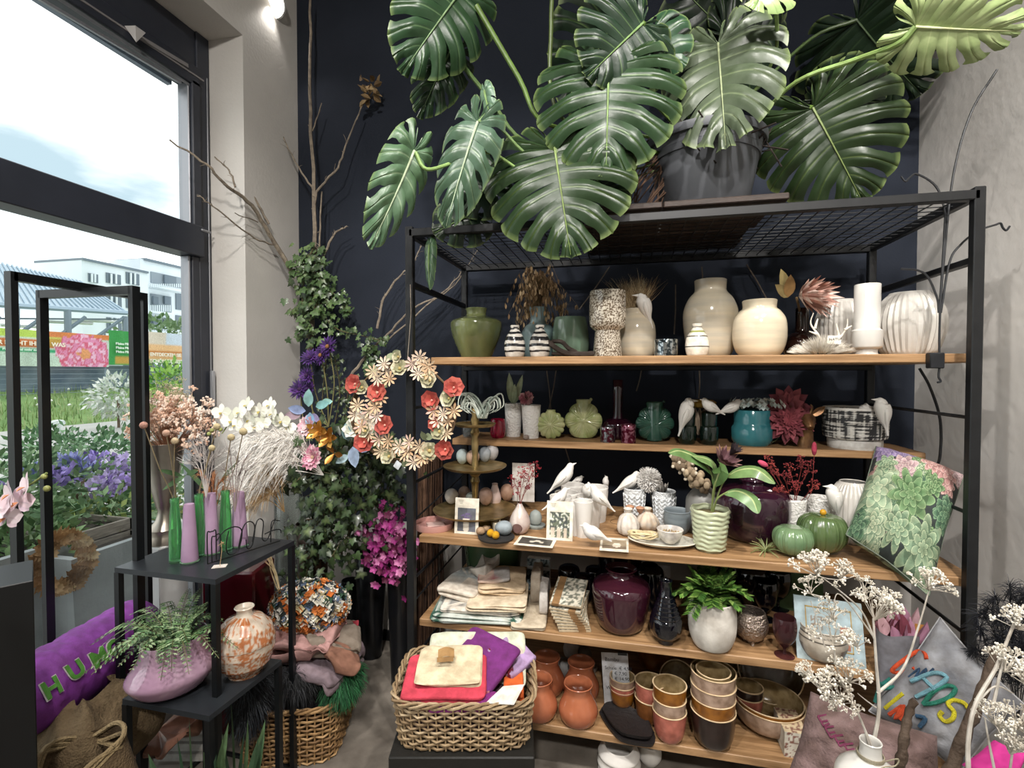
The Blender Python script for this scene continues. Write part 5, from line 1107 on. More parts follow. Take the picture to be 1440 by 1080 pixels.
monstera((1080, -25), (1062, 8), 1.7, 1.68, 90, 0, '#a4b880', nl=5)
monstera((648, -12), (568, 96), 1.95, 1.9, 128, .1, '#2f4a30', '#7f9a70', nl=7)
monstera((634, 72), (588, 160), 2.1, 2.08, 72, .3, '#263c26', '#5f7a50', nl=7)
monstera((672, 172), (622, 312), 1.80, 1.74, 78, .35, '#4d6553', '#a4b498', nl=6, gap=.24)
monstera((682, 128), (690, 176), 1.85, 1.83, 26, .7, '#5f7a66', nl=4, gap=.1)
monstera((582, 212), (528, 348), 1.75, 1.68, 70, -.35, '#5a765a', '#b4c4a4', nl=6, gap=.24)
monstera((668, 300), (610, 325), 2.05, 2.0, 80, .4, '#1e3020', nl=5)
monstera((604, 345), (600, 404), 2.05, 2.0, 18, .6, '#4f6a50', nl=4, gap=.05)
monstera((700, 240), (655, 300), 2.0, 1.95, 90, .3, '#1e3020', nl=5)
monstera((838, 250), (872, 300), 1.98, 1.9, 70, .2, '#22381f', nl=6)
for pts, r, c in (([RT0, (900, 190, 2.05), (770, 175, 2.0), (730, 110, 1.98), (670, 8, 1.95)], .009, '#56702f'), ([RT0, (860, 230, 2.08), (740, 200, 2.05), (690, 140, 2.08), (636, 74, 2.1)], .008, '#4c6434'), ([RT0, (880, 240, 2.0), (760, 250, 1.9), (690, 215, 1.85), (640, 228, 1.8), (600, 238, 1.76), (584, 214, 1.75)], .006, '#7d9a58'),
        ([RT0, (900, 215, 1.95), (800, 225, 1.87), (780, 210, 1.86)], .008, '#56702f'), ([RT0, (925, 150, 1.95), (870, 85, 1.86), (857, 92, 1.82)], .008, '#6f8a45'), ([RT0, (950, 110, 2.0), (915, 45, 1.85), (904, 33, 1.8)], .008, '#56702f'), ([RT0, (1000, 130, 2.08), (1012, 60, 1.95)], .008, '#6f8a45'),
        ([RT0, (1060, 170, 2.05), (1120, 115, 1.9), (1200, 85, 1.78), (1262, 62, 1.66), (1287, 38, 1.62)], .009, '#7f9a58'), ([RT0, (1060, 190, 2.05), (1110, 150, 1.98), (1143, 152, 1.9)], .008, '#56702f'), ([RT0, (1050, 140, 2.15), (1140, 55, 2.2), (1205, 28, 2.15)], .007, '#3c4f28'), ([RT0, (1010, 130, 2.15), (1030, 70, 2.3)], .008, '#3c4f28'), ([RT0, (1080, 100, 1.9), (1092, 20, 1.75), (1082, -22, 1.7)], .007, '#7f9a58'),
        ([RT0, (880, 250, 2.0), (760, 230, 1.9), (690, 165, 1.82), (673, 172, 1.8)], .006, '#6f8a55'), ([RT0, (850, 200, 2.1), (780, 150, 2.05), (775, 40, 2.05), (778, -30, 2.05)], .008, '#4a5a2c')): petiole(pts, r, c)
g = G('#4a3526')
for i in range(26): x = R.uniform(890, 960); g.tube(bez([pD(965+R.uniform(-20, 20), 200, 2.0), pD(x, 240+R.uniform(-20, 20), 1.98), pD(x-R.uniform(5, 40), 285, 2.0)], 4), .003, 4)
obj('aerial_roots', g, P(.9), mt, world=True, kind='stuff')
# ================================================================ SMALL FLOWER HELPERS
def head_petals(g, c, n, r, np, w, cup=.3, layers=1, cols=('#ffffff',), centre=None, shp=.6, curl=.0, seg=4, jit=.1):
    x, y, n = frame(n); c = V(c)
    for l in range(layers):
        rr = r*(1-.22*l)
        for k in range(np):
            a = 2*pi*(k+.5*(l % 2))/np+R.uniform(-jit, jit); d = x*cos(a)+y*sin(a); g.color(R.choice(cols))
            g.leaf(c+n*(.01*l*r), d+n*(cup+.35*l), rr, w*rr, n=n, seg=seg, droop=0, fold=.25, shape=shp, curl=curl)
    if centre: g.color(centre).ball(c+n*r*.08, r*.16, 8, 6)
def spray(g, p, d, L, depth, spread, rad, tipr, tipcol, stemcol, seg=3):
    d = d.normalized(); q = p+d*L; g.color(stemcol); m = p.lerp(q, .5)+rv(L*.05); g.tube([p, m, q], [rad, rad*.85, rad*.7], 4)
    if depth == 0: g.color(tipcol).dot(q, tipr) if tipr < .0028 else g.color(tipcol).ball(q, tipr, 6, 4); return
    for k in range(seg): spray(g, q, d+rv(spread), L*R.uniform(.5, .8), depth-1, spread, rad*.65, tipr, tipcol, stemcol, seg)
def stem(g, pts, r, col='#7d8a58', s=5): g.color(col).tube(bez(pts, 5), r, s)
# ---- highest board: dried grass bunch, pampas, protea, antlers
c = pY(757, 436, 2.45); u = un(c); t = thing('dried_grass_bunch', 'drooping brown dried seed heads in the blue grey bottle vase', 'dried flowers', c)
g = G()
for i in range(95):
    a = R.uniform(0, 6.28); r = R.uniform(12, 54)*u; hh = R.uniform(20, 62)*u; top = c+V((r*.5*cos(a), r*.4*sin(a), hh)); end = c+V((r*cos(a)*1.02, r*.5*sin(a), hh-R.uniform(25, 62)*u))
    pts = bez([c-V((0, 0, .03)), c.lerp(top, .5)+V((0, 0, .02)), top, end], 6); g.color('#7b6446').tube(pts, .0009, 3)
    for k in range(R.randint(5, 9)):
        q = pts[min(len(pts)-1, 10+int(R.random()*(len(pts)-10)))]; g.color(R.choice(['#ab8e6a', '#c4a67e', '#8a6e50', '#d2b892'])); g.leaf(q, V((R.uniform(-.3, .3), R.uniform(-.3, .3), -1)), .03, .013, n=rv(1), seg=3, droop=0, fold=.5)
obj('seed_heads', g, P(.8), t, world=True, kind='stuff')
c = pY(894, 436, 2.38); u = un(c); g = G()
for i in range(700):
    d = V((R.gauss(0, .35), R.gauss(0, .3), 1)); L = R.uniform(20, 44)*u; q = c+V((R.uniform(-13, 13)*u, R.uniform(-10, 10)*u, R.uniform(-4, 6)*u)); g.color(R.choice(['#c2ab84', '#a68d68', '#8a7050', '#d5c4a0'])); g.tube([q, q+d*L*.6, q+d*L+rv(.01)], [.0009, .0006, .0002], 3)
tag(obj('pampas_tuft', g, P(.9), loc=c, world=True, kind='stuff'), 'fluffy beige grass tuft in the sand jar behind the bird', 'dried grass')
c = pY(1128, 425, 2.36); u = un(c); t = thing('protea', 'large pale pink king protea leaning to the right out of the brown bottle', 'flower', c); ctr = pY(1120, 418, 2.36)
g = G('#6f5a3c'); stem(g, [pY(1127, 455, 2.4), pY(1124, 435, 2.38), ctr], .005, '#6f5a3c'); obj('stem', g, P(.8), t, world=True)
for l, (n_, L, w_, sp_) in enumerate(((14, 44, 9, .25), (16, 50, 9, .55), (16, 46, 10, .95), (12, 34, 10, 1.3))):
    g = G(); ax = (pY(1160, 408, 2.26)-ctr).normalized(); x, y, _ = frame(ax)
    for k in range(n_): a = 2*pi*k/n_+l; g.color(R.choice(['#e0bcae', '#cfa496', '#ecd4c8', '#c09284'])); g.leaf(ctr+ax*.01, ax+(x*cos(a)+y*sin(a))*sp_, L*u*R.uniform(.9, 1.1), w_*u, n=ax, seg=4, droop=.15, fold=.5, curl=.1)
    obj('bracts', g, P(.7), t, world=True)
for px, py, L, col in ((1098, 378, 36, '#9a8a5a'), (1112, 386, 30, '#8a6a3f'), (1090, 400, 24, '#7a6a42')):
    g = G(col); b_ = pY(1108, 418, 2.38); e_ = pY(px, py, 2.34); g.leaf(b_, e_-b_, (e_-b_).length, 15*u, n=V((0, -1, .2)), seg=5, droop=0, fold=.3); obj('leaf', g, P(.7), t, world=True)
c = pY(1160, 499, 2.12); c.z = S1+.001; u = un(c); t = thing('antler_decoration', 'white antlers on a tuft of white fur lying before the ribbed vase', 'antlers', c)
g = G()
for i in range(1500):
    a = R.uniform(0, 6.28); r = R.random()**.5; q = c+V((26*u*r*cos(a)-.01, 12*u*r*sin(a), (1-r)*11*u)); d = V((cos(a)*r*1.1, sin(a)*r, .9-.6*r)).normalized(); g.color(R.choice(['#e8e2d6', '#d6cfc0', '#f2eee6'])); L = R.uniform(12, 22)*u; g.tube([q, q+d*L*.6, q+d*L+V((0, 0, -.004*R.random()))], [.001, .0008, .0002], 3)
obj('fur', g, P(.9), t, world=True, kind='stuff')
for tx, pts in enumerate(([(1158, 485), (1150, 470), (1140, 455), (1144, 440)], [(1150, 470), (1138, 466)], [(1165, 485), (1178, 478), (1190, 462), (1192, 448)], [(1180, 474), (1176, 455)], [(1188, 464), (1198, 458)], [(1146, 462), (1150, 448)])):
    g = G('#e4ded2'); q = bez([pY(x, y, 2.13) for x, y in pts], 4); g.tube(q, [.0055*(1-.8*i/len(q)) for i in range(len(q))], 7); obj('antler', g, P(.5), t, world=True)
g = G('#e6e0d4'); M = basis(pY(1173, 478, 2.09), (1, 0, .05), (0, 0, 1)); g.box(M.translation, (17*u, .001, 12*u)); obj('price_tag', g, P(.6), t, world=True, smooth=False)
g = text_g('NATUR', 5*u, .0001, basis(pY(1166, 479, 2.088), (1, 0, .05), (0, 0, 1)), '#3a352e'); obj('print', g, P(.6), t, world=True, smooth=False)
# ---- second board flowers
c = pY(722, 566, 2.5); u = un(c); t = thing('leaf_sprig', 'broad green leaves standing in the left slim white cup', 'leaves', c)
for a, b, w_ in (((716, 524), (720, 568), 11), ((735, 527), (724, 568), 9), ((724, 540), (722, 568), 10)):
    g = G('#8a9a78'); e_, b_ = pY(*a, 2.48), pY(*b, 2.5); g.leaf(b_, e_-b_, (e_-b_).length, w_*u, n=V((0, -1, .1)), seg=6, droop=0, fold=.3, c2=C('#b4c0a0')); obj('leaf', g, P(.5), t, world=True)
c = pY(740, 560, 2.44); g = G(); 
for i in range(70): d = rv(1).normalized(); g.color(R.choice(['#d79aa6', '#e8bcc0', '#c97f90'])); g.leaf(c+d*3*u, d, 8*u, 8*u, n=rv(1), seg=2, droop=0)
t = thing('carnation', 'pink carnation in the right slim white cup', 'flower', c); obj('bloom', g, P(.7), t, world=True); g = G('#7f9268'); stem(g, [c, pY(744, 575, 2.46), pY(747, 600, 2.46)], .0018, '#7f9268'); obj('stem', g, P(.6), t, world=True)
c = pY(985, 590, 2.47); t = thing('dried_fungus_bunch', 'striped dried wood bracts under a flat golden fungus between the dark jars', 'dried plant', c); g = G('#a5842e'); g.lathe([(.001, 0), (17*u, 3*u), (19*u, 8*u), (15*u, 11*u), (.001, 9*u)], 20, c=pY(984, 570, 2.47)+V((0, 0, -4*u)), rib=(7, .08, 0, 1)); obj('fungus_cap', g, P(.5), t, world=True)
for px in (970, 977, 984, 991, 998): g = G(R.choice(['#a89882', '#6a4a3a', '#b5a68f'])); b_, e_ = pY(984+.3*(px-984), 612, 2.47), pY(px, 572, 2.46); g.leaf(b_, e_-b_, (e_-b_).length, 9*u, n=V((0, -1, 0)), seg=4, droop=0, c2=C('#5d4038')); obj('bract', g, P(.7), t, world=True)
c = pY(1064, 570, 2.46); t = thing('hydrangea_bunch', 'pale grey white hydrangeas filling the turquoise pot', 'flowers', c); g = G()
for i in range(150):
    d = rv(1); q = c+V((d.x*27*u, d.y*22*u, abs(d.z)*10*u-3*u)); g.color(R.choice(['#cfdad8', '#b4c4c4', '#e2e8e4', '#9fb4b2'])); head_petals(g, q, (q-c)+V((0, -.02, .03)), 3.6*u, 4, .9, cols=(R.choice(['#cfdad8', '#b9c9c8', '#e2e8e4']),), seg=2)
obj('blossoms', g, P(.7), t, world=True, kind='stuff')
c = pY(1108, 592, 2.44); t = thing('dusky_dahlia', 'big dusky red feathery artificial dahlia leaning beside the deer head', 'flower', c); nrm = V((-.1, -1, .2))
for l in range(5):
    g = G(); head_petals(g, c+nrm.normalized()*.006*l, nrm, (30-4.4*l)*u, 14, .34, cup=.12+.22*l, cols=('#8a4048', '#a0505a', '#74323c'), seg=4); obj('petals', g, P(.7), t, world=True)
g = G(); head_petals(g, c+V((.0, .01, 18*u)), nrm, 26*u, 12, .4, cup=.3, layers=2, cols=('#94484e', '#7a3640'), seg=4); obj('petals', g, P(.7), t, world=True)
g = G('#7a6a4a'); stem(g, [c, pY(1095, 615, 2.45), pY(1086, 622, 2.45)], .002, '#5a6a48'); obj('stem', g, P(.7), t, world=True)
c = pY(675, 560, 2.2); u = un(c); t = thing('air_plant', 'silvery curly air plant on the top brass plate', 'plant', pY(672, 592, 2.2))
for i in range(26):
    g = G(R.choice(['#9aa39a', '#7f8a80', '#b9c0b6'])); b_ = pY(678+R.uniform(-8, 8), 588, 2.2+R.uniform(-.02, .02)); sx = R.choice((-1, -1, 1)); k = R.uniform(.5, 1)
    q = bez([b_, b_+V((sx*12*u*k, R.uniform(-.02, .01), 28*u*k)), b_+V((sx*26*u*k, -.02, 36*u*k)), b_+V((sx*30*u*k, -.03, 20*u*k)), b_+V((sx*20*u*k, -.03, 12*u*k))], 4); g.tube(q, [.0058*(1-.85*i_/len(q)) for i_ in range(len(q))], 5); obj('leaf', g, P(.6), t, world=True)
# ---- third board plants
def nub(t, u): pass
prr = [(21, 0), (23, 3)]
M_mint = gl('mint_ribbed_glaze', '#b9bfa0', rough=.3, var='#a8ae90', vs=9)
L0 = place(998, 778, S3, None, 17); u = un(L0); t = thing('potted_alocasia', 'broad leaved green plant in a mint green wavy ribbed pot', 'plant', L0)
g = G(); pr = [(17*u, 0), (19*u, 3*u)]
for i in range(41): h = (4+54*i/40); pr.append(((20+5.5*i/40+1.3*abs(sin(pi*h/6.5)))*u, h*u))
vsn = []; g.lathe(hollow(pr, .004), 60); 
g.v = [(x*(1+.02*sin(6*atan2(y, x)+z*300)), y*(1+.02*sin(6*atan2(y, x)+z*300)), z+.0015*sin(8*atan2(y, x))) for x, y, z in g.v]; obj('pot', g, M_mint, t)
g = G('#6b6244'); g.ball((0, 0, 50*u), (22*u, 22*u, 4*u), 16, 8); obj('soil', g, P(.9, bump=.6), t)
cB = L0+V((0, 0, 52*u)); Yl = L0.y
for pts, w_, cc in (((( 1000, 722), (1004, 680), (990, 650), (958, 634), (940, 637)), 22, '#5c7a48'), (((1000, 722), (1006, 672), (1000, 648), (972, 640)), 18, '#6d8a55'), (((1002, 722), (1016, 680), (1036, 662), (1064, 660), (1090, 680)), 24, '#6d8a55'), (((1002, 722), (1010, 700), (1034, 690), (1056, 700), (1066, 722)), 24, '#6a8a58'), (((1001, 722), (1003, 690), (1012, 660), (1010, 645)), 24, '#4f6e3c')):
    q = bez([pY(x, y, Yl-.03*i) for i, (x, y) in enumerate(pts)], 5); n_ = len(q); k0 = int(n_*.38); g = G('#8a9a5e'); g.tube(q[:k0+2], .0032, 6); o_ = obj('leaf_stalk', g, P(.5), t, world=True)
    g = G(cc); vs = []; cs = []
    for i in range(k0, n_):
        s_ = (i-k0)/(n_-1-k0); wd = w_*u*.5*sin(pi*min(1, s_*.97+.02))**.7; d_ = (q[min(i+1, n_-1)]-q[max(i-1, 0)]).normalized(); sd = d_.cross(V((0, -.55, .8))).normalized(); dr = V((0, 0, -.35*wd))
        vs += [q[i]-sd*wd+dr, q[i]-sd*wd*.14-V((0, 0, .05*wd)), q[i], q[i]+sd*wd*.14-V((0, 0, .05*wd)), q[i]+sd*wd+dr]; cs += [C(cc), C(cc), C('#b9c48a'), C(cc), C(cc)]
    m_ = n_-k0; g.add(vs, [(i*5+j, i*5+j+1, i*5+j+6, i*5+j+5) for i in range(m_-1) for j in range(4)], cs); obj('leaf', g, P(.35, .2), t, world=True)
g = G(); 
t = thing('dark_protea', 'dark purple black protea head above the plant pot', 'flower', pY(1025, 645, 2.2)); c = pY(1026, 640, 2.2); u = un(c)
ax = V((.45, -.5, .75))
for l, (r, n_, cc) in enumerate(((24, 12, ['#7d5a5c', '#8f6e68']), (22, 12, ['#6a4a50', '#5a3a40']), (17, 12, ['#2e1f26', '#1e1418']))):
    g = G(); head_petals(g, c-V((12*u, 0, 14*u)) if l < 2 else c, ax, r*u*1.25, n_, .26, cup=1.0+l*.5, cols=cc, seg=3); obj('bracts', g, P(.8), t, world=True)
g = G('#5a4a3a'); stem(g, [c-V((12*u, 0, 14*u)), pY(1005, 690, 2.25), pY(993, 735, 2.3)], .004, '#5a4a3a'); obj('stem', g, P(.8), t, world=True)
t = thing('dried_pods', 'beige dried pod clusters leaning left out of the frosted bottle', 'dried plant', pY(985, 690, 2.26)); g = G()
q0 = pY(990, 700, 2.3)
for i in range(60):
    s_ = R.random(); p = pY(992-38*s_+R.uniform(-9, 9), 690-45*s_+R.uniform(-9, 9), 2.24+R.uniform(-.03, .03)); g.color(R.choice(['#8f7d66', '#6f5f4c', '#a8967c'])); g.ball(p, (5*u, 4*u, 6*u), 7, 5)
    if s_ > .5: g.color('#d8ccb8').ball(p+rv(.02), 2.6*u, 6, 4)
g.color('#6f5f4c').tube([pY(998, 720, 2.3), q0, pY(958, 650, 2.24)], .003, 5); obj('pods', g, P(.8), t, world=True, kind='stuff')
t = thing('grey_succulent', 'small grey agave shaped succulent in the right knit cup', 'plant', pY(934, 690, 2.36))
for i in range(9): a = i*2.4; b_ = pY(932, 694, 2.36); g = G(R.choice(['#8a8680', '#6f6b66', '#a5a09a'])); g.leaf(b_, V((cos(a)*.45, sin(a)*.45, 1)), R.uniform(16, 30)*u, 8*u, n=V((cos(a), sin(a), 0)), droop=0, fold=.5); obj('leaf', g, P(.7), t, world=True)
def airp(lab, px, py, Y, r, cols, n=30):
    p = pZ(px, py, S3); u = un(p); t = thing('air_plant', lab, 'plant', p)
    for i in range(n): a = R.uniform(0, 6.28); g = G(R.choice(cols)); e = R.uniform(.15, 1.4); d = V((cos(a), sin(a), e)); q = bez([p+V((0, 0, .004)), p+d.normalized()*r*u*.6, p+d.normalized()*r*u+V((cos(a)*.01, sin(a)*.01, -.3*r*u*(1-e*.5)))], 4); g.tube(q, [.0028*(1-.8*k/len(q)) for k in range(len(q))], 4); obj('leaf', g, P(.6), t, world=True)
airp('small green air plant with spidery leaves lying left of the green pumpkins', 1077, 776, 0, 24, ['#8f9a68', '#77844f', '#b0a878'])
# red dried sprigs
def redsprig(lab, base, tips, cols, name='red_sprig', n=3, tipr=.0036, st='#8a3a34', L=.05, group=None):
    b_ = pY(*base); t = thing(name, lab, 'dried flowers', b_, group); g = G()
    for (x, y) in tips: e_ = pY(x, y, base[2]-.03+R.uniform(-.03, .03)); g.color(st).tube(bez([b_, b_.lerp(e_, .5)+rv(.01), e_], 4), .0012, 4); [spray(g, e_-(e_-b_)*.12*z_, (e_-b_)+rv(.03), L*.35, n, .9, .0007, tipr*.6, R.choice(cols), st, 3) for z_ in range(3)]
    obj('sprays', g, P(.7), t, world=True, kind='stuff'); return t
redsprig('red berry sprigs in the teardrop vase', (731, 712, 2.1), [(728, 690), (737, 672), (744, 664), (752, 660), (724, 680), (740, 690), (733, 668)], ['#8f2430', '#b03a44', '#7a1a28'])
redsprig('red dried broom bloom sprigs in the textured cup', (1118, 712, 2.26), [(1092, 668), (1104, 675), (1112, 665), (1128, 655), (1136, 662), (1120, 690), (1098, 690), (1140, 690), (1084, 655), (1108, 700)], ['#8f3438', '#a84a44', '#7a2a30'], L=.06)
t = thing('bunny_tail', 'pink bunny tail grass standing above the red sprigs', 'dried grass', pY(1145, 700, 2.26)); g = G('#a5364e'); g.ball(pY(1145, 631, 2.24), (.010, .010, .028), 12, 10); obj('tail', g, P(.9, bump=.6), t, world=True); g = G('#8a3a34'); g.tube([pY(1145, 640, 2.24), pY(1142, 690, 2.25), pY(1130, 712, 2.26)], .001, 4); obj('stem', g, P(.8), t, world=True)
t = thing('bunny_tail', 'pink bunny tail grass reaching left over the plum vase', 'dried grass', pY(1073, 652, 2.26)); g = G('#c04a66'); g.ball(pY(1073, 652, 2.2), (.022, .009, .011), 12, 10, Matrix.Rotation(.5, 3, 'Y')); obj('tail', g, P(.9), t, world=True); g = G('#8a3a34'); g.tube([pY(1080, 655, 2.2), pY(1100, 690, 2.22), pY(1116, 712, 2.26)], .001, 4); obj('stem', g, P(.8), t, world=True)
# ---- fourth board fern pot
L0 = place(1001, 919, S4, None, 20); u = un(L0); t = thing('potted_fern', 'bright green leafy plant in a chalky white round pot', 'plant', L0)
g = potg([(18, 0), (25, 5), (31, 22), (32, 45), (30, 60), (30, 68)], u, seg=48, wall=.005); obj('pot', g, M_chalk, t)
g = G('#2c2a1c'); g.ball((0, 0, 60*u), (28*u, 28*u, 4*u), 14, 8); obj('soil', g, P(.9), t)
g = G()
for i in range(95):
    a = R.uniform(0, 6.28); e = R.uniform(.35, 2.0); L = R.uniform(24, 58)*u; d = V((cos(a), sin(a), e)).normalized(); p = V((0, 0, 62*u)); q = bez([p, p+d*L*.6, p+d*L+V((0, 0, -.35*L*(1.2-e*.5)))], 6); g.color('#3f5a28').tube(q, .001, 3)
    for k in range(3, len(q)):
        for s_ in (-1, 1): g.color(R.choice(['#4c7030', '#375a26', '#628a3c', '#7d9c50'])); dd = (q[k]-q[k-1]).normalized(); sd = dd.cross(V((0, 0, 1))).normalized()*s_; g.leaf(q[k], dd*.7+sd+V((0, 0, .2)), 13*u, 5.5*u, n=V((0, 0, 1)), seg=2, droop=.2)
obj('foliage', g, P(.4, .2), t, kind='stuff')
# ================================================================ SUCCULENT CUSHION
def rosettes():
    L = []
    for cx, cy, r, pal, n in ((.12, .9, .17, 'purple', 8), (.32, .94, .14, 'purple', 8), (.35, .74, .17, 'pinkgrey', 9), (.80, .86, .18, 'pink', 9), (.96, .92, .13, 'pinkgrey', 9), (.62, .90, .13, 'pink', 8), (.14, .45, .28, 'mint', 9), (.50, .52, .26, 'green', 12), (.78, .18, .27, 'sage', 11), (.46, .2, .19, 'sage', 9), (.9, .52, .15, 'deep', 9), (.22, .12, .16, 'mint', 8), (.16, .72, .13, 'sage', 8), (.70, .68, .12, 'green', 8), (.06, .08, .14, 'deep', 8), (.96, .04, .14, 'mint', 8)): L.append((cx, cy, r, pal, n))
    rr = random.Random(4); return [(rr.random(), rr.random(), rr.uniform(.08, .13), rr.choice(['sage', 'mint', 'deep', 'green', 'pink', 'purple', 'deep']), 8) for _ in range(46)]+L
PAL = {'purple': ('#8d7aa8', '#b9a8c4', '#5e5078'), 'pinkgrey': ('#c0a0a4', '#dcc8c4', '#8a7078'), 'pink': ('#bd8c88', '#dab8b0', '#85605e'), 'mint': ('#94ab8c', '#c6cfae', '#5d7860'), 'green': ('#5f8456', '#94b080', '#33522f'), 'sage': ('#7b9678', '#b4c4a0', '#455f48'), 'deep': ('#4f7458', '#7f9f7c', '#2f4a3c')}
PAL = {k: tuple(tuple(x*.82 for x in C(c)) for c in v) for k, v in PAL.items()}; RO = rosettes()
def succ(u, v):
    best = C('#2a3230')
    for cx, cy, r, pal, n in RO:
        dx, dy = u-cx, v-cy; d = sqrt(dx*dx+dy*dy)/r
        if d > 1.05: continue
        a = atan2(dy, dx); base, hi, dk = PAL[pal]
        for l in range(3, -1, -1):      # outer petals first, inner ones over them
            R1 = (l+1)/4.0; nn_ = max(4, (n+7)//2-(3-l)); ph = l*.45+cx*9; k = ((a+ph)/(2*pi)*nn_) % 1; e = R1*(1-.45*(abs(k-.5)*2)**1.7)
            if d <= e:
                f = abs(k-.5)*2; rim = (e-d)*r; c = base
                if rim < .005: c = dk
                elif rim < .015: c = hi
                elif d < R1-.30 and l > 0: c = tuple(x*.45+y*.55 for x, y in zip(base, dk))
                else: m = max(0, min(1, 1-(e-d)*4)); c = tuple(x*(1-.5*m)+y*.5*m for x, y in zip(base, hi))
                if f > .93: c = dk
                best = c
    return best
def cushion(name, label, q, T, colf, m, nu=120, parent=None, seam=None, pinch=.07, wr=.01, group=None, cat='cushion'):
    """pillow between four world corners; both faces, plump in the middle"""
    q = [V(p) for p in q]; c = sum(q, V())/4; t = thing(name, label, cat, c, group); n = (q[1]-q[0]).cross(q[3]-q[0]).normalized()
    def F(s):
        def f(u, v):
            a, b = 2*u-1, 2*v-1; pu = 1-pinch*(1-b*b)*0-pinch*(1-abs(b))**.8*(abs(a)**6); pv = 1-pinch*(1-abs(a))**.8*(abs(b)**6)
            uu, vv = .5+.5*a*pu, .5+.5*b*pv; h = T/2*((1-a**4)*(1-b**4))**.55
            p = q[0].lerp(q[1], uu).lerp(q[3].lerp(q[2], uu), vv); w_ = wr*noise.noise(V((u*4, v*4, 1+s)))*2+wr*.7*noise.noise(V((u*9, v*14, 4)))
            return p+n*s*(h+w_*((1-a*a)*(1-b*b))**.3)
        return f
    g = G('#8a8a86'); g.grid(F(1), nu, nu, colf); g.grid(lambda u, v: F(-1)(1-u, v), 24, 24, (lambda u, v: colf(1-u, v)) if colf else None); obj('cover', g, m, t, world=True)
    if seam:
        e = [F(1)(i/24, 0) for i in range(24)]+[F(1)(1, i/24) for i in range(24)]+[F(1)(1-i/24, 1) for i in range(24)]+[F(1)(0, 1-i/24) for i in range(25)]; g = G(seam); g.tube(e, .003, 5); obj('piping', g, P(.6), t, world=True)
    return t, F(1)
cushion('succulent_cushion', 'square cushion printed with many green and lilac succulents leaning at the right', [pY(1190, 752, 2.04), pY(1306, 838, 1.88), pY(1356, 668, 2.16), pY(1232, 628, 2.34)], .17, succ, P(.75, bump=.1, bs=200), 230, pinch=.06, seam='#5f6a5c')
# ================================================================ hook stand and hanging wires at the right
t = thing('hook_stand', 'black clamp on shelf with long thin curved wire hooks', 'hook stand', pY(1322, 500, 2.03))
g = G('#1c1e22'); a = pY(1315, 507, 2.035); g.box(a, (.045, .03, .055), bev=.003); obj('clamp', g, P(.5), t, world=True)
for i, pts in enumerate(([(1322, 440), (1326, 380), (1340, 250), (1365, 160), (1402, 98)], [(1321, 440), (1328, 330), (1328, 295), (1316, 262), (1290, 245), (1279, 250), (1273, 255), (1267, 248)], [(1323, 440), (1335, 370), (1350, 345), (1375, 325), (1400, 316), (1407, 314), (1410, 320), (1415, 324), (1420, 318)], [(1320, 440), (1318, 420), (1305, 390), (1290, 380), (1267, 378)], [(1321, 497), (1321, 470), (1322, 440)], [(1321, 518), (1320, 530), (1323, 536), (1318, 538)])):
    g = G('#1c1e22'); g.tube(bez([pY(x, y, 2.03) for x, y in pts], 6), .0035, 6); obj('wire_hook', g, P(.5), t, world=True)
g = G('#15161a'); g.tube(bez([pY(x, y, 2.3) for x, y in ((1293, 518), (1308, 545), (1322, 590), (1322, 640), (1314, 665))], 6), .005, 6); tag(obj('black_cable', g, P(.5), loc=pY(1293, 518, 2.3), world=True), 'black cable hanging below the highest board near the right wall', 'cable')
# ================================================================ CORNER: BRANCHES, IVY, WREATH
M_bark = mat('pale_bark', '#8c8070', .9, var='#6b6156', vs=30, bump=.4, bs=60)
def branch(name, label, paths, m=M_bark, cat='branch', group=None):
    p0 = pD(*paths[0][0][0]) if isinstance(paths[0][0][0], tuple) else None
    t = thing(name, label, cat, pD(*paths[0][0][0]), group)
    for pts, r0, r1 in paths:
        q = [pD(*p) for p in pts]; q = bez(q, 5); q = [p+rv(.004) for p in q]; n = len(q); r0 *= 1.3; r1 *= 1.3; g = G(); g.tube(q, [r0+(r1-r0)*i/n for i in range(n)], 6)
        for i in range(2, n-1):
            if R.random() < .75: d = (q[i+1]-q[i]).normalized(); s_ = (d+rv(.9)).normalized()*R.uniform(.015, .05); g.tube([q[i], q[i]+s_*.6, q[i]+s_+rv(.008)], [r1*.6, r1*.45, r1*.25], 4)
        obj('branch', g, m, t, world=True)
    return t
T3 = 2.95
branch('tall_branch', 'tall bare branch standing in the corner up to the ceiling', [([(436, 500, T3), (440, 420, T3), (443, 345, T3), (441, 260, T3), (436, 130, T3), (437, -10, T3)], .013, .005), ([(443, 300, T3), (446, 270, T3), (475, 235, T3-.05), (488, 200, T3-.05), (508, 150, T3-.05)], .006, .0025), ([(441, 345, T3), (449, 345, T3), (452, 270, T3+.02)], .005, .003), ([(439, 185, T3), (452, 145, T3)], .003, .002), ([(455, 362, T3), (470, 330, T3), (488, 318, T3)], .006, .003)])
branch('slanting_branch', 'bare twig branch slanting left in front of the window reveal', [([(415, 388, T3), (385, 340, T3-.1), (355, 290, T3-.25), (320, 262, T3-.4), (290, 232, T3-.5), (240, 198, T3-.6)], .011, .0025), ([(385, 345, T3-.1), (350, 330, T3-.25), (300, 290, T3-.45), (278, 275, T3-.5)], .004, .002), ([(378, 315, T3-.12), (362, 285, T3-.15), (345, 260, T3-.2), (338, 240, T3-.2)], .005, .002), ([(330, 262, T3-.35), (322, 240, T3-.35), (302, 220, T3-.4)], .004, .002), ([(443, 270, T3), (420, 235, T3), (398, 192, T3)], .005, .002), ([(362, 312, T3-.2), (330, 300, T3-.35)], .003, .0015)])
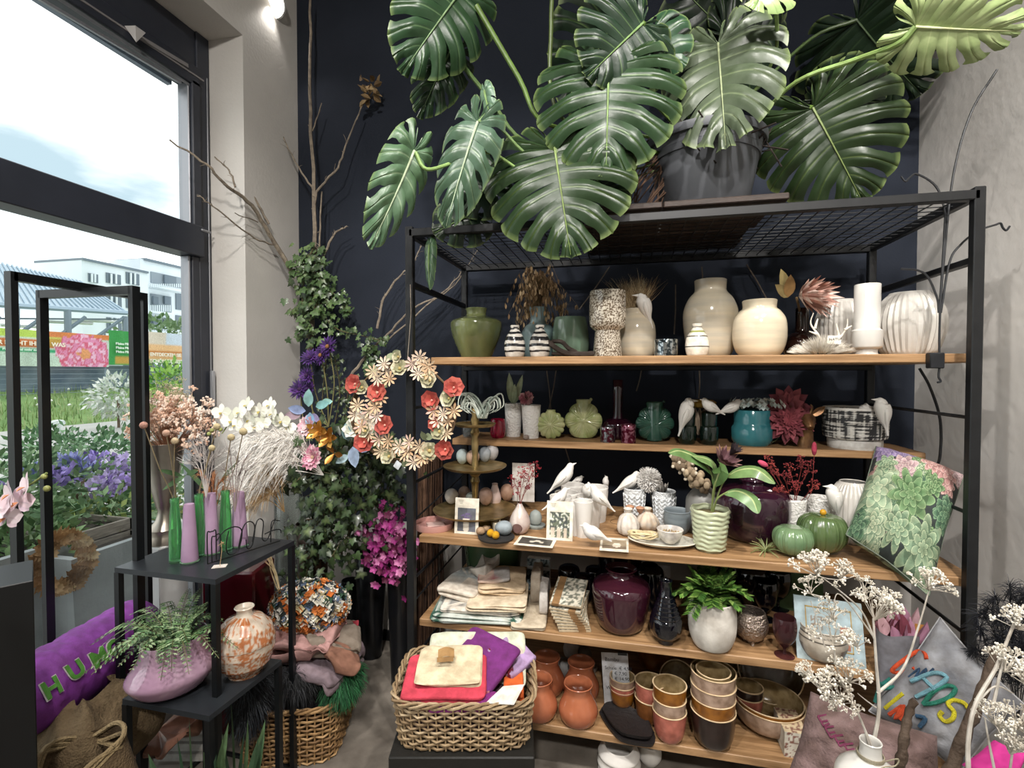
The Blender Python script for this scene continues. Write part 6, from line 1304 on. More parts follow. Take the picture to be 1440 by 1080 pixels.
branch('low_branch', 'bent twig branch reaching right behind the left shelf post', [([(492, 530, 2.9), (520, 495, 2.9), (545, 470, 2.88), (580, 435, 2.85), (625, 410, 2.85), (655, 375, 2.85)], .007, .002), ([(530, 462, 2.9), (540, 420, 2.9), (560, 390, 2.9), (580, 372, 2.9), (592, 345, 2.9)], .006, .002), ([(545, 478, 2.89), (600, 430, 2.85), (640, 400, 2.85), (672, 350, 2.85)], .004, .0015)])
g = G(); c = pD(522, 128, 2.9)
for i in range(26): g.color(R.choice(['#8f7652', '#a58d68', '#6b5538'])); g.leaf(c+rv(.05), rv(1), .055, .035, n=rv(1), seg=3, droop=0, fold=.6, curl=.4)
tag(obj('dried_bloom', g, P(.8), loc=c, world=True), 'withered brown bloom at the tip of the tall branch', 'dried flower')
g = G('#8a6f58'); g.ball((0, 0, 0), .010, 8, 6); 
t = thing('twig', 'pair of twigs hanging on the dark wall behind the shelf', 'twig', pY(900, 450, 2.75))
for (a, b) in (((857, 375), (815, 435)), ((1050, 372), (1078, 420)), ((987, 375), (987, 400)), ((895, 550), (903, 515)), ((772, 575), (783, 515)), ((775, 580), (768, 515)), ((795, 630), (803, 662)), ((983, 515), (983, 560)), ((950, 400), (948, 470))):
    g = G('#6b6055'); g.tube([pY(*a, 2.75), pY((a[0]+b[0])/2+1, (a[1]+b[1])/2, 2.76), pY(*b, 2.75)], .0035, 5); obj('twig_piece', g, P(.9), t, world=True)
# ivy
def ivyleaf(g, c, d, n, s, col, c2):
    d = V(d).normalized(); x = d.cross(V(n)); x = x.normalized() if x.length > 1e-3 else d.orthogonal(); n = x.cross(d)
    pts = [(0, 0), (.30, -.22), (.55, -.05), (.42, .22), (.62, .48), (.30, .52), (0, 1.05), (-.30, .52), (-.62, .48), (-.42, .22), (-.55, -.05), (-.30, -.22)]
    vs = [c+x*(a*s)+d*(b*s)+n*(-.12*s*abs(a)*2 - .1*s*b*b) for a, b in pts]+[c+d*(.3*s)+n*(.03*s)]
    g.add(vs, [(i, (i+1) % 12, 12) for i in range(12)], [C(col)]*12+[C(c2)])
def ivy(name, label, paths, n, spread, size, cols, group=None, stems=True, cat='plant', hang=.4):
    p0 = pD(*paths[0][0]); t = thing(name, label, cat, p0, group); g = G(); gs = G('#5a5236')
    for pts in paths:
        q = bez([pD(*p) for p in pts], 6)
        if stems: gs.tube(q, .003, 4)
        for i in range(n):
            k = R.random()*(len(q)-1); i0 = int(k); c = q[i0].lerp(q[min(i0+1, len(q)-1)], k-i0)+V((R.gauss(0, spread), R.gauss(0, spread*.8), R.gauss(0, spread)))
            ivyleaf(g, c, V((R.uniform(-1, 1), R.uniform(-.6, .2), -hang-R.random()*.6)), V((R.uniform(-.5, .5), -1, R.uniform(0, .9))), size*R.uniform(.6, 1.2), R.choice(cols), R.choice(['#6f8054', '#4f6040', '#3a4a2c']))
            if R.random() < .25: gs.tube([q[i0], c], .0012, 3)
    if stems: obj('stems', gs, P(.8), t, world=True, kind='stuff')
    obj('leaves', g, P(.38, .15), t, world=True, kind='stuff', ang=60); return t
IV = ['#38502e', '#4a6638', '#26391f', '#5c7648', '#3f5a34']; ID = ['#16230f', '#22351b', '#101a0d', '#2e4424', '#425c34', '#1a2a15']
ivy('ivy_garland', 'ivy garland wound around the tall branch', [[(440, 350, 2.9), (430, 380, 2.88), (425, 430, 2.88), (432, 475, 2.88)], [(420, 365, 2.88), (452, 395, 2.88), (440, 440, 2.88)]], 150, .040, .042, IV)
ivy('ivy_garland', 'thin ivy runner trailing right from the branch towards the shelf post', [[(440, 420, 2.9), (470, 460, 2.88), (510, 472, 2.86), (540, 480, 2.85)], [(455, 405, 2.88), (480, 420, 2.88), (488, 440, 2.88)], [(520, 480, 2.86), (522, 520, 2.86)]], 55, .022, .032, IV)
ivy('ivy_plant', 'big ivy plant cascading over its tall black container', [[(500, 600, 2.45), (470, 650, 2.4), (462, 700, 2.38), (470, 790, 2.4)], [(500, 620, 2.5), (520, 660, 2.45), (500, 720, 2.45), (480, 780, 2.45)], [(480, 640, 2.5), (450, 660, 2.35), (425, 655, 2.3)], [(520, 620, 2.55), (545, 660, 2.55), (540, 720, 2.55)], [(470, 680, 2.38), (455, 730, 2.4), (462, 780, 2.4)]], 130, .07, .045, ID)
ivy('ivy_plant', 'darker ivy strands hanging low beside the glass cylinder', [[(400, 740, 2.5), (410, 780, 2.5), (420, 815, 2.5)], [(440, 760, 2.5), (430, 815, 2.5)]], 22, .04, .036, ID)
ivy('willow_bundle', 'slim green leafy stems standing upright under the purple asters', [[(452, 590, 2.7), (455, 540, 2.7), (462, 480, 2.7)], [(470, 600, 2.7), (478, 550, 2.7), (470, 500, 2.7)], [(485, 590, 2.72), (490, 550, 2.72), (500, 530, 2.72)]], 45, .02, .02, ['#4f5f3a', '#6a7a50', '#3a4a2c'])
# tall containers on the floor
def tall(name, label, px, Y, zt, rb, rt, m, cat='vase', seg=40, z0=0, prof=None, **k):
    loc = V((pY(px, 524, Y).x, Y, z0)); g = G(); pr = prof or [(rb, 0), (rb*.97, .02), ((rb+rt)/2, (zt-z0)*.5), (rt, zt-z0)]; g.lathe(hollow(pr, .005), seg); return tag(obj(name, g, m, loc=loc), label, cat)
M_bv = mat('satin_black_vase', '#16171a', .3, coat=.2)
tall('tall_vase', 'tall black floor vase holding the big ivy and flowers', 520, 2.62, .62, .06, .095, M_bv)
tall('tall_vase', 'tall black floor vase holding the magenta blossoms', 561, 2.42, .72, .05, .07, M_bv)
tall('tall_vase', 'slim black floor vase in the corner behind the left shelf post', 490, 2.68, .40, .05, .05, M_bv)
g = G(); g.box((0, 0, .46), (.36, .02, .02)); g.box((-.17, 0, .23), (.02, .02, .46)); g.box((.17, 0, .23), (.02, .02, .46)); g.box((0, 0, .2), (.36, .02, .02)); 
M_cg = mat('clear_vase_glass', '#dfe6e4', .03, trans=.95)
tall('glass_cylinder', 'tall clear glass cylinder vase left of the ivy', 404, 2.42, .98, .075, .075, M_cg, z0=.45)
g = G(); x_ = pY(404, 524, 2.42).x; g.box((x_, 2.42, .225), (.17, .17, .449), bev=.004); tag(obj('plinth', g, M_bv, loc=(x_, 2.42, 0), world=True), 'dark plinth under the tall glass cylinder', 'plinth')
tall('copper_vase', 'tall brown metal vase right of the glass cylinder', 438, 2.3, .86, .04, .085, mat('brown_metal', '#5e4a3c', .3, .6, var='#3a2d26', vs=6))
# magenta blossoms
t = thing('magenta_blossoms', 'magenta and wine red artificial blossoms hanging over the black vase', 'flowers', pD(550, 770, 2.55)); g = G()
for i in range(170):
    c = pD(548+R.gauss(0, 16), 775+R.gauss(0, 24), 2.5+R.uniform(-.06, .06)); g.color('#fff'); head_petals(g, c, V((R.uniform(-.6, .6), -1, R.uniform(-.3, .6))), .024, 5, .7, cols=(R.choice(['#b03a8c', '#c85aa4', '#8f2a72', '#e08ac0', '#6b2048']),), seg=3, cup=.4)
for i in range(50):
    c = pD(540+R.gauss(0, 14), 735+R.gauss(0, 16), 2.52); head_petals(g, c, V((R.uniform(-.6, .6), -1, .3)), .018, 5, .7, cols=(R.choice(['#b03a8c', '#7a2a5c', '#5a1a3c']),), seg=2)
for i in range(6): stem(g, [pD(561, 790, 2.6), pD(550, 770, 2.55), pD(530+6*i, 720+R.uniform(-15, 20), 2.52)], .002, '#4a3a34')
obj('blossoms', g, P(.6), t, world=True, kind='stuff')
# purple asters, one thing per bloom
for i, (px, py, r, lab) in enumerate(((462, 488, 18, 'large purple aster, topmost of the purple blooms'), (452, 500, 16, 'purple aster close below the topmost one'), (436, 503, 15, 'purple aster left of the topmost blooms'), (432, 528, 15, 'purple aster in the middle of the left row'), (422, 548, 17, 'lowest purple aster at the left by the wall'), (436, 548, 14, 'purple aster right beside the lowest one'))):
    c = pD(px, py, 2.6); u = un(c); t = thing('purple_aster', lab, 'flower', c, 'purple artificial asters'); n = V((R.uniform(-.5, .4), -1, R.uniform(.1, .6)))
    g = G(); head_petals(g, c, n, r*u, 18, .22, cup=.15, layers=3, cols=('#45246a', '#351a54', '#5c3080', '#2a1444'), seg=3); obj('petals', g, P(.7), t, world=True)
    g = G('#9a6a3a' if i < 2 else '#3a1a4a'); g.ball(c+n.normalized()*.006, r*u*.2, 8, 6); obj('centre', g, P(.8), t, world=True)
    g = G(); stem(g, [c, pD(px+8, py+50, 2.64), pD(462, 600, 2.68)], .0028, '#8f8a5c'); obj('stem', g, P(.7), t, world=True)
# mixed blooms in front of the ivy
def bloom(name, label, px, py, t_, r, cols, n, np=12, w=.5, layers=3, cup=.35, centre=None, to=(478, 650, 2.5), group='artificial blooms in the corner', stemcol='#6a7a50', cat='flower', seg=4):
    c = pD(px, py, t_); u = un(c); t = thing(name, label, cat, c, group); g = G(); head_petals(g, c, V(n), r*u, np, w, cup=cup, layers=layers, cols=cols, centre=centre, seg=seg); obj('petals', g, P(.6), t, world=True)
    g = G(); stem(g, [c-V(n).normalized()*.01, (c+pD(*to))/2+V((0, 0, -.02)), pD(*to)], .0025, stemcol); obj('stem', g, P(.7), t, world=True); return t
bloom('pink_dahlia', 'pale pink white dahlia, upper one beside the golden leaves', 433, 600, 2.3, 17, ('#e2c4cc', '#ecdcd8', '#d8a8b4'), (-.2, -1, .3), centre='#e6dcc8')
bloom('pink_dahlia', 'pink dahlia, lower one before the dark ivy', 441, 643, 2.25, 20, ('#d99ab0', '#e6b8c4', '#e8ccd0', '#cf7f9c'), (-.1, -1, .2), np=14, centre='#d8b89a')
bloom('white_dahlia', 'small greyish white bloom right of the lower pink dahlia', 455, 632, 2.32, 13, ('#c9cfc4', '#b4bcb0'), (.2, -1, .3))
for i, (px, py) in enumerate(((506, 592), (518, 602), (496, 605))): bloom('white_magnolia', ['white bloom left of the wreath, uppermost of three', 'white bloom left of the wreath, right one of three', 'white bloom left of the wreath, lowest of three'][i], px, py, 2.3, 16, ('#e6e6da', '#f0f0e8', '#d4d8c8'), (R.uniform(-.5, .3), -1, .4), np=6, w=.7, layers=2, cup=.6)
for i, (px, py, c_, lab, nn_) in enumerate(((462, 615, ('#b07a34', '#8a5a22', '#d0a050'), 'golden brown metallic lily bloom', 6), (470, 638, ('#b8823a', '#96642a'), 'golden leaf hanging below the metallic lily', 3), (448, 606, ('#8a5a22', '#c89040'), 'small golden bloom left of the metallic lily', 5))):
    c = pD(px, py, 2.28); u = un(c); t = thing('golden_bloom', lab, 'flower', c, 'golden blooms in the corner'); g = G(); head_petals(g, c, V((.1, -1, .1)), 19*u, nn_, .45, cup=.5, layers=2 if nn_ > 3 else 1, cols=c_, seg=4); obj('petals', g, P(.28, .2, metal=.6), t, world=True); g = G(); stem(g, [c, pD(475, 640, 2.45)], .002, '#7a5a2c'); obj('stem', g, P(.7), t, world=True)
t = thing('iridescent_foliage', 'iridescent pale blue and mauve leaves below the purple asters', 'leaves', pD(440, 580, 2.3)); 
for px, py, dx, dy, L, c_ in ((434, 572, .1, 1, 26, '#9fd0d0'), (430, 578, -1, .2, 24, '#8fa0c8'), (424, 582, -1, -.15, 24, '#b09aa8'), (436, 580, .1, -1, 24, '#90b8d8'), (444, 572, 1, .3, 22, '#8ac0c0'), (452, 566, .9, .1, 18, '#a4d4cc'), (438, 582, .6, -.5, 18, '#9a90b8'), (496, 628, .2, -1, 30, '#a0b4d0'), (500, 630, 1, .1, 26, '#9aa4cc'), (490, 620, -.1, 1, 26, '#8fb4bc'), (502, 635, .6, .7, 20, '#b0b8d8'), (490, 640, -.6, -.4, 20, '#a8c4cc')):
    c = pD(px, py, 2.3); u = un(c); g = G(c_); g.leaf(c, RT*dx+UP*dy-FW*.2, L*u, L*.55*u, n=-FW, seg=5, droop=0, fold=.25); obj('leaf', g, P(.25, .4, metal=.2), t, world=True)
# the wreath
wr = pY(567, 580, 1.88); u = un(wr); t = thing('flower_wreath', 'flower wreath of coral, cream and sage artificial blooms on the left shelf post', 'wreath', wr)
def wp(px, py, o=0): return pY(px, py, 1.90-o)
g = G('#6f5a44')
for o_ in range(3): g.tube([wp(567+(70+3*o_)*cos(a)*.98, 580+(72-3*o_)*sin(a), .0+.008*o_) for a in [2*pi*i/48 for i in range(49)]], .004, 5)
obj('ring', g, P(.9), t, world=True)
g = G('#8d8478'); g.tube([pY(573, 508, 1.9), pY(578, 440, 1.915), pY(577, 400, 1.92)], .0015, 4); obj('cord', g, P(.8), t, world=True)
def star(px, py, r, cols=('#d8c0a0', '#e0ccb0'), cen='#c98a94'):
    g = G(); n = V((R.uniform(-.35, .35), -1, R.uniform(-.2, .4))); c = wp(px, py, .03+R.uniform(0, .012)); x, y, n = frame(n)
    for k in range(9): a = 2*pi*k/9; g.color(cols[k % len(cols)]); g.leaf(c, x*cos(a)+y*sin(a)+n*.25, r*1.08*u, r*.30*u, n=n, seg=4, droop=0, shape=.7, fold=.3, c2=C(cen) if k % 2 else None)
    obj('star_bloom', g, P(.8), t, world=True)
def coral(px, py, r): g = G(); head_petals(g, wp(px, py, .03), V((R.uniform(-.4, .4), -1, R.uniform(-.1, .3))), r*1.12*u, 7, .95, cup=.3, layers=1, cols=('#a64a40', '#b45a4c', '#983e36'), seg=6); g.color('#a53c34'); head_petals(g, wp(px, py, .034), V((0, -1, .1)), r*u*.75, 6, .95, cup=.7, seg=5, cols=('#a8423a', '#bd5548')); g.color('#d8a090').ball(wp(px, py, .045), r*u*.12, 6, 5); obj('coral_bloom', g, P(.75), t, world=True)
def sage(px, py, r, cols=('#a4a080', '#8f8f6c', '#d5cdb0')): g = G(); n = V((R.uniform(-.4, .4), -1, R.uniform(-.1, .4))); head_petals(g, wp(px, py, .03), n, r*1.1*u, 6, 1.05, cup=.35, cols=cols[2:]+cols[:1], seg=6); head_petals(g, wp(px, py, .036), n, r*u*.75, 5, 1.05, cup=.7, cols=cols[:2], seg=5); g.color('#b8a468').ball(wp(px, py, .045), r*u*.2, 7, 5); obj('sage_bloom', g, P(.75), t, world=True)
for a in ((499, 540, 14), (531, 552, 14), (541, 598, 14), (512, 622, 14), (607, 563, 14), (638, 545, 14), (626, 632, 14), (612, 596, 10)): coral(*a)
for a in ((562, 518, 12), (509, 545, 11), (605, 535, 13), (632, 560, 13), (618, 607, 12), (604, 634, 13), (547, 642, 12), (514, 606, 11), (560, 502, 9), (598, 530, 9)): sage(*a)
for a in ((540, 512), (525, 523), (548, 533), (531, 532), (590, 503), (603, 515), (588, 525), (580, 512), (503, 570), (520, 578), (512, 588), (528, 572), (610, 578), (623, 582), (638, 578), (630, 592), (546, 620), (533, 618), (536, 635), (576, 622), (590, 628), (570, 638), (582, 650), (594, 645), (562, 628), (522, 595), (530, 585), (500, 583), (508, 600), (535, 560), (520, 610), (524, 560), (615, 592), (604, 525), (574, 633), (600, 640), (554, 632), (628, 610), (545, 522), (597, 512)): star(a[0], a[1], 11.5, cols=R.choice([('#d8c0a0', '#e0ccb0'), ('#dcc8b4', '#e6d8c8'), ('#d0ac88', '#dcc0a0')]), cen=R.choice(['#c99aa0', '#c9a888', '#cdb494', '#d0b898']))
g = G()
for px, py in ((556, 497), (551, 500), (545, 545), (600, 620), (598, 612), (625, 545), (565, 655), (528, 515)): g.color('#8f9a78'); g.leaf(wp(px, py, .02), V((R.uniform(-1, 1), -.3, R.uniform(-1, 1))), 18*u, 10*u, n=V((0, -1, 0)), seg=4, droop=0)
obj('leaves', g, P(.7), t, world=True, kind='stuff')
g = G('#cdd4da'); c = wp(559, 654, .05); M = Matrix.Rotation(.6, 3, 'Y'); g.box(c, (.026, .001, .03), M); obj('price_tag', g, P(.5), t, world=True, smooth=False)
# bundle of thin sticks behind the shelf post
t = thing('stick_bundle', 'bundle of thin brown sticks standing behind the left end of the shelf', 'sticks', V((pY(603, 524, 2.74).x, 2.72, S3-.6))); 
gg = [G(), G(), G()]
for i in range(75): x = R.uniform(587, 622); p = pY(x, 640, 2.73+R.uniform(-.03, .03)); q = V((p.x+R.uniform(-.03, .03), 2.72+R.uniform(-.03, .03), .005)); p.z += R.uniform(-.02, .03); g = gg[i % 3]; g.color(R.choice(['#5f4536', '#4a3428', '#7a5c48'])); g.tube([p, p.lerp(q, .5)+rv(.008), q], .0035, 5)
for g in gg: obj('sticks', g, P(.9), t, world=True, kind='stuff')
mat('petal_white', '#fff', .6, attr=True, subs=.6)
# ================================================================ WHITE ORCHID, GRASSES, DRIED PLUMES
def orchid(name, label, pts, flowers, r, cols, cen, group=None, extra=None):
    q = bez([pD(*p) for p in pts], 6); t = thing(name, label, 'orchid', q[0], group); g = G('#7d8a50'); g.tube(q, .0025, 5); obj('stalk', g, P(.6), t, world=True)
    for (px, py, tt) in flowers:
        c = pD(px, py, tt); u = un(c); n = V((R.uniform(-.5, .5), -1, R.uniform(-.1, .4))); x, y, n = frame(n); g = G()
        for a, L, w_ in ((pi/2, 1, .6), (pi/2+2.2, .95, .6), (pi/2-2.2, .95, .6), (.15, 1.1, 1.0), (pi-.15, 1.1, 1.0)): g.color(R.choice(cols)); g.leaf(c, x*cos(a)+y*sin(a)+n*.15, r*u*L, r*u*w_, n=n, seg=5, droop=0, fold=.12, shape=.55)
        g.color(cen).leaf(c+n*.003, -y*.8+n, r*u*.5, r*u*.35, n=n, seg=3, droop=0, fold=.6); obj('flower', g, mat('petal_white'), t, world=True)
    if extra:
        for (px, py, tt, rr) in extra: g = G('#9aa060'); c = pD(px, py, tt); g.ball(c, (rr*un(c),)*3, 8, 6); obj('bud', g, P(.5), t, world=True)
orchid('white_orchid', 'arching white orchid spray above the dried stems', [(420, 660, 2.25), (410, 610, 2.22), (385, 580, 2.2), (340, 575, 2.15), (312, 610, 2.1)], [(312, 580, 2.1), (325, 592, 2.1), (338, 580, 2.1), (352, 590, 2.12), (348, 570, 2.14), (366, 578, 2.15), (370, 594, 2.15), (384, 582, 2.17), (396, 592, 2.2), (380, 570, 2.2), (404, 602, 2.22), (332, 598, 2.1), (358, 600, 2.12)], 13, ('#e2e2d8', '#d2d4c4', '#eceae0'), '#a89a50', extra=[(298, 605, 2.08, 3), (294, 610, 2.08, 3), (310, 604, 2.1, 3)])
orchid('pink_orchid', 'pale pink orchid spray entering at the left edge before the frames', [(-30, 720, 1.15), (10, 700, 1.15), (45, 680, 1.15), (66, 665, 1.15)], [(2, 715, 1.14), (16, 695, 1.13), (26, 706, 1.14), (38, 685, 1.14), (10, 728, 1.15)], 22, ('#d6c0c8', '#e0d0d4', '#c8b4c0'), '#c88a64', extra=[(62, 670, 1.15, 4), (66, 687, 1.15, 4.5)])
def plume(name, label, base, tips, cols, n, L, cat='dried grass', r=.0012, group=None, spread=.15, droop=.5):
    b = pD(*base); t = thing(name, label, cat, b, group); g = G()
    for (px, py, tt) in tips:
        e = pD(px, py, tt); q = bez([b, b.lerp(e, .5)+V((0, 0, .05)), e], 8); g.color(cols[0]).tube(q, r*1.4, 4)
        for i in range(n):
            k = int(len(q)*(.35+.6*R.random())); d = (q[min(k+1, len(q)-1)]-q[k-1]).normalized()+rv(spread*3); a = q[k]; g.color(R.choice(cols)); l_ = L*R.uniform(.5, 1); g.tube([a, a+d*l_*.6, a+d*l_-V((0, 0, droop*l_))], [r*.7, r*.6, r*.3], 3)
    obj('plumes', g, mat('petal_white'), t, world=True, kind='stuff'); return t
plume('white_grass', 'white feathery grass arching in front of the orchid', (455, 668, 2.3), [(350, 640, 2.1), (360, 620, 2.1), (375, 610, 2.12), (345, 665, 2.1), (390, 625, 2.15), (365, 655, 2.1), (340, 690, 2.1), (400, 612, 2.2)], ['#f0ece6', '#e0dad2', '#f6f4f0', '#ccc6be'], 130, .11, r=.0015, spread=.2)
plume('beige_grass', 'beige brown dried grass tuft below the white grass', (400, 720, 2.25), [(360, 670, 2.15), (375, 665, 2.15), (350, 690, 2.15), (390, 670, 2.2), (345, 715, 2.15), (370, 700, 2.15)], ['#a08258', '#8a6c46', '#b89c74', '#c4ac88'], 110, .08, spread=.25)
plume('orange_grass', 'orange dried tuft between the green bottles', (300, 730, 1.95), [(285, 668, 1.95), (300, 672, 1.95), (312, 676, 1.95), (292, 690, 1.95), (322, 690, 1.97)], ['#b5794a', '#c9926a', '#a86a40'], 45, .05)
plume('pale_twigs', 'whitish thin dried twigs rising behind the green bottles', (290, 700, 1.85), [(276, 640, 1.85), (284, 618, 1.86), (292, 650, 1.85), (268, 650, 1.85), (300, 640, 1.86), (310, 640, 1.88), (272, 625, 1.85)], ['#b8b0ac', '#cac4c0', '#9a928e'], 26, .05, r=.0010, spread=.25, droop=-.2)
plume('brown_twigs', 'dark and white thin twigs before the window reveal', (330, 720, 1.9), [(322, 630, 1.9), (335, 645, 1.9), (348, 640, 1.92), (315, 660, 1.9), (340, 660, 1.9), (356, 655, 1.94)], ['#8a7c78', '#c4bcb8', '#6a5a54'], 24, .045, r=.0010, spread=.25, droop=-.1)
# silver trumpet vase with peach coloured dried blooms
SP = pD(226, 762, 2.3); u = un(SP); gx = V((SP.x, SP.y, 0))
g = G(); g.box((0, 0, SP.z/2), (.15, .15, SP.z), bev=.004); tag(obj('plinth', g, mat('white_plinth', '#c9cac8', .5), loc=gx), 'white plinth by the window under the silver vase', 'plinth')
g = G(); g.lathe(hollow([(x*u, (762-y)*u) for x, y in ((20, 762), (20, 756), (18, 752), (17, 746), (19, 742), (16, 738), (10, 730), (8, 722), (7, 716), (9, 712), (14, 690), (19, 670), (23, 648), (26, 630), (29, 622))], .003), 44); tag(obj('trumpet_vase', g, mat('polished_silver', '#b5ada2', .3, .7, var='#8f8578', vs=5), loc=SP+V((0.02, 0, 0))), 'tall silver trumpet vase on the white plinth by the window', 'vase')
t = thing('peach_dried_blooms', 'peach coloured fluffy dried blooms in the silver trumpet vase', 'dried flowers', pD(236, 625, 2.3)); g = G(); b_ = pD(236, 640, 2.3)
for i in range(230):
    e_ = pD(243+R.gauss(0, 22), 598+R.gauss(0, 13), 2.28+R.uniform(-.1, .1)); g.color('#b08468').tube([b_, e_], .0010, 3); spray(g, e_, (e_-b_)+rv(.03), .026, 2, .9, .0009, .0045, R.choice(['#f0d8c6', '#eac8b2', '#f4e4d8', '#deb8a0']), '#e8ccb8', 4)
obj('blooms', g, mat('petal_white'), t, world=True, kind='stuff')
t = thing('cream_dried_blooms', 'cream dried seed plumes standing behind the peach blooms', 'dried flowers', pD(236, 625, 2.34)); g = G()
for i in range(110):
    e_ = pD(R.choice((222, 250))+R.gauss(0, 9), 572+R.gauss(0, 14), 2.36+R.uniform(-.05, .05)); g.color('#a89c84').tube([pD(236, 630, 2.34), e_], .0009, 3); spray(g, e_, V((0, 0, 1))+rv(.3), .022, 2, .8, .0008, .0026, R.choice(['#cfc4a4', '#ddd4bc', '#b8ac8c']), '#b8ac8c', 3)
obj('blooms', g, mat('petal_white'), t, world=True, kind='stuff')
t = thing('green_foliage', 'long green leaf spray between the silver vase and the bottles', 'leaves', pD(275, 650, 2.2)); 
for a, b in (((262, 668), (236, 682)), ((262, 668), (276, 660)), ((300, 700), (262, 655)), ((310, 680), (330, 650)), ((258, 670), (230, 660)), ((345, 720), (300, 700))): g = G('#52704a'); b_, e_ = pD(*a, 2.2), pD(*b, 2.17); g.leaf(b_, e_-b_, (e_-b_).length*1.3, .022, n=-FW, seg=5, droop=.1); obj('leaf', g, P(.5), t, world=True)
# ================================================================ CROSSED BLACK DISPLAY FRAMES
t = thing('display_frame', 'two crossed tall black metal frames standing before the window', 'display stand', (-1.97, 1.46, 0))
def frm(a, b, zt, th=.030):
    a, b = V(a), V(b); g = G(); M = Matrix.Rotation(atan2((b-a).y, (b-a).x), 3, 'Z')
    g.box((a.x, a.y, zt/2), (th*.7, th, zt), M); g.box((b.x, b.y, zt/2), (th*.7, th, zt), M); c = (a+b)/2; L = (b-a).length; g.box((c.x, c.y, zt-th/2), (L, th, th), M); g.box((c.x, c.y, .02), (L, th, th), M); obj('frame', g, mat('frame_black', '#101214', .35), t, world=True, smooth=False)
a = pX(18, 500, -1.99); b = pX(202, 500, -1.99); frm((a.x, a.y, 0), (b.x, b.y, 0), 1.985)
a = pD(61, 500, 1.92); b = pD(190, 500, 1.82); frm((a.x, a.y, 0), (b.x, b.y, 0), 1.965)
# ================================================================ NEST OF BLACK TABLES
ZT1, ZT2 = .96, .56
q1, q2, q3 = pZ(161, 798, ZT1), pZ(303, 815, ZT1), pZ(414, 760, ZT1); q4 = q1+q3-q2
def table(name, label, q, z, th=.018, lg=.020):
    c = sum(q, V())/4; t = thing(name, label, 'table', (c.x, c.y, 0), 'nest of black metal tables'); g = G(); n = len(q)
    vs = [V((p.x, p.y, z)) for p in q]+[V((p.x, p.y, z-th)) for p in q]; g.add(vs, [(0, 1, 2, 3), (7, 6, 5, 4)]+[(i, i+4, (i+1) % 4+4, (i+1) % 4) for i in range(4)]); obj('table_top', g, mat('tabletop_black', '#1f2226', .38, var='#262a2e', vs=12), t, world=True, smooth=False)
    for p in q: d = (c-p); d.z = 0; d.normalize(); p_ = p+d*.012; g = G(); g.box((p_.x, p_.y, (z-th)/2), (lg, lg, z-th-.0), Matrix.Rotation(.0, 3, 'Z')); obj('leg', g, mat('frame_black'), t, world=True, smooth=False)
    for i, j in ((0, 1), (1, 2), (2, 3), (3, 0)): g = G(); a, b = q[i].lerp(c, .04), q[j].lerp(c, .04); a = V((a.x, a.y, .012)); b = V((b.x, b.y, .012)); g.tube([a, b], .009, 4); obj('foot_rail', g, mat('frame_black'), t, world=True, smooth=False)
    return t
table('nesting_table', 'taller black metal nesting table carrying bottles and candles', [q1, q2, q3, q4], ZT1)
r1, r2, r3 = pZ(172, 983, ZT2), pZ(294, 1007, ZT2), pZ(396, 928, ZT2)
table('nesting_table', 'lower black metal nesting table carrying the lilac vase', [r1, r2, r3, r1+r3-r2], ZT2)
M_gg = mat('green_bottle_glass', '#9be8aa', .04, trans=.92, coat=.2); M_lil = mat('lilac_wax', '#a68aa4', .55, subs=.2, var='#9a7c98', vs=12)
def onT(px, py, z, rb): p = pZ(px, py, z); return p+V((p.x, p.y, 0)).normalized()*rb*un(p)
for px, py, top, lab in ((247, 793, 703, 'green glass bottle furthest left on the black table'), (281, 784, 697, 'green glass bottle between the first two lilac candles'), (318, 776, 692, 'green glass bottle behind the wire lettering, right one')):
    p = onT(px, py, ZT1, 7); u = un(p); h = (py-top)*u; g = G(); g.lathe(hollow([(7.5*u, 0), (8*u, 3*u), (8*u, h*.45), (6.5*u, h*.75), (5.2*u, h*.92), (5.8*u, h*.94), (5.8*u, h)], .002, .012), 24); tag(obj('green_bottle', g, M_gg, loc=p), lab, 'bottle', 'green glass bottles on the black table')
for px, py, top, lab in ((267, 793, 706, 'lilac conical candle in front on the black table'), (297, 781, 691, 'lilac conical candle in the middle behind the wire loops'), (337, 770, 689, 'lilac conical candle furthest right on the black table')):
    p = onT(px, py, ZT1, 9); u = un(p); h = (py-top-5)*u; t = thing('lilac_candle', lab, 'candle', p, 'lilac candles on the black table'); g = G(); g.lathe([(0, .006), (10.5*u, .006), (11*u, .012), (9*u, h*.5), (7*u, h*.95), (6.4*u, h), (0, h*.985)], 28); obj('wax', g, M_lil, t)
    g = G(); g.lathe([(0, 0), (11.5*u, 0), (12*u, .004), (11*u, .007), (0, .006)], 28); obj('glass_foot', g, mat('green_clear', '#9fc8a4', .05, trans=.8), t)
g = G('#16181a'); p0_ = pZ(292, 795, ZT1); u = un(p0_)
t = thing('wire_ornament', 'black bent wire lettering ornament standing on the table', 'ornament', p0_)
dirx = (pZ(385, 765, ZT1)-p0_).normalized()
def wpt(x, y): return p0_+dirx*(x*u)+V((0, 0, y*u))
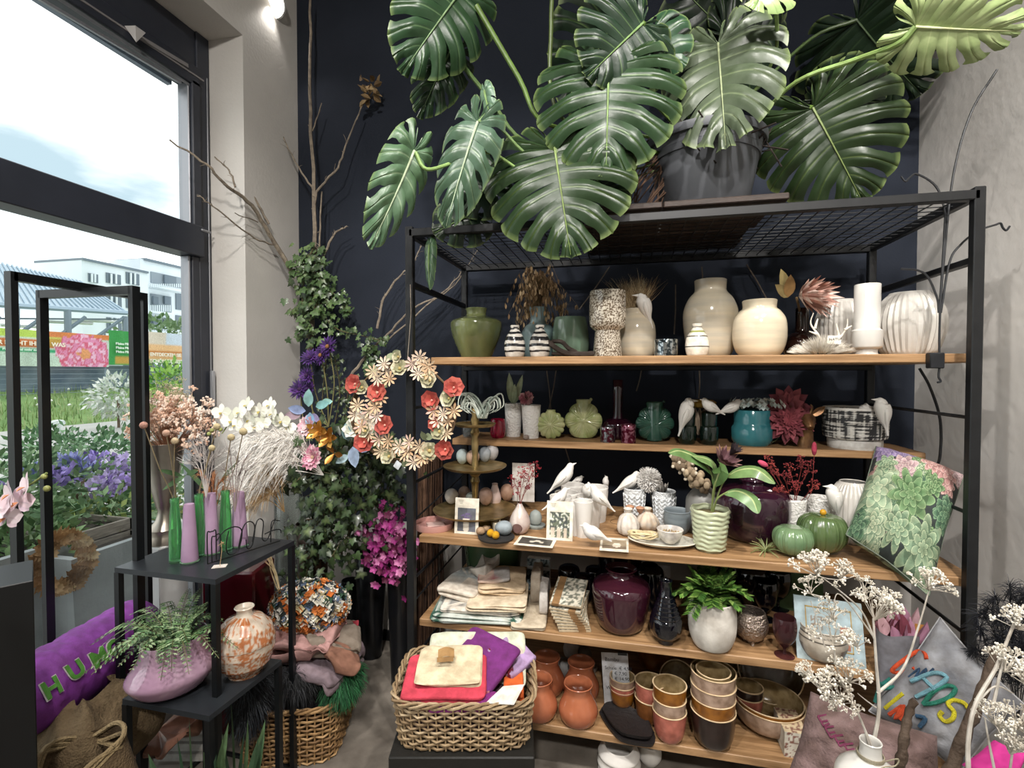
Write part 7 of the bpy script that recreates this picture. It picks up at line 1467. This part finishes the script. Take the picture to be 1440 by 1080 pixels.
for pts in ([(0, 2), (0, 44), (4, 46), (8, 46), (12, 44), (12, 4)], [(6, 2), (6, 36), (10, 38), (18, 38), (18, 6)], [(12, 30), (24, 42), (40, 44), (50, 34), (44, 8), (30, 6), (26, 20), (30, 40)], [(44, 10), (52, 40), (62, 46), (70, 36), (66, 10), (58, 6), (56, 20)], [(66, 14), (74, 44), (84, 40), (82, 14), (90, 10), (98, 26), (104, 40)], [(86, 20), (100, 22), (112, 20), (114, 14)], [(0, 2), (40, 2), (80, 2), (112, 2)], [(96, 4), (98, 36), (112, 34)]):
    g = G('#121416'); g.tube(bez([wpt(*p) for p in pts], 4), .0022, 6); obj('wire', g, P(.4), t, world=True)
g = G('#d8d0c8'); a = pZ(309, 797, ZT1); g.box(a+V((0, 0, .002)), (.045, .032, .0015), Matrix.Rotation(.5, 3, 'Z')); t = thing('swing_tag', 'small white tag with a dried star flower tied to the wire ornament', 'tag', a); obj('card', g, P(.6), t, world=True, smooth=False); g = G('#b89a74'); g.tube([a, a+V((0, .01, .05)), a+V((0, .01, .09))], .0008, 4); 
for k in range(10): g.leaf(a+V((0, .008, .08)), rv(1), .014, .005, n=rv(1), seg=2)
obj('star_flower', g, P(.8), t, world=True)
# billy ball stems in the bottles
for i, (px, py, bx_, by_, r, lab) in enumerate(((202, 598, 246, 702, 5.2, 'dried ball bloom leaning far left'), (234, 609, 248, 702, 5, 'dried ball bloom above the left bottle, pinkish'), (246, 620, 249, 702, 5, 'beige dried ball bloom above the left bottle'), (305, 600, 281, 696, 5, 'cream dried ball bloom with green beads beside it'), (298, 630, 280, 696, 4.5, 'small dried ball bloom lower behind the bottles'), (325, 615, 317, 690, 5, 'cream dried ball bloom, lower right one'), (342, 607, 319, 690, 5.4, 'cream dried ball bloom furthest right'))):
    c = pD(px, py, 1.62+.035*i); u = un(c); t = thing('ball_bloom', lab, 'dried flower', c, 'dried ball blooms on stems'); g = G(['#b58a7c', '#c4a08c', '#c8b494'][min(i, 2)] if i < 3 else '#c2b48e'); g.ball(c, r*u, 12, 8); obj('ball', g, P(.9, bump=.6, bs=300), t, world=True)
    b_ = onT(bx_, 790-i*3, ZT1, 7); b_ = V((b_.x, b_.y, ZT1+.02)); top_ = b_+V((0, 0, .19)); g = G(); stem(g, [c, (c+top_)/2+rv(.01), top_, b_], .0018, '#a89878'); obj('stem', g, P(.8), t, world=True)
# lilac vase with fern
L0 = onT(241, 980, ZT2, 26); u = un(L0); t = thing('potted_fern', 'feathery fern in a slanting lilac glass vase on the lower table', 'plant', L0)
pr = smoothp([(26*u, 0), (42*u, 6*u), (53*u, 20*u), (55*u, 27*u), (52*u, 34*u), (45*u, 45*u), (41*u, 56*u), (40*u, 74*u)], 4); g = G(); g.lathe(hollow(pr, .004), 52)
g.v = [(x+z*.10, y, z+x*.07*min(1, z/(30*u))) for x, y, z in g.v]; obj('vase', g, mat('lilac_glass_glaze', '#a98c9e', .08, coat=.6, var='#9a7a90', vs=5), t)
g = G('#5a4a3a'); g.ball((.015, 0, 66*u), (34*u, 34*u, 5*u), 14, 8); obj('soil', g, P(.9), t)
def frond(g, p, d, L, w, cols, droop=.3, n=16):
    d = V(d).normalized(); q = bez([p, p+d*L*.5+V((0, 0, .02)), p+d*L-V((0, 0, droop*L))], n//2); g.color('#5a5a34').tube(q, .0010, 3)
    for k in range(2, len(q)-1):
        f = k/len(q); dd = (q[k+1]-q[k-1]).normalized(); sd = dd.cross(V((0, 0, 1)))
        if sd.length < 1e-3: continue
        sd.normalize()
        for s_ in (-1, 1):
            g.color(R.choice(cols)); l_ = w*(1-f)**.6; a = q[k]; g.leaf(a, sd*s_+dd*.35, l_, l_*.32, n=V((0, -.2, 1)), seg=2, droop=.15)
            for j in (.35, .65): b_ = a+(sd*s_+dd*.35).normalized()*l_*j; g.leaf(b_, sd*s_*.3+dd, l_*.35, l_*.14, n=V((0, 0, 1)), seg=1+1, droop=.1)
g = G(); FC = ['#4f7048', '#6a8c5c', '#3a5634', '#86a070', '#9ab088']
for i in range(46): a = R.uniform(0, 6.28); e = R.choice((.25, .4, .8, 1.5)); frond(g, V((.02+.02*cos(a), .02*sin(a), 66*u)), (cos(a), sin(a), e), R.uniform(60, 108)*u*(.75 if e > 1 else 1)*(.8 if cos(a) > 0 else 1.05), 15*u, FC, droop=.35 if e < 1 else .1)
obj('fronds', g, P(.5), t, kind='stuff')
# orange ginger jar
L0 = onT(345, 957, ZT2, 24); u = un(L0); t = thing('ginger_jar', 'round lidded jar with orange floral painting on the lower table', 'jar', L0)
def gj(h, a):
    k = noise.noise(V((cos(a)*3.2, sin(a)*3.2, h*4)))*.5+.8*noise.noise(V((cos(a)*11, sin(a)*11, h*13))); return C('#a9683f') if k > .12 else C('#bb8c6c') if k > .0 else C('#c4b6a6')
g = G(); g.lathe(densep([(22*u, 0), (23*u, 3*u), (34*u, 16*u), (39*u, 34*u), (39*u, 44*u)], .003)+[(36*u, 44*u), (0, 40*u)], 120, colf=gj); obj('body', g, P(.2, .6), t)
g = G(); g.lathe(densep([(39.5*u, 44.5*u), (39.5*u, 48*u), (35*u, 64*u), (24*u, 76*u), (12*u, 81*u)], .003)+[(0, 81*u)], 120, colf=gj, cap=''); obj('lid', g, P(.2, .6), t)
g = G('#cfc4b4'); g.lathe([(12*u, 80*u), (10*u, 84*u), (10*u, 88*u), (13*u, 92*u), (12*u, 93*u), (8*u, 88*u), (0, 87*u)], 28); obj('neck_knob', g, P(.2, .6), t)
# ================================================================ LEFT BASKET WITH TEXTILES
bc = pD(425, 1020, 2.3); bc.z = 0; 
basket('wicker_basket', 'tall wicker basket behind the black tables heaped with cloths and fur', bc, .40, .44, .24, YAW+.1, 13, 26, ['#9c7a50', '#8a6a44', '#b08e62', '#7a5c3a'], rr=.005)
def lb(px, py, t_): return pD(px, py, t_)
gl_ = 'textiles heaped on the left basket'
def tl(lab, px, py, t_, W, D, T, rot, col, n=1, colf=None, tx=0, ty=0, amp=.015, res=(64, 22), name='folded_cloth', cat='cloth'):
    return towel(lab, 0, 0, 0, W, D, T, YAW+rot, col, n, colf, group=gl_, M0=Matrix.Rotation(tx, 3, 'X') @ Matrix.Rotation(ty, 3, 'Y'), amp=amp, res=res, loc=pD(px, py, t_), name=name, cat=cat)
tl('black cloth filling the left basket', 425, 975, 2.3, .34, .36, .14, 0, '#16151a', 1)
tl('purple cloth under the brown and pink garments', 420, 935, 2.28, .36, .32, .06, .1, '#5f3a7c', 2)
tl('grey mauve garment drooping at the front of the heap', 450, 930, 2.2, .30, .28, .05, -.3, '#8a7a82', 2, ty=.25, amp=.03)
tl('taupe garment at the right of the heap', 462, 905, 2.25, .24, .28, .06, .4, '#7f7468', 2, ty=.3, amp=.03)
tl('dusty pink ruffled cloth in the middle of the heap', 420, 905, 2.2, .36, .30, .07, 0, '#b58c88', 2, amp=.035)
tl('copper satin cloth hanging at the right front of the heap', 478, 925, 2.16, .16, .2, .04, .3, '#8f6654', 1, ty=.7, amp=.02)
tl('dark red knitted cloth peeping out at the right of the heap', 480, 895, 2.3, .14, .2, .035, .2, '#8f2c38', 2, ty=.2)
tl('pink striped ribbon cloth at the left of the heap', 382, 915, 2.2, .12, .2, .05, 0, '#d0486a', 2)
t = thing('flower_cushion', 'puffy cushion covered in orange, white and black felt petals on the heap', 'cushion', lb(436, 880, 2.22)); c = lb(436, 852, 2.24); u = un(c); g = G('#3a3d38')
A_, B_, C_ = 52*u, .11, 33*u; g.ball(c, (A_, B_, C_), 24, 14, RB); obj('cover', g, P(.9), t, world=True); g = G()
for i in range(1500):
    d = rv(1)
    if d.length > 1 or d.length < .1: continue
    d.normalize()
    if d.y > .5: continue
    p = c+RB @ V((d.x*A_, d.y*B_, d.z*C_)); k = noise.noise(V((d.x*4, d.z*3, 3))); g.color(R.choice(['#b8662a', '#c87a3a', '#9a5222'] if k > .15 else ['#d8d6cc', '#e6e4da', '#c8c4b4', '#24303a', '#2c4a38', '#c4b890', '#5a6a84', '#d8c8a8'])); head_petals(g, p, RB @ d+rv(.4), 7*u, 4, .8, cols=(R.choice(['#b8662a', '#c87a3a']) if k > .15 else R.choice(['#d8d6cc', '#e6e4da', '#c0bcae', '#24303a', '#2c4a38', '#c4b890', '#5a6a84']),), seg=2, cup=.8)
obj('felt_petals', g, P(.8), t, world=True, kind='stuff')
def fur(name, label, c, ax, cols, n, L, down=.6, cat='fur', lean=(0, 0, 0)):
    c = V(c); t = thing(name, label, cat, c); g = G(cols[0]); g.ball(c, (ax[0]*.8, ax[1]*.8, ax[2]*.8), 16, 10, RB); obj('hide', g, P(.9), t, world=True); g = G()
    for i in range(n):
        d = rv(1)
        if d.length > 1 or d.length < .1: continue
        d.normalize(); p = c+RB @ V((d.x*ax[0]*.8, d.y*ax[1]*.8, d.z*ax[2]*.8)); dd = (RB @ d)*.6+V((0, 0, -down))+rv(.3)+V(lean); dd.normalize(); g.color(R.choice(cols)); l_ = L*R.uniform(.6, 1); g.tube([p, p+dd*l_*.5, p+dd*l_+V((0, 0, -.2*l_))], [.0016, .0012, .0003], 3)
    obj('hairs', g, P(.7), t, world=True, kind='stuff'); return t
fur('green_fur', 'bottle green faux fur hanging over the right rim of the left basket', lb(480, 952, 2.2), (.085, .12, .10), ['#1f5a34', '#2a7044', '#164428', '#38804e'], 3600, .06)
fur('dark_fur', 'black grey faux fur hanging over the front of the left basket', lb(400, 955, 2.1), (.17, .08, .09), ['#1a1b1e', '#2a2c30', '#101114'], 2600, .06)
fur('grey_fur', 'dark grey fur throw behind the lower black table', lb(352, 975, 1.95), (.06, .10, .16), ['#22252a', '#3a3f46', '#15171a', '#4a5058'], 3000, .06)
g = G(); 
for i in range(14): stem(g, [lb(395, 840, 2.3), lb(385+R.uniform(-5, 5), 805, 2.3), lb(376+R.uniform(-6, 8), 780+R.uniform(-6, 12), 2.3)], .0014, '#c8b48c')
tag(obj('straw_stems', g, P(.8), loc=lb(395, 840, 2.3), world=True, kind='stuff'), 'few pale straw stems behind the felt petal cushion', 'dried stems')
g = G(); p = pD(338, 905, 2.35); zt = pD(338, 792, 2.35).z; g.box((p.x, p.y, zt/2), (.24, .2, zt), RB, bev=.01); tag(obj('burgundy_planter', g, mat('burgundy_gloss', '#4a1018', .15, coat=.6), loc=(p.x, p.y, 0), world=True), 'tall glossy burgundy planter behind the black tables', 'planter')
# snake plants
for i, (px, lab) in enumerate(((268, 'snake plant under the lower black table'), (330, 'snake plant right of the lower table leg'))):
    p = pZ(px, 1120, .0); p = pD(px, 1075, 1.62+.1*i); p.z = 0; t = thing('snake_plant', lab, 'plant', p, 'snake plants under the tables')
    g = G(); g.lathe(hollow([(.05, 0), (.065, .06), (.07, .14)], .004), 24); obj('pot', g, M_bv, t)
    for k in range(11): a = k*2.4; g = G(R.choice(['#3f5a40', '#2f4a34', '#55704c'])); h = R.uniform(.22, .40); g.leaf((.03*cos(a), .03*sin(a), .1), (cos(a)*.22, sin(a)*.22, 1), h, .035, n=(sin(a), -cos(a), 0), seg=5, droop=0, fold=.4, shape=.4); obj('leaf', g, P(.5), t)
# copper satin cloth and grey things under the lower table
g = G('#a87a68'); a = pD(225, 1035, 1.95); slab(g, a, .26, .2, .05, Matrix.Rotation(-.3, 3, 'Y'), (64, 26), .035, 9); tag(obj('satin_cloth', g, P(.35), loc=a, world=True), 'rose satin cloth seen beneath the lower black table', 'cloth')
t = thing('grey_crate', 'low grey slatted crate on the floor under the tables', 'crate', pD(265, 1060, 2.1))
for k in range(3): a = pD(262, 1035+k*14, 2.1); g = G('#a5a29c'); g.box(a, (.26, .02, .03), RB); obj('slat', g, P(.8), t, world=True, smooth=False)
# ================================================================ LEFT FOREGROUND
a = pD(47, 816, 1.30); g = G(); W_ = .5; rr_ = ray(49, 816); RP = Matrix.Rotation(atan2(rr_.y, rr_.x)-pi/2, 3, 'Z'); cc_ = V((a.x, a.y, 0))+RP @ V((-W_/2, .10, 0)); g.box((0, 0, a.z/2), (W_, .20, a.z), RP, bev=.002); tag(obj('black_pedestal', g, mat('pedestal_black', '#060708', .5), loc=(cc_.x, cc_.y, 0)), 'big black pedestal block at the left edge of the picture', 'pedestal')
# sack under the bolster
t = thing('burlap_sack', 'brown burlap sack with a rolled open top at the lower left', 'sack', pD(110, 1070, 1.62)); c = pD(118, 1030, 1.72); g = G('#6b5a42')
g.grid(lambda u_, v_: c+RB @ V(((.20+.03*sin(5*2*pi*u_))*cos(2*pi*u_)*sin(.35+v_*2.2), (.2+.03*sin(5*2*pi*u_+1))*sin(2*pi*u_)*sin(.35+v_*2.2)+.03*sin(2*pi*u_*3), .16*cos(.35+v_*2.2)+.012*sin(2*pi*u_*7))), 90, 24, closed_u=True); obj('cloth', g, P(.95, bump=.8, bs=150), t, world=True)
g = G('#8a7858'); c2 = pD(112, 1075, 1.5)
for k in range(3): g.tube([c2+RB @ V((.10*cos(a)*(1+.12*sin(3*a)), .1*sin(a), .04+.03*sin(2*a+k)-.012*k)) for a in [2*pi*i/40 for i in range(41)]], .007, 6)
obj('rolled_rim', g, P(.95, bump=.8, bs=150), t, world=True)
g = G('#5d4c36'); g.grid(lambda u_, v_: c2+RB @ V(((.10+.05*v_)*cos(2*pi*u_)*(1+.1*sin(6*pi*u_)), (.1+.04*v_)*sin(2*pi*u_), .05-.2*v_+.02*sin(4*pi*u_))), 60, 12, closed_u=True); obj('front_fold', g, P(.95, bump=.8, bs=150), t, world=True)
# bolster with letters
A1, B1 = pD(-5, 1010, 1.55), pD(212, 872, 2.10); ax = (B1-A1).normalized(); Lb = (B1-A1).length; rb = .125
t = thing('purple_bolster', 'long purple velvet bolster with green outlined letters at the lower left', 'cushion', (A1+B1)/2)
upv = V((0, 0, 1)); sd = ax.cross(upv).normalized(); up2 = sd.cross(ax)
def bol(u_, v_):
    s_ = 2*v_-1; r = rb*(1-abs(s_)**9)**.5+.0005; a = 2*pi*u_; w_ = .006*noise.noise(V((a*1.5, v_*14, 1)))+.003*noise.noise(V((a*4, v_*40, 2))); return A1.lerp(B1, v_)+(sd*cos(a)+up2*sin(a))*(r+w_)
g = G('#7d3690'); g.grid(bol, 64, 90, closed_u=True); obj('cover', g, P(.7, bump=.15, bs=200), t, world=True)
def letter(s, v0, size, col, out):
    cu = text_g(s, size, .002, Matrix.Identity(4), col, bold=size*.03)
    g = G(col)
    for x, y, z in cu.v:
        a_ = radians(78)-(y-size*.36)/rb+ (0); v_ = v0+x/Lb; ang = a_; base = A1.lerp(B1, v_); 
        d = (sd*cos(ang)+up2*sin(ang)); g.v.append(tuple(base+d*(rb+.004+z+out)))
    g.f = cu.f; g.c = cu.c; return g
# letters read along the bolster, their tops turned to the window
for ch, px, py in (('H', 70, 968), ('U', 104, 942), ('M', 137, 924), ('O', 162, 910)):
    best = min(((bol(u_/120, v_/120), u_, v_) for u_ in range(0, 120) for v_ in range(10, 110)), key=lambda z: ((lambda q: ((q-C0).dot(RT)/(q-C0).dot(FW)*FP+720-px)**2+(540-(q-C0).dot(UP)/(q-C0).dot(FW)*FP-py)**2+dep(q)*400)(z[0])))
    P0, u_, v_ = best; a0 = 2*pi*u_/120; nrm = sd*cos(a0)+up2*sin(a0); M = basis(P0, ax, nrm.cross(ax)); size = .072
    for col, sz, o_ in (('#c9bfc4', size*1.12, .0035), ('#55923c', size, .006)):
        gg = text_g(ch, sz, .0015, Matrix.Identity(4), col, bold=sz*.035); w_ = max(v[0] for v in gg.v)
        gg.v = [tuple(A1+ax*((P0-A1).dot(ax)+x-w_/2)+(sd*cos(a0+(y-sz*.35)/rb)+up2*sin(a0+(y-sz*.35)/rb))*(rb+o_+z)) for x, y, z in gg.v]; obj('letter', gg, P(.6), t, world=True, smooth=False)
# ================================================================ RIGHT FOREGROUND
# grey cushion, CHAOS / KIND
def npaint(base, marks, sc):
    b = C(base); m = C(marks)
    def f(u, v): k = max(0, min(1, .5+1.3*noise.noise(V((u*sc, v*sc, 2))))); return tuple(x*(1-k)+y*k for x, y in zip(b, m))
    return f
q = [pD(1218, 1010, 1.62), pD(1420, 1060, 1.42), pD(1392, 958, 1.50), pD(1320, 870, 1.66)]
q = [pD(1235, 1075, 1.62), pD(1420, 1075, 1.40), pD(1345, 872, 1.60), pD(1232, 905, 1.76)]
q = [pD(1222, 1000, 1.66), pD(1350, 1085, 1.48), pD(1440, 990, 1.42), pD(1322, 868, 1.62)]
ct, F1 = cushion('chaos_cushion', 'grey cushion with colourful chenille letters CHAOS KIND at the lower right', q, .12, npaint('#85868a', '#66676c', 5), P(.8, bump=.2, bs=150), 60, seam='#8f8f92', wr=.006)
def nearest(F, px, py, n=90):
    best = None
    for i in range(n+1):
        for j in range(n+1):
            p = F(i/n, j/n); r = p-C0; d = r.dot(FW); x = r.dot(RT)/d*FP+720; y = 540-r.dot(UP)/d*FP; e = (x-px)**2+(y-py)**2
            if best is None or e < best[0]: best = (e, p)
    return best[1]
FL = [(F1(i/70, j/70), i, j) for i in range(71) for j in range(71)]; FLp = [((p-C0).dot(RT)/(p-C0).dot(FW)*FP+720, 540-(p-C0).dot(UP)/(p-C0).dot(FW)*FP, p) for p, _, _ in FL]
def on1(px, py):
    x, y, p = min(FLp, key=lambda z: (z[0]-px)**2+(z[1]-py)**2); d = dep(p); return pD(px, py, d)-FW*.008
for strokes, col in (([[(1300, 925), (1298, 917), (1288, 914), (1270, 925), (1252, 940), (1258, 944), (1272, 942), (1284, 938)]], '#d9522a'), ([[(1278, 956), (1310, 944), (1328, 950), (1316, 962), (1285, 978)], [(1296, 952), (1312, 968)]], '#7fb4c4'), ([[(1295, 988), (1310, 970), (1328, 962), (1340, 966), (1332, 978), (1312, 986), (1295, 988)]], '#2f8a74'), ([[(1358, 994), (1352, 986), (1336, 982), (1330, 988), (1338, 998), (1336, 1008), (1326, 1012), (1318, 1004), (1322, 998)]], '#d8cc2c'),
        ([[(1236, 958), (1228, 985)], [(1250, 952), (1232, 966), (1256, 964)]], '#2a7a70'), ([[(1267, 973), (1242, 994)]], '#d8cc2c'), ([[(1248, 1003), (1268, 990), (1256, 1008), (1276, 992)], [(1276, 992), (1264, 1010)]], '#d9522a'), ([[(1285, 1004), (1298, 1008), (1290, 1020)]], '#3a5f80'), ([[(1275, 950), (1290, 938), (1284, 952), (1300, 938), (1296, 950), (1310, 938)]], '#34506e')):
    for s_ in strokes:
        g = G(col); g.tube(bez([on1(*p) for p in s_], 4), .0060 if col != '#34506e' else .003, 7); obj('chenille_letter', g, P(.95, bump=.9, bs=500), ct, world=True)
# mauve teddy cushion in front
q = [pD(1092, 1125, 1.42), pD(1340, 1180, 1.22), pD(1318, 1035, 1.33), pD(1140, 972, 1.52)]
mc, F2 = cushion('teddy_cushion', 'dusty brown mauve teddy cushion with sewn pink letters before the grey cushion', q, .16, npaint('#5f4c48', '#776260', 7), P(.95, bump=.5, bs=120), 60, wr=.01)
FLp = [((p-C0).dot(RT)/(p-C0).dot(FW)*FP+720, 540-(p-C0).dot(UP)/(p-C0).dot(FW)*FP, p) for p in (F2(i/60, j/60) for i in range(61) for j in range(61))]
for px, py, s_ in ((1155, 1012, 'E'), (1165, 1028, 'L'), (1178, 1040, 'S'), (1192, 1052, 'E')):
    g = G('#6a2c48')
    for dx, dy in (((-6, -6), (2, 8)), ((-6, -6), (6, -8)), ((-2, 2), (8, 0)), ((2, 8), (10, 4))): a, b = on1(px+dx[0], py+dx[1]), on1(px+dy[0], py+dy[1]); g.tube([a+FW*.004, b+FW*.004], .0028, 5)
    obj('sewn_letter', g, P(.9), mc, world=True)
q = [pD(1300, 1110, 1.2), pD(1460, 1130, 1.1), pD(1440, 1060, 1.15), pD(1375, 1040, 1.22)]; cushion('magenta_cushion', 'magenta pink felt cushion corner at the lower right edge', [pD(1352, 1075, 1.18), pD(1420, 1130, 1.12), pD(1445, 1060, 1.12), pD(1398, 1040, 1.18)], .03, None, mat('magenta_felt', '#b02a78', .9), 24, wr=.003)
# grey fabric bag with pink blooms
bcn = pD(1262, 922, 1.72); u = un(bcn); t = thing('felt_bag', 'grey felt bag standing before the shelf, stuffed with dusky pink things', 'bag', bcn); g = G('#75747a')
g.grid(lambda a, b: bcn+RB @ V((.068*cos(2*pi*a)*(1-.1*b), .05*sin(2*pi*a)*(1-.1*b), .09-.25*b+.006*sin(6*pi*a))), 48, 10, closed_u=True); obj('bag', g, P(.9), t, world=True)
for i in range(22):
    b_ = bcn+RB @ V((R.uniform(-.05, .05), R.uniform(-.03, .03), .05)); g = G(R.choice(['#9a5a66', '#bd808c', '#a8788f', '#8a4656', '#cfa8b0'])); g.leaf(b_, V((R.uniform(-.3, .3), R.uniform(-.3, .1), 1)), R.uniform(.06, .13), .04, n=-FW, seg=4, droop=0, fold=.5); obj('petal_card', g, P(.6), t, world=True)
g = G('#b07a3c'); g.box(bcn+RB @ V((.045, -.03, .09)), (.03, .004, .07), RB @ Matrix.Rotation(.15, 3, 'Y')); obj('kraft_tag', g, P(.7), t, world=True, smooth=False)
# white bottle vase and gypsophila branches
vb = pD(1216, 1100, 1.02); u = un(vb); vz = vb.z-.05
t = thing('white_bottle_vase', 'white bottle vase tied with string at the bottom right', 'vase', V((vb.x, vb.y, vz))); hN = pD(1223, 1040, 1.02).z-vz; o_ = (pD(1223, 1040, 1.02).x-vb.x)
g = G(); g.lathe(hollow(smoothp([(.05, 0), (.062, .02), (.06, hN-.07), (.035, hN-.045), (.021, hN-.03), (.019, hN-.008), (.020, hN)], 4), .003), 40, c=(o_, 0, 0)); obj('vase', g, M_wg, t)
g = G('#9a927c'); 
for k in range(3): g.tube([V((o_+.023*cos(a), .023*sin(a), hN-.032+.003*k)) for a in [2*pi*i/24 for i in range(25)]], .0012, 4)
g.tube(bez([(o_+.02, -.012, hN-.03), (o_+.04, -.02, hN-.015), (o_+.035, -.02, hN-.03), (o_+.01, -.024, hN-.035), (o_-.01, -.03, hN-.06)], 4), .0012, 4); obj('string', g, P(.8), t)
def umbel(g, c, d, r, n=16, br=5):
    d = V(d).normalized()
    for k in range(n):
        dd = (d+rv(.95)).normalized(); e = c+dd*r*R.uniform(.8, 1.05); g.color('#cdc6ba').tube([c, c.lerp(e, .5)+rv(.002), e], [.0011, .0009, .0007], 4)
        for j in range(br): f = e+(dd+rv(1.0)).normalized()*r*.26; g.color(R.choice(['#e2dccf', '#d5cdbd', '#ece8de'])); g.tube([e, f], .0006, 3); g.ball(f, r*.052, 6, 4)
def gyp(name, label, root, mains, tt, umb, cat='dried flower'):
    t = thing(name, label, cat, pD(*root, tt), 'white painted umbel stems')
    for pts, r0 in mains: g = G('#c8c2b8'); q = bez([pD(x, y, tt+.0*R.random()) for x, y in pts], 6); g.tube(q, [r0*.72*(1-.55*i/len(q)) for i in range(len(q))], 7); obj('stem', g, P(.6), t, world=True)
    for (x, y, r) in umb:
        if not r: continue
        g = G(); c = pD(x, y, tt); umbel(g, c, UP*1+RT*(.25 if x > root[0] else -.25)-FW*.2, r*un(c), n=17 if r > 20 else 11, br=9); obj('umbel', g, P(.7), t, world=True, kind='stuff')
gyp('white_umbel_stem', 'white painted umbel branch in the string tied bottle', (1222, 1060), [([(1224, 1062), (1236, 1000), (1232, 930), (1228, 870)], .006), ([(1234, 975), (1270, 940), (1292, 880), (1306, 832)], .004), ([(1226, 1050), (1205, 1000), (1180, 950), (1172, 905)], .0035), ([(1230, 900), (1212, 860), (1180, 830), (1150, 808)], .003), ([(1224, 1055), (1214, 1020), (1205, 1000), (1190, 965)], .003), ([(1228, 895), (1195, 850), (1178, 835), (1172, 850)], .0025), ([(1160, 910), (1150, 875), (1140, 845)], .0022), ([(1232, 995), (1218, 985), (1206, 975)], .0022)], 1.03,
    [(1230, 872, 34), (1306, 830, 26), (1150, 810, 30), (1180, 815, 24), (1172, 905, 28), (1140, 835, 20), (1195, 960, 30), (1160, 975, 30), (1185, 990, 22), (1205, 1005, 12), (1215, 835, 20), (1172, 870, 20), (1130, 900, 0), (1250, 850, 18), (1205, 910, 18), (1145, 955, 20), (1175, 1000, 18)])
gyp('white_umbel_stem', 'white painted umbel branch at the right edge of the picture', (1362, 1100), [([(1362, 1095), (1362, 1040), (1372, 990), (1400, 940), (1425, 880), (1440, 850)], .006), ([(1395, 1000), (1410, 930), (1418, 895), (1432, 870)], .004), ([(1400, 1090), (1390, 1040), (1385, 1010)], .0035), ([(1376, 985), (1400, 965), (1425, 975)], .003), ([(1420, 1085), (1428, 1020), (1425, 985)], .003)], .95,
    [(1412, 945, 30), (1432, 885, 28), (1438, 960, 28), (1400, 1020, 26), (1430, 1025, 28), (1390, 1005, 18), (1420, 1060, 24)])
# dark woody stalks
for lab, pts, r0, r1 in (('thick brown woody stalk leaning right at the lower right', [(1330, 1100, 1.1), (1362, 1020, 1.12), (1385, 960, 1.14), (1402, 910, 1.15)], .014, .009), ('dark brown pointed stalk rising before the grey cushion', [(1262, 1100, 1.08), (1270, 1050, 1.08), (1276, 1010, 1.1), (1286, 985, 1.1)], .011, .007)):
    q = bez([pD(*p) for p in pts], 6); g = G('#4a3c30'); n = len(q); g.tube([p+rv(.0015) for p in q], [(r0+(r1-r0)*i/n)*(1+.15*sin(i*1.9)) for i in range(n)], 9); tag(obj('woody_stalk', g, P(.8, bump=.6, bs=90), loc=q[0], world=True), lab, 'stalk', 'woody stalks at the lower right')
# black ostrich feathers
t = thing('black_feathers', 'bunch of fluffy black feathers at the right edge behind the umbels', 'feathers', pD(1420, 960, 1.45)); b_ = pD(1432, 1010, 1.5)
for i, (x, y) in enumerate(((1402, 845), (1420, 830), (1438, 838), (1385, 868), (1378, 885), (1395, 860), (1432, 850), (1376, 915), (1450, 835), (1410, 870), (1445, 870), (1425, 890), (1440, 910), (1408, 900), (1455, 880))):
    g = G('#15161a'); e_ = pD(x, y, 1.48+R.uniform(-.06, .06)); q = bez([b_, b_.lerp(e_, .5)+rv(.015), e_, e_+V((R.uniform(-.03, .01), 0, -.01))], 8); g.tube(q, .0012, 4)
    for k in range(6, len(q)-1):
        dd = (q[k+1]-q[k-1]).normalized()
        for s_ in range(9): d = (dd*.7+rv(1.1)).normalized(); l_ = R.uniform(.02, .045); g.color(R.choice(['#121317', '#1c1e26', '#24262e'])); g.tube([q[k], q[k]+d*l_*.6, q[k]+d*l_-V((0, 0, .008))], [.0009, .0008, .0003], 3)
    obj('feather', g, P(.6), t, world=True)
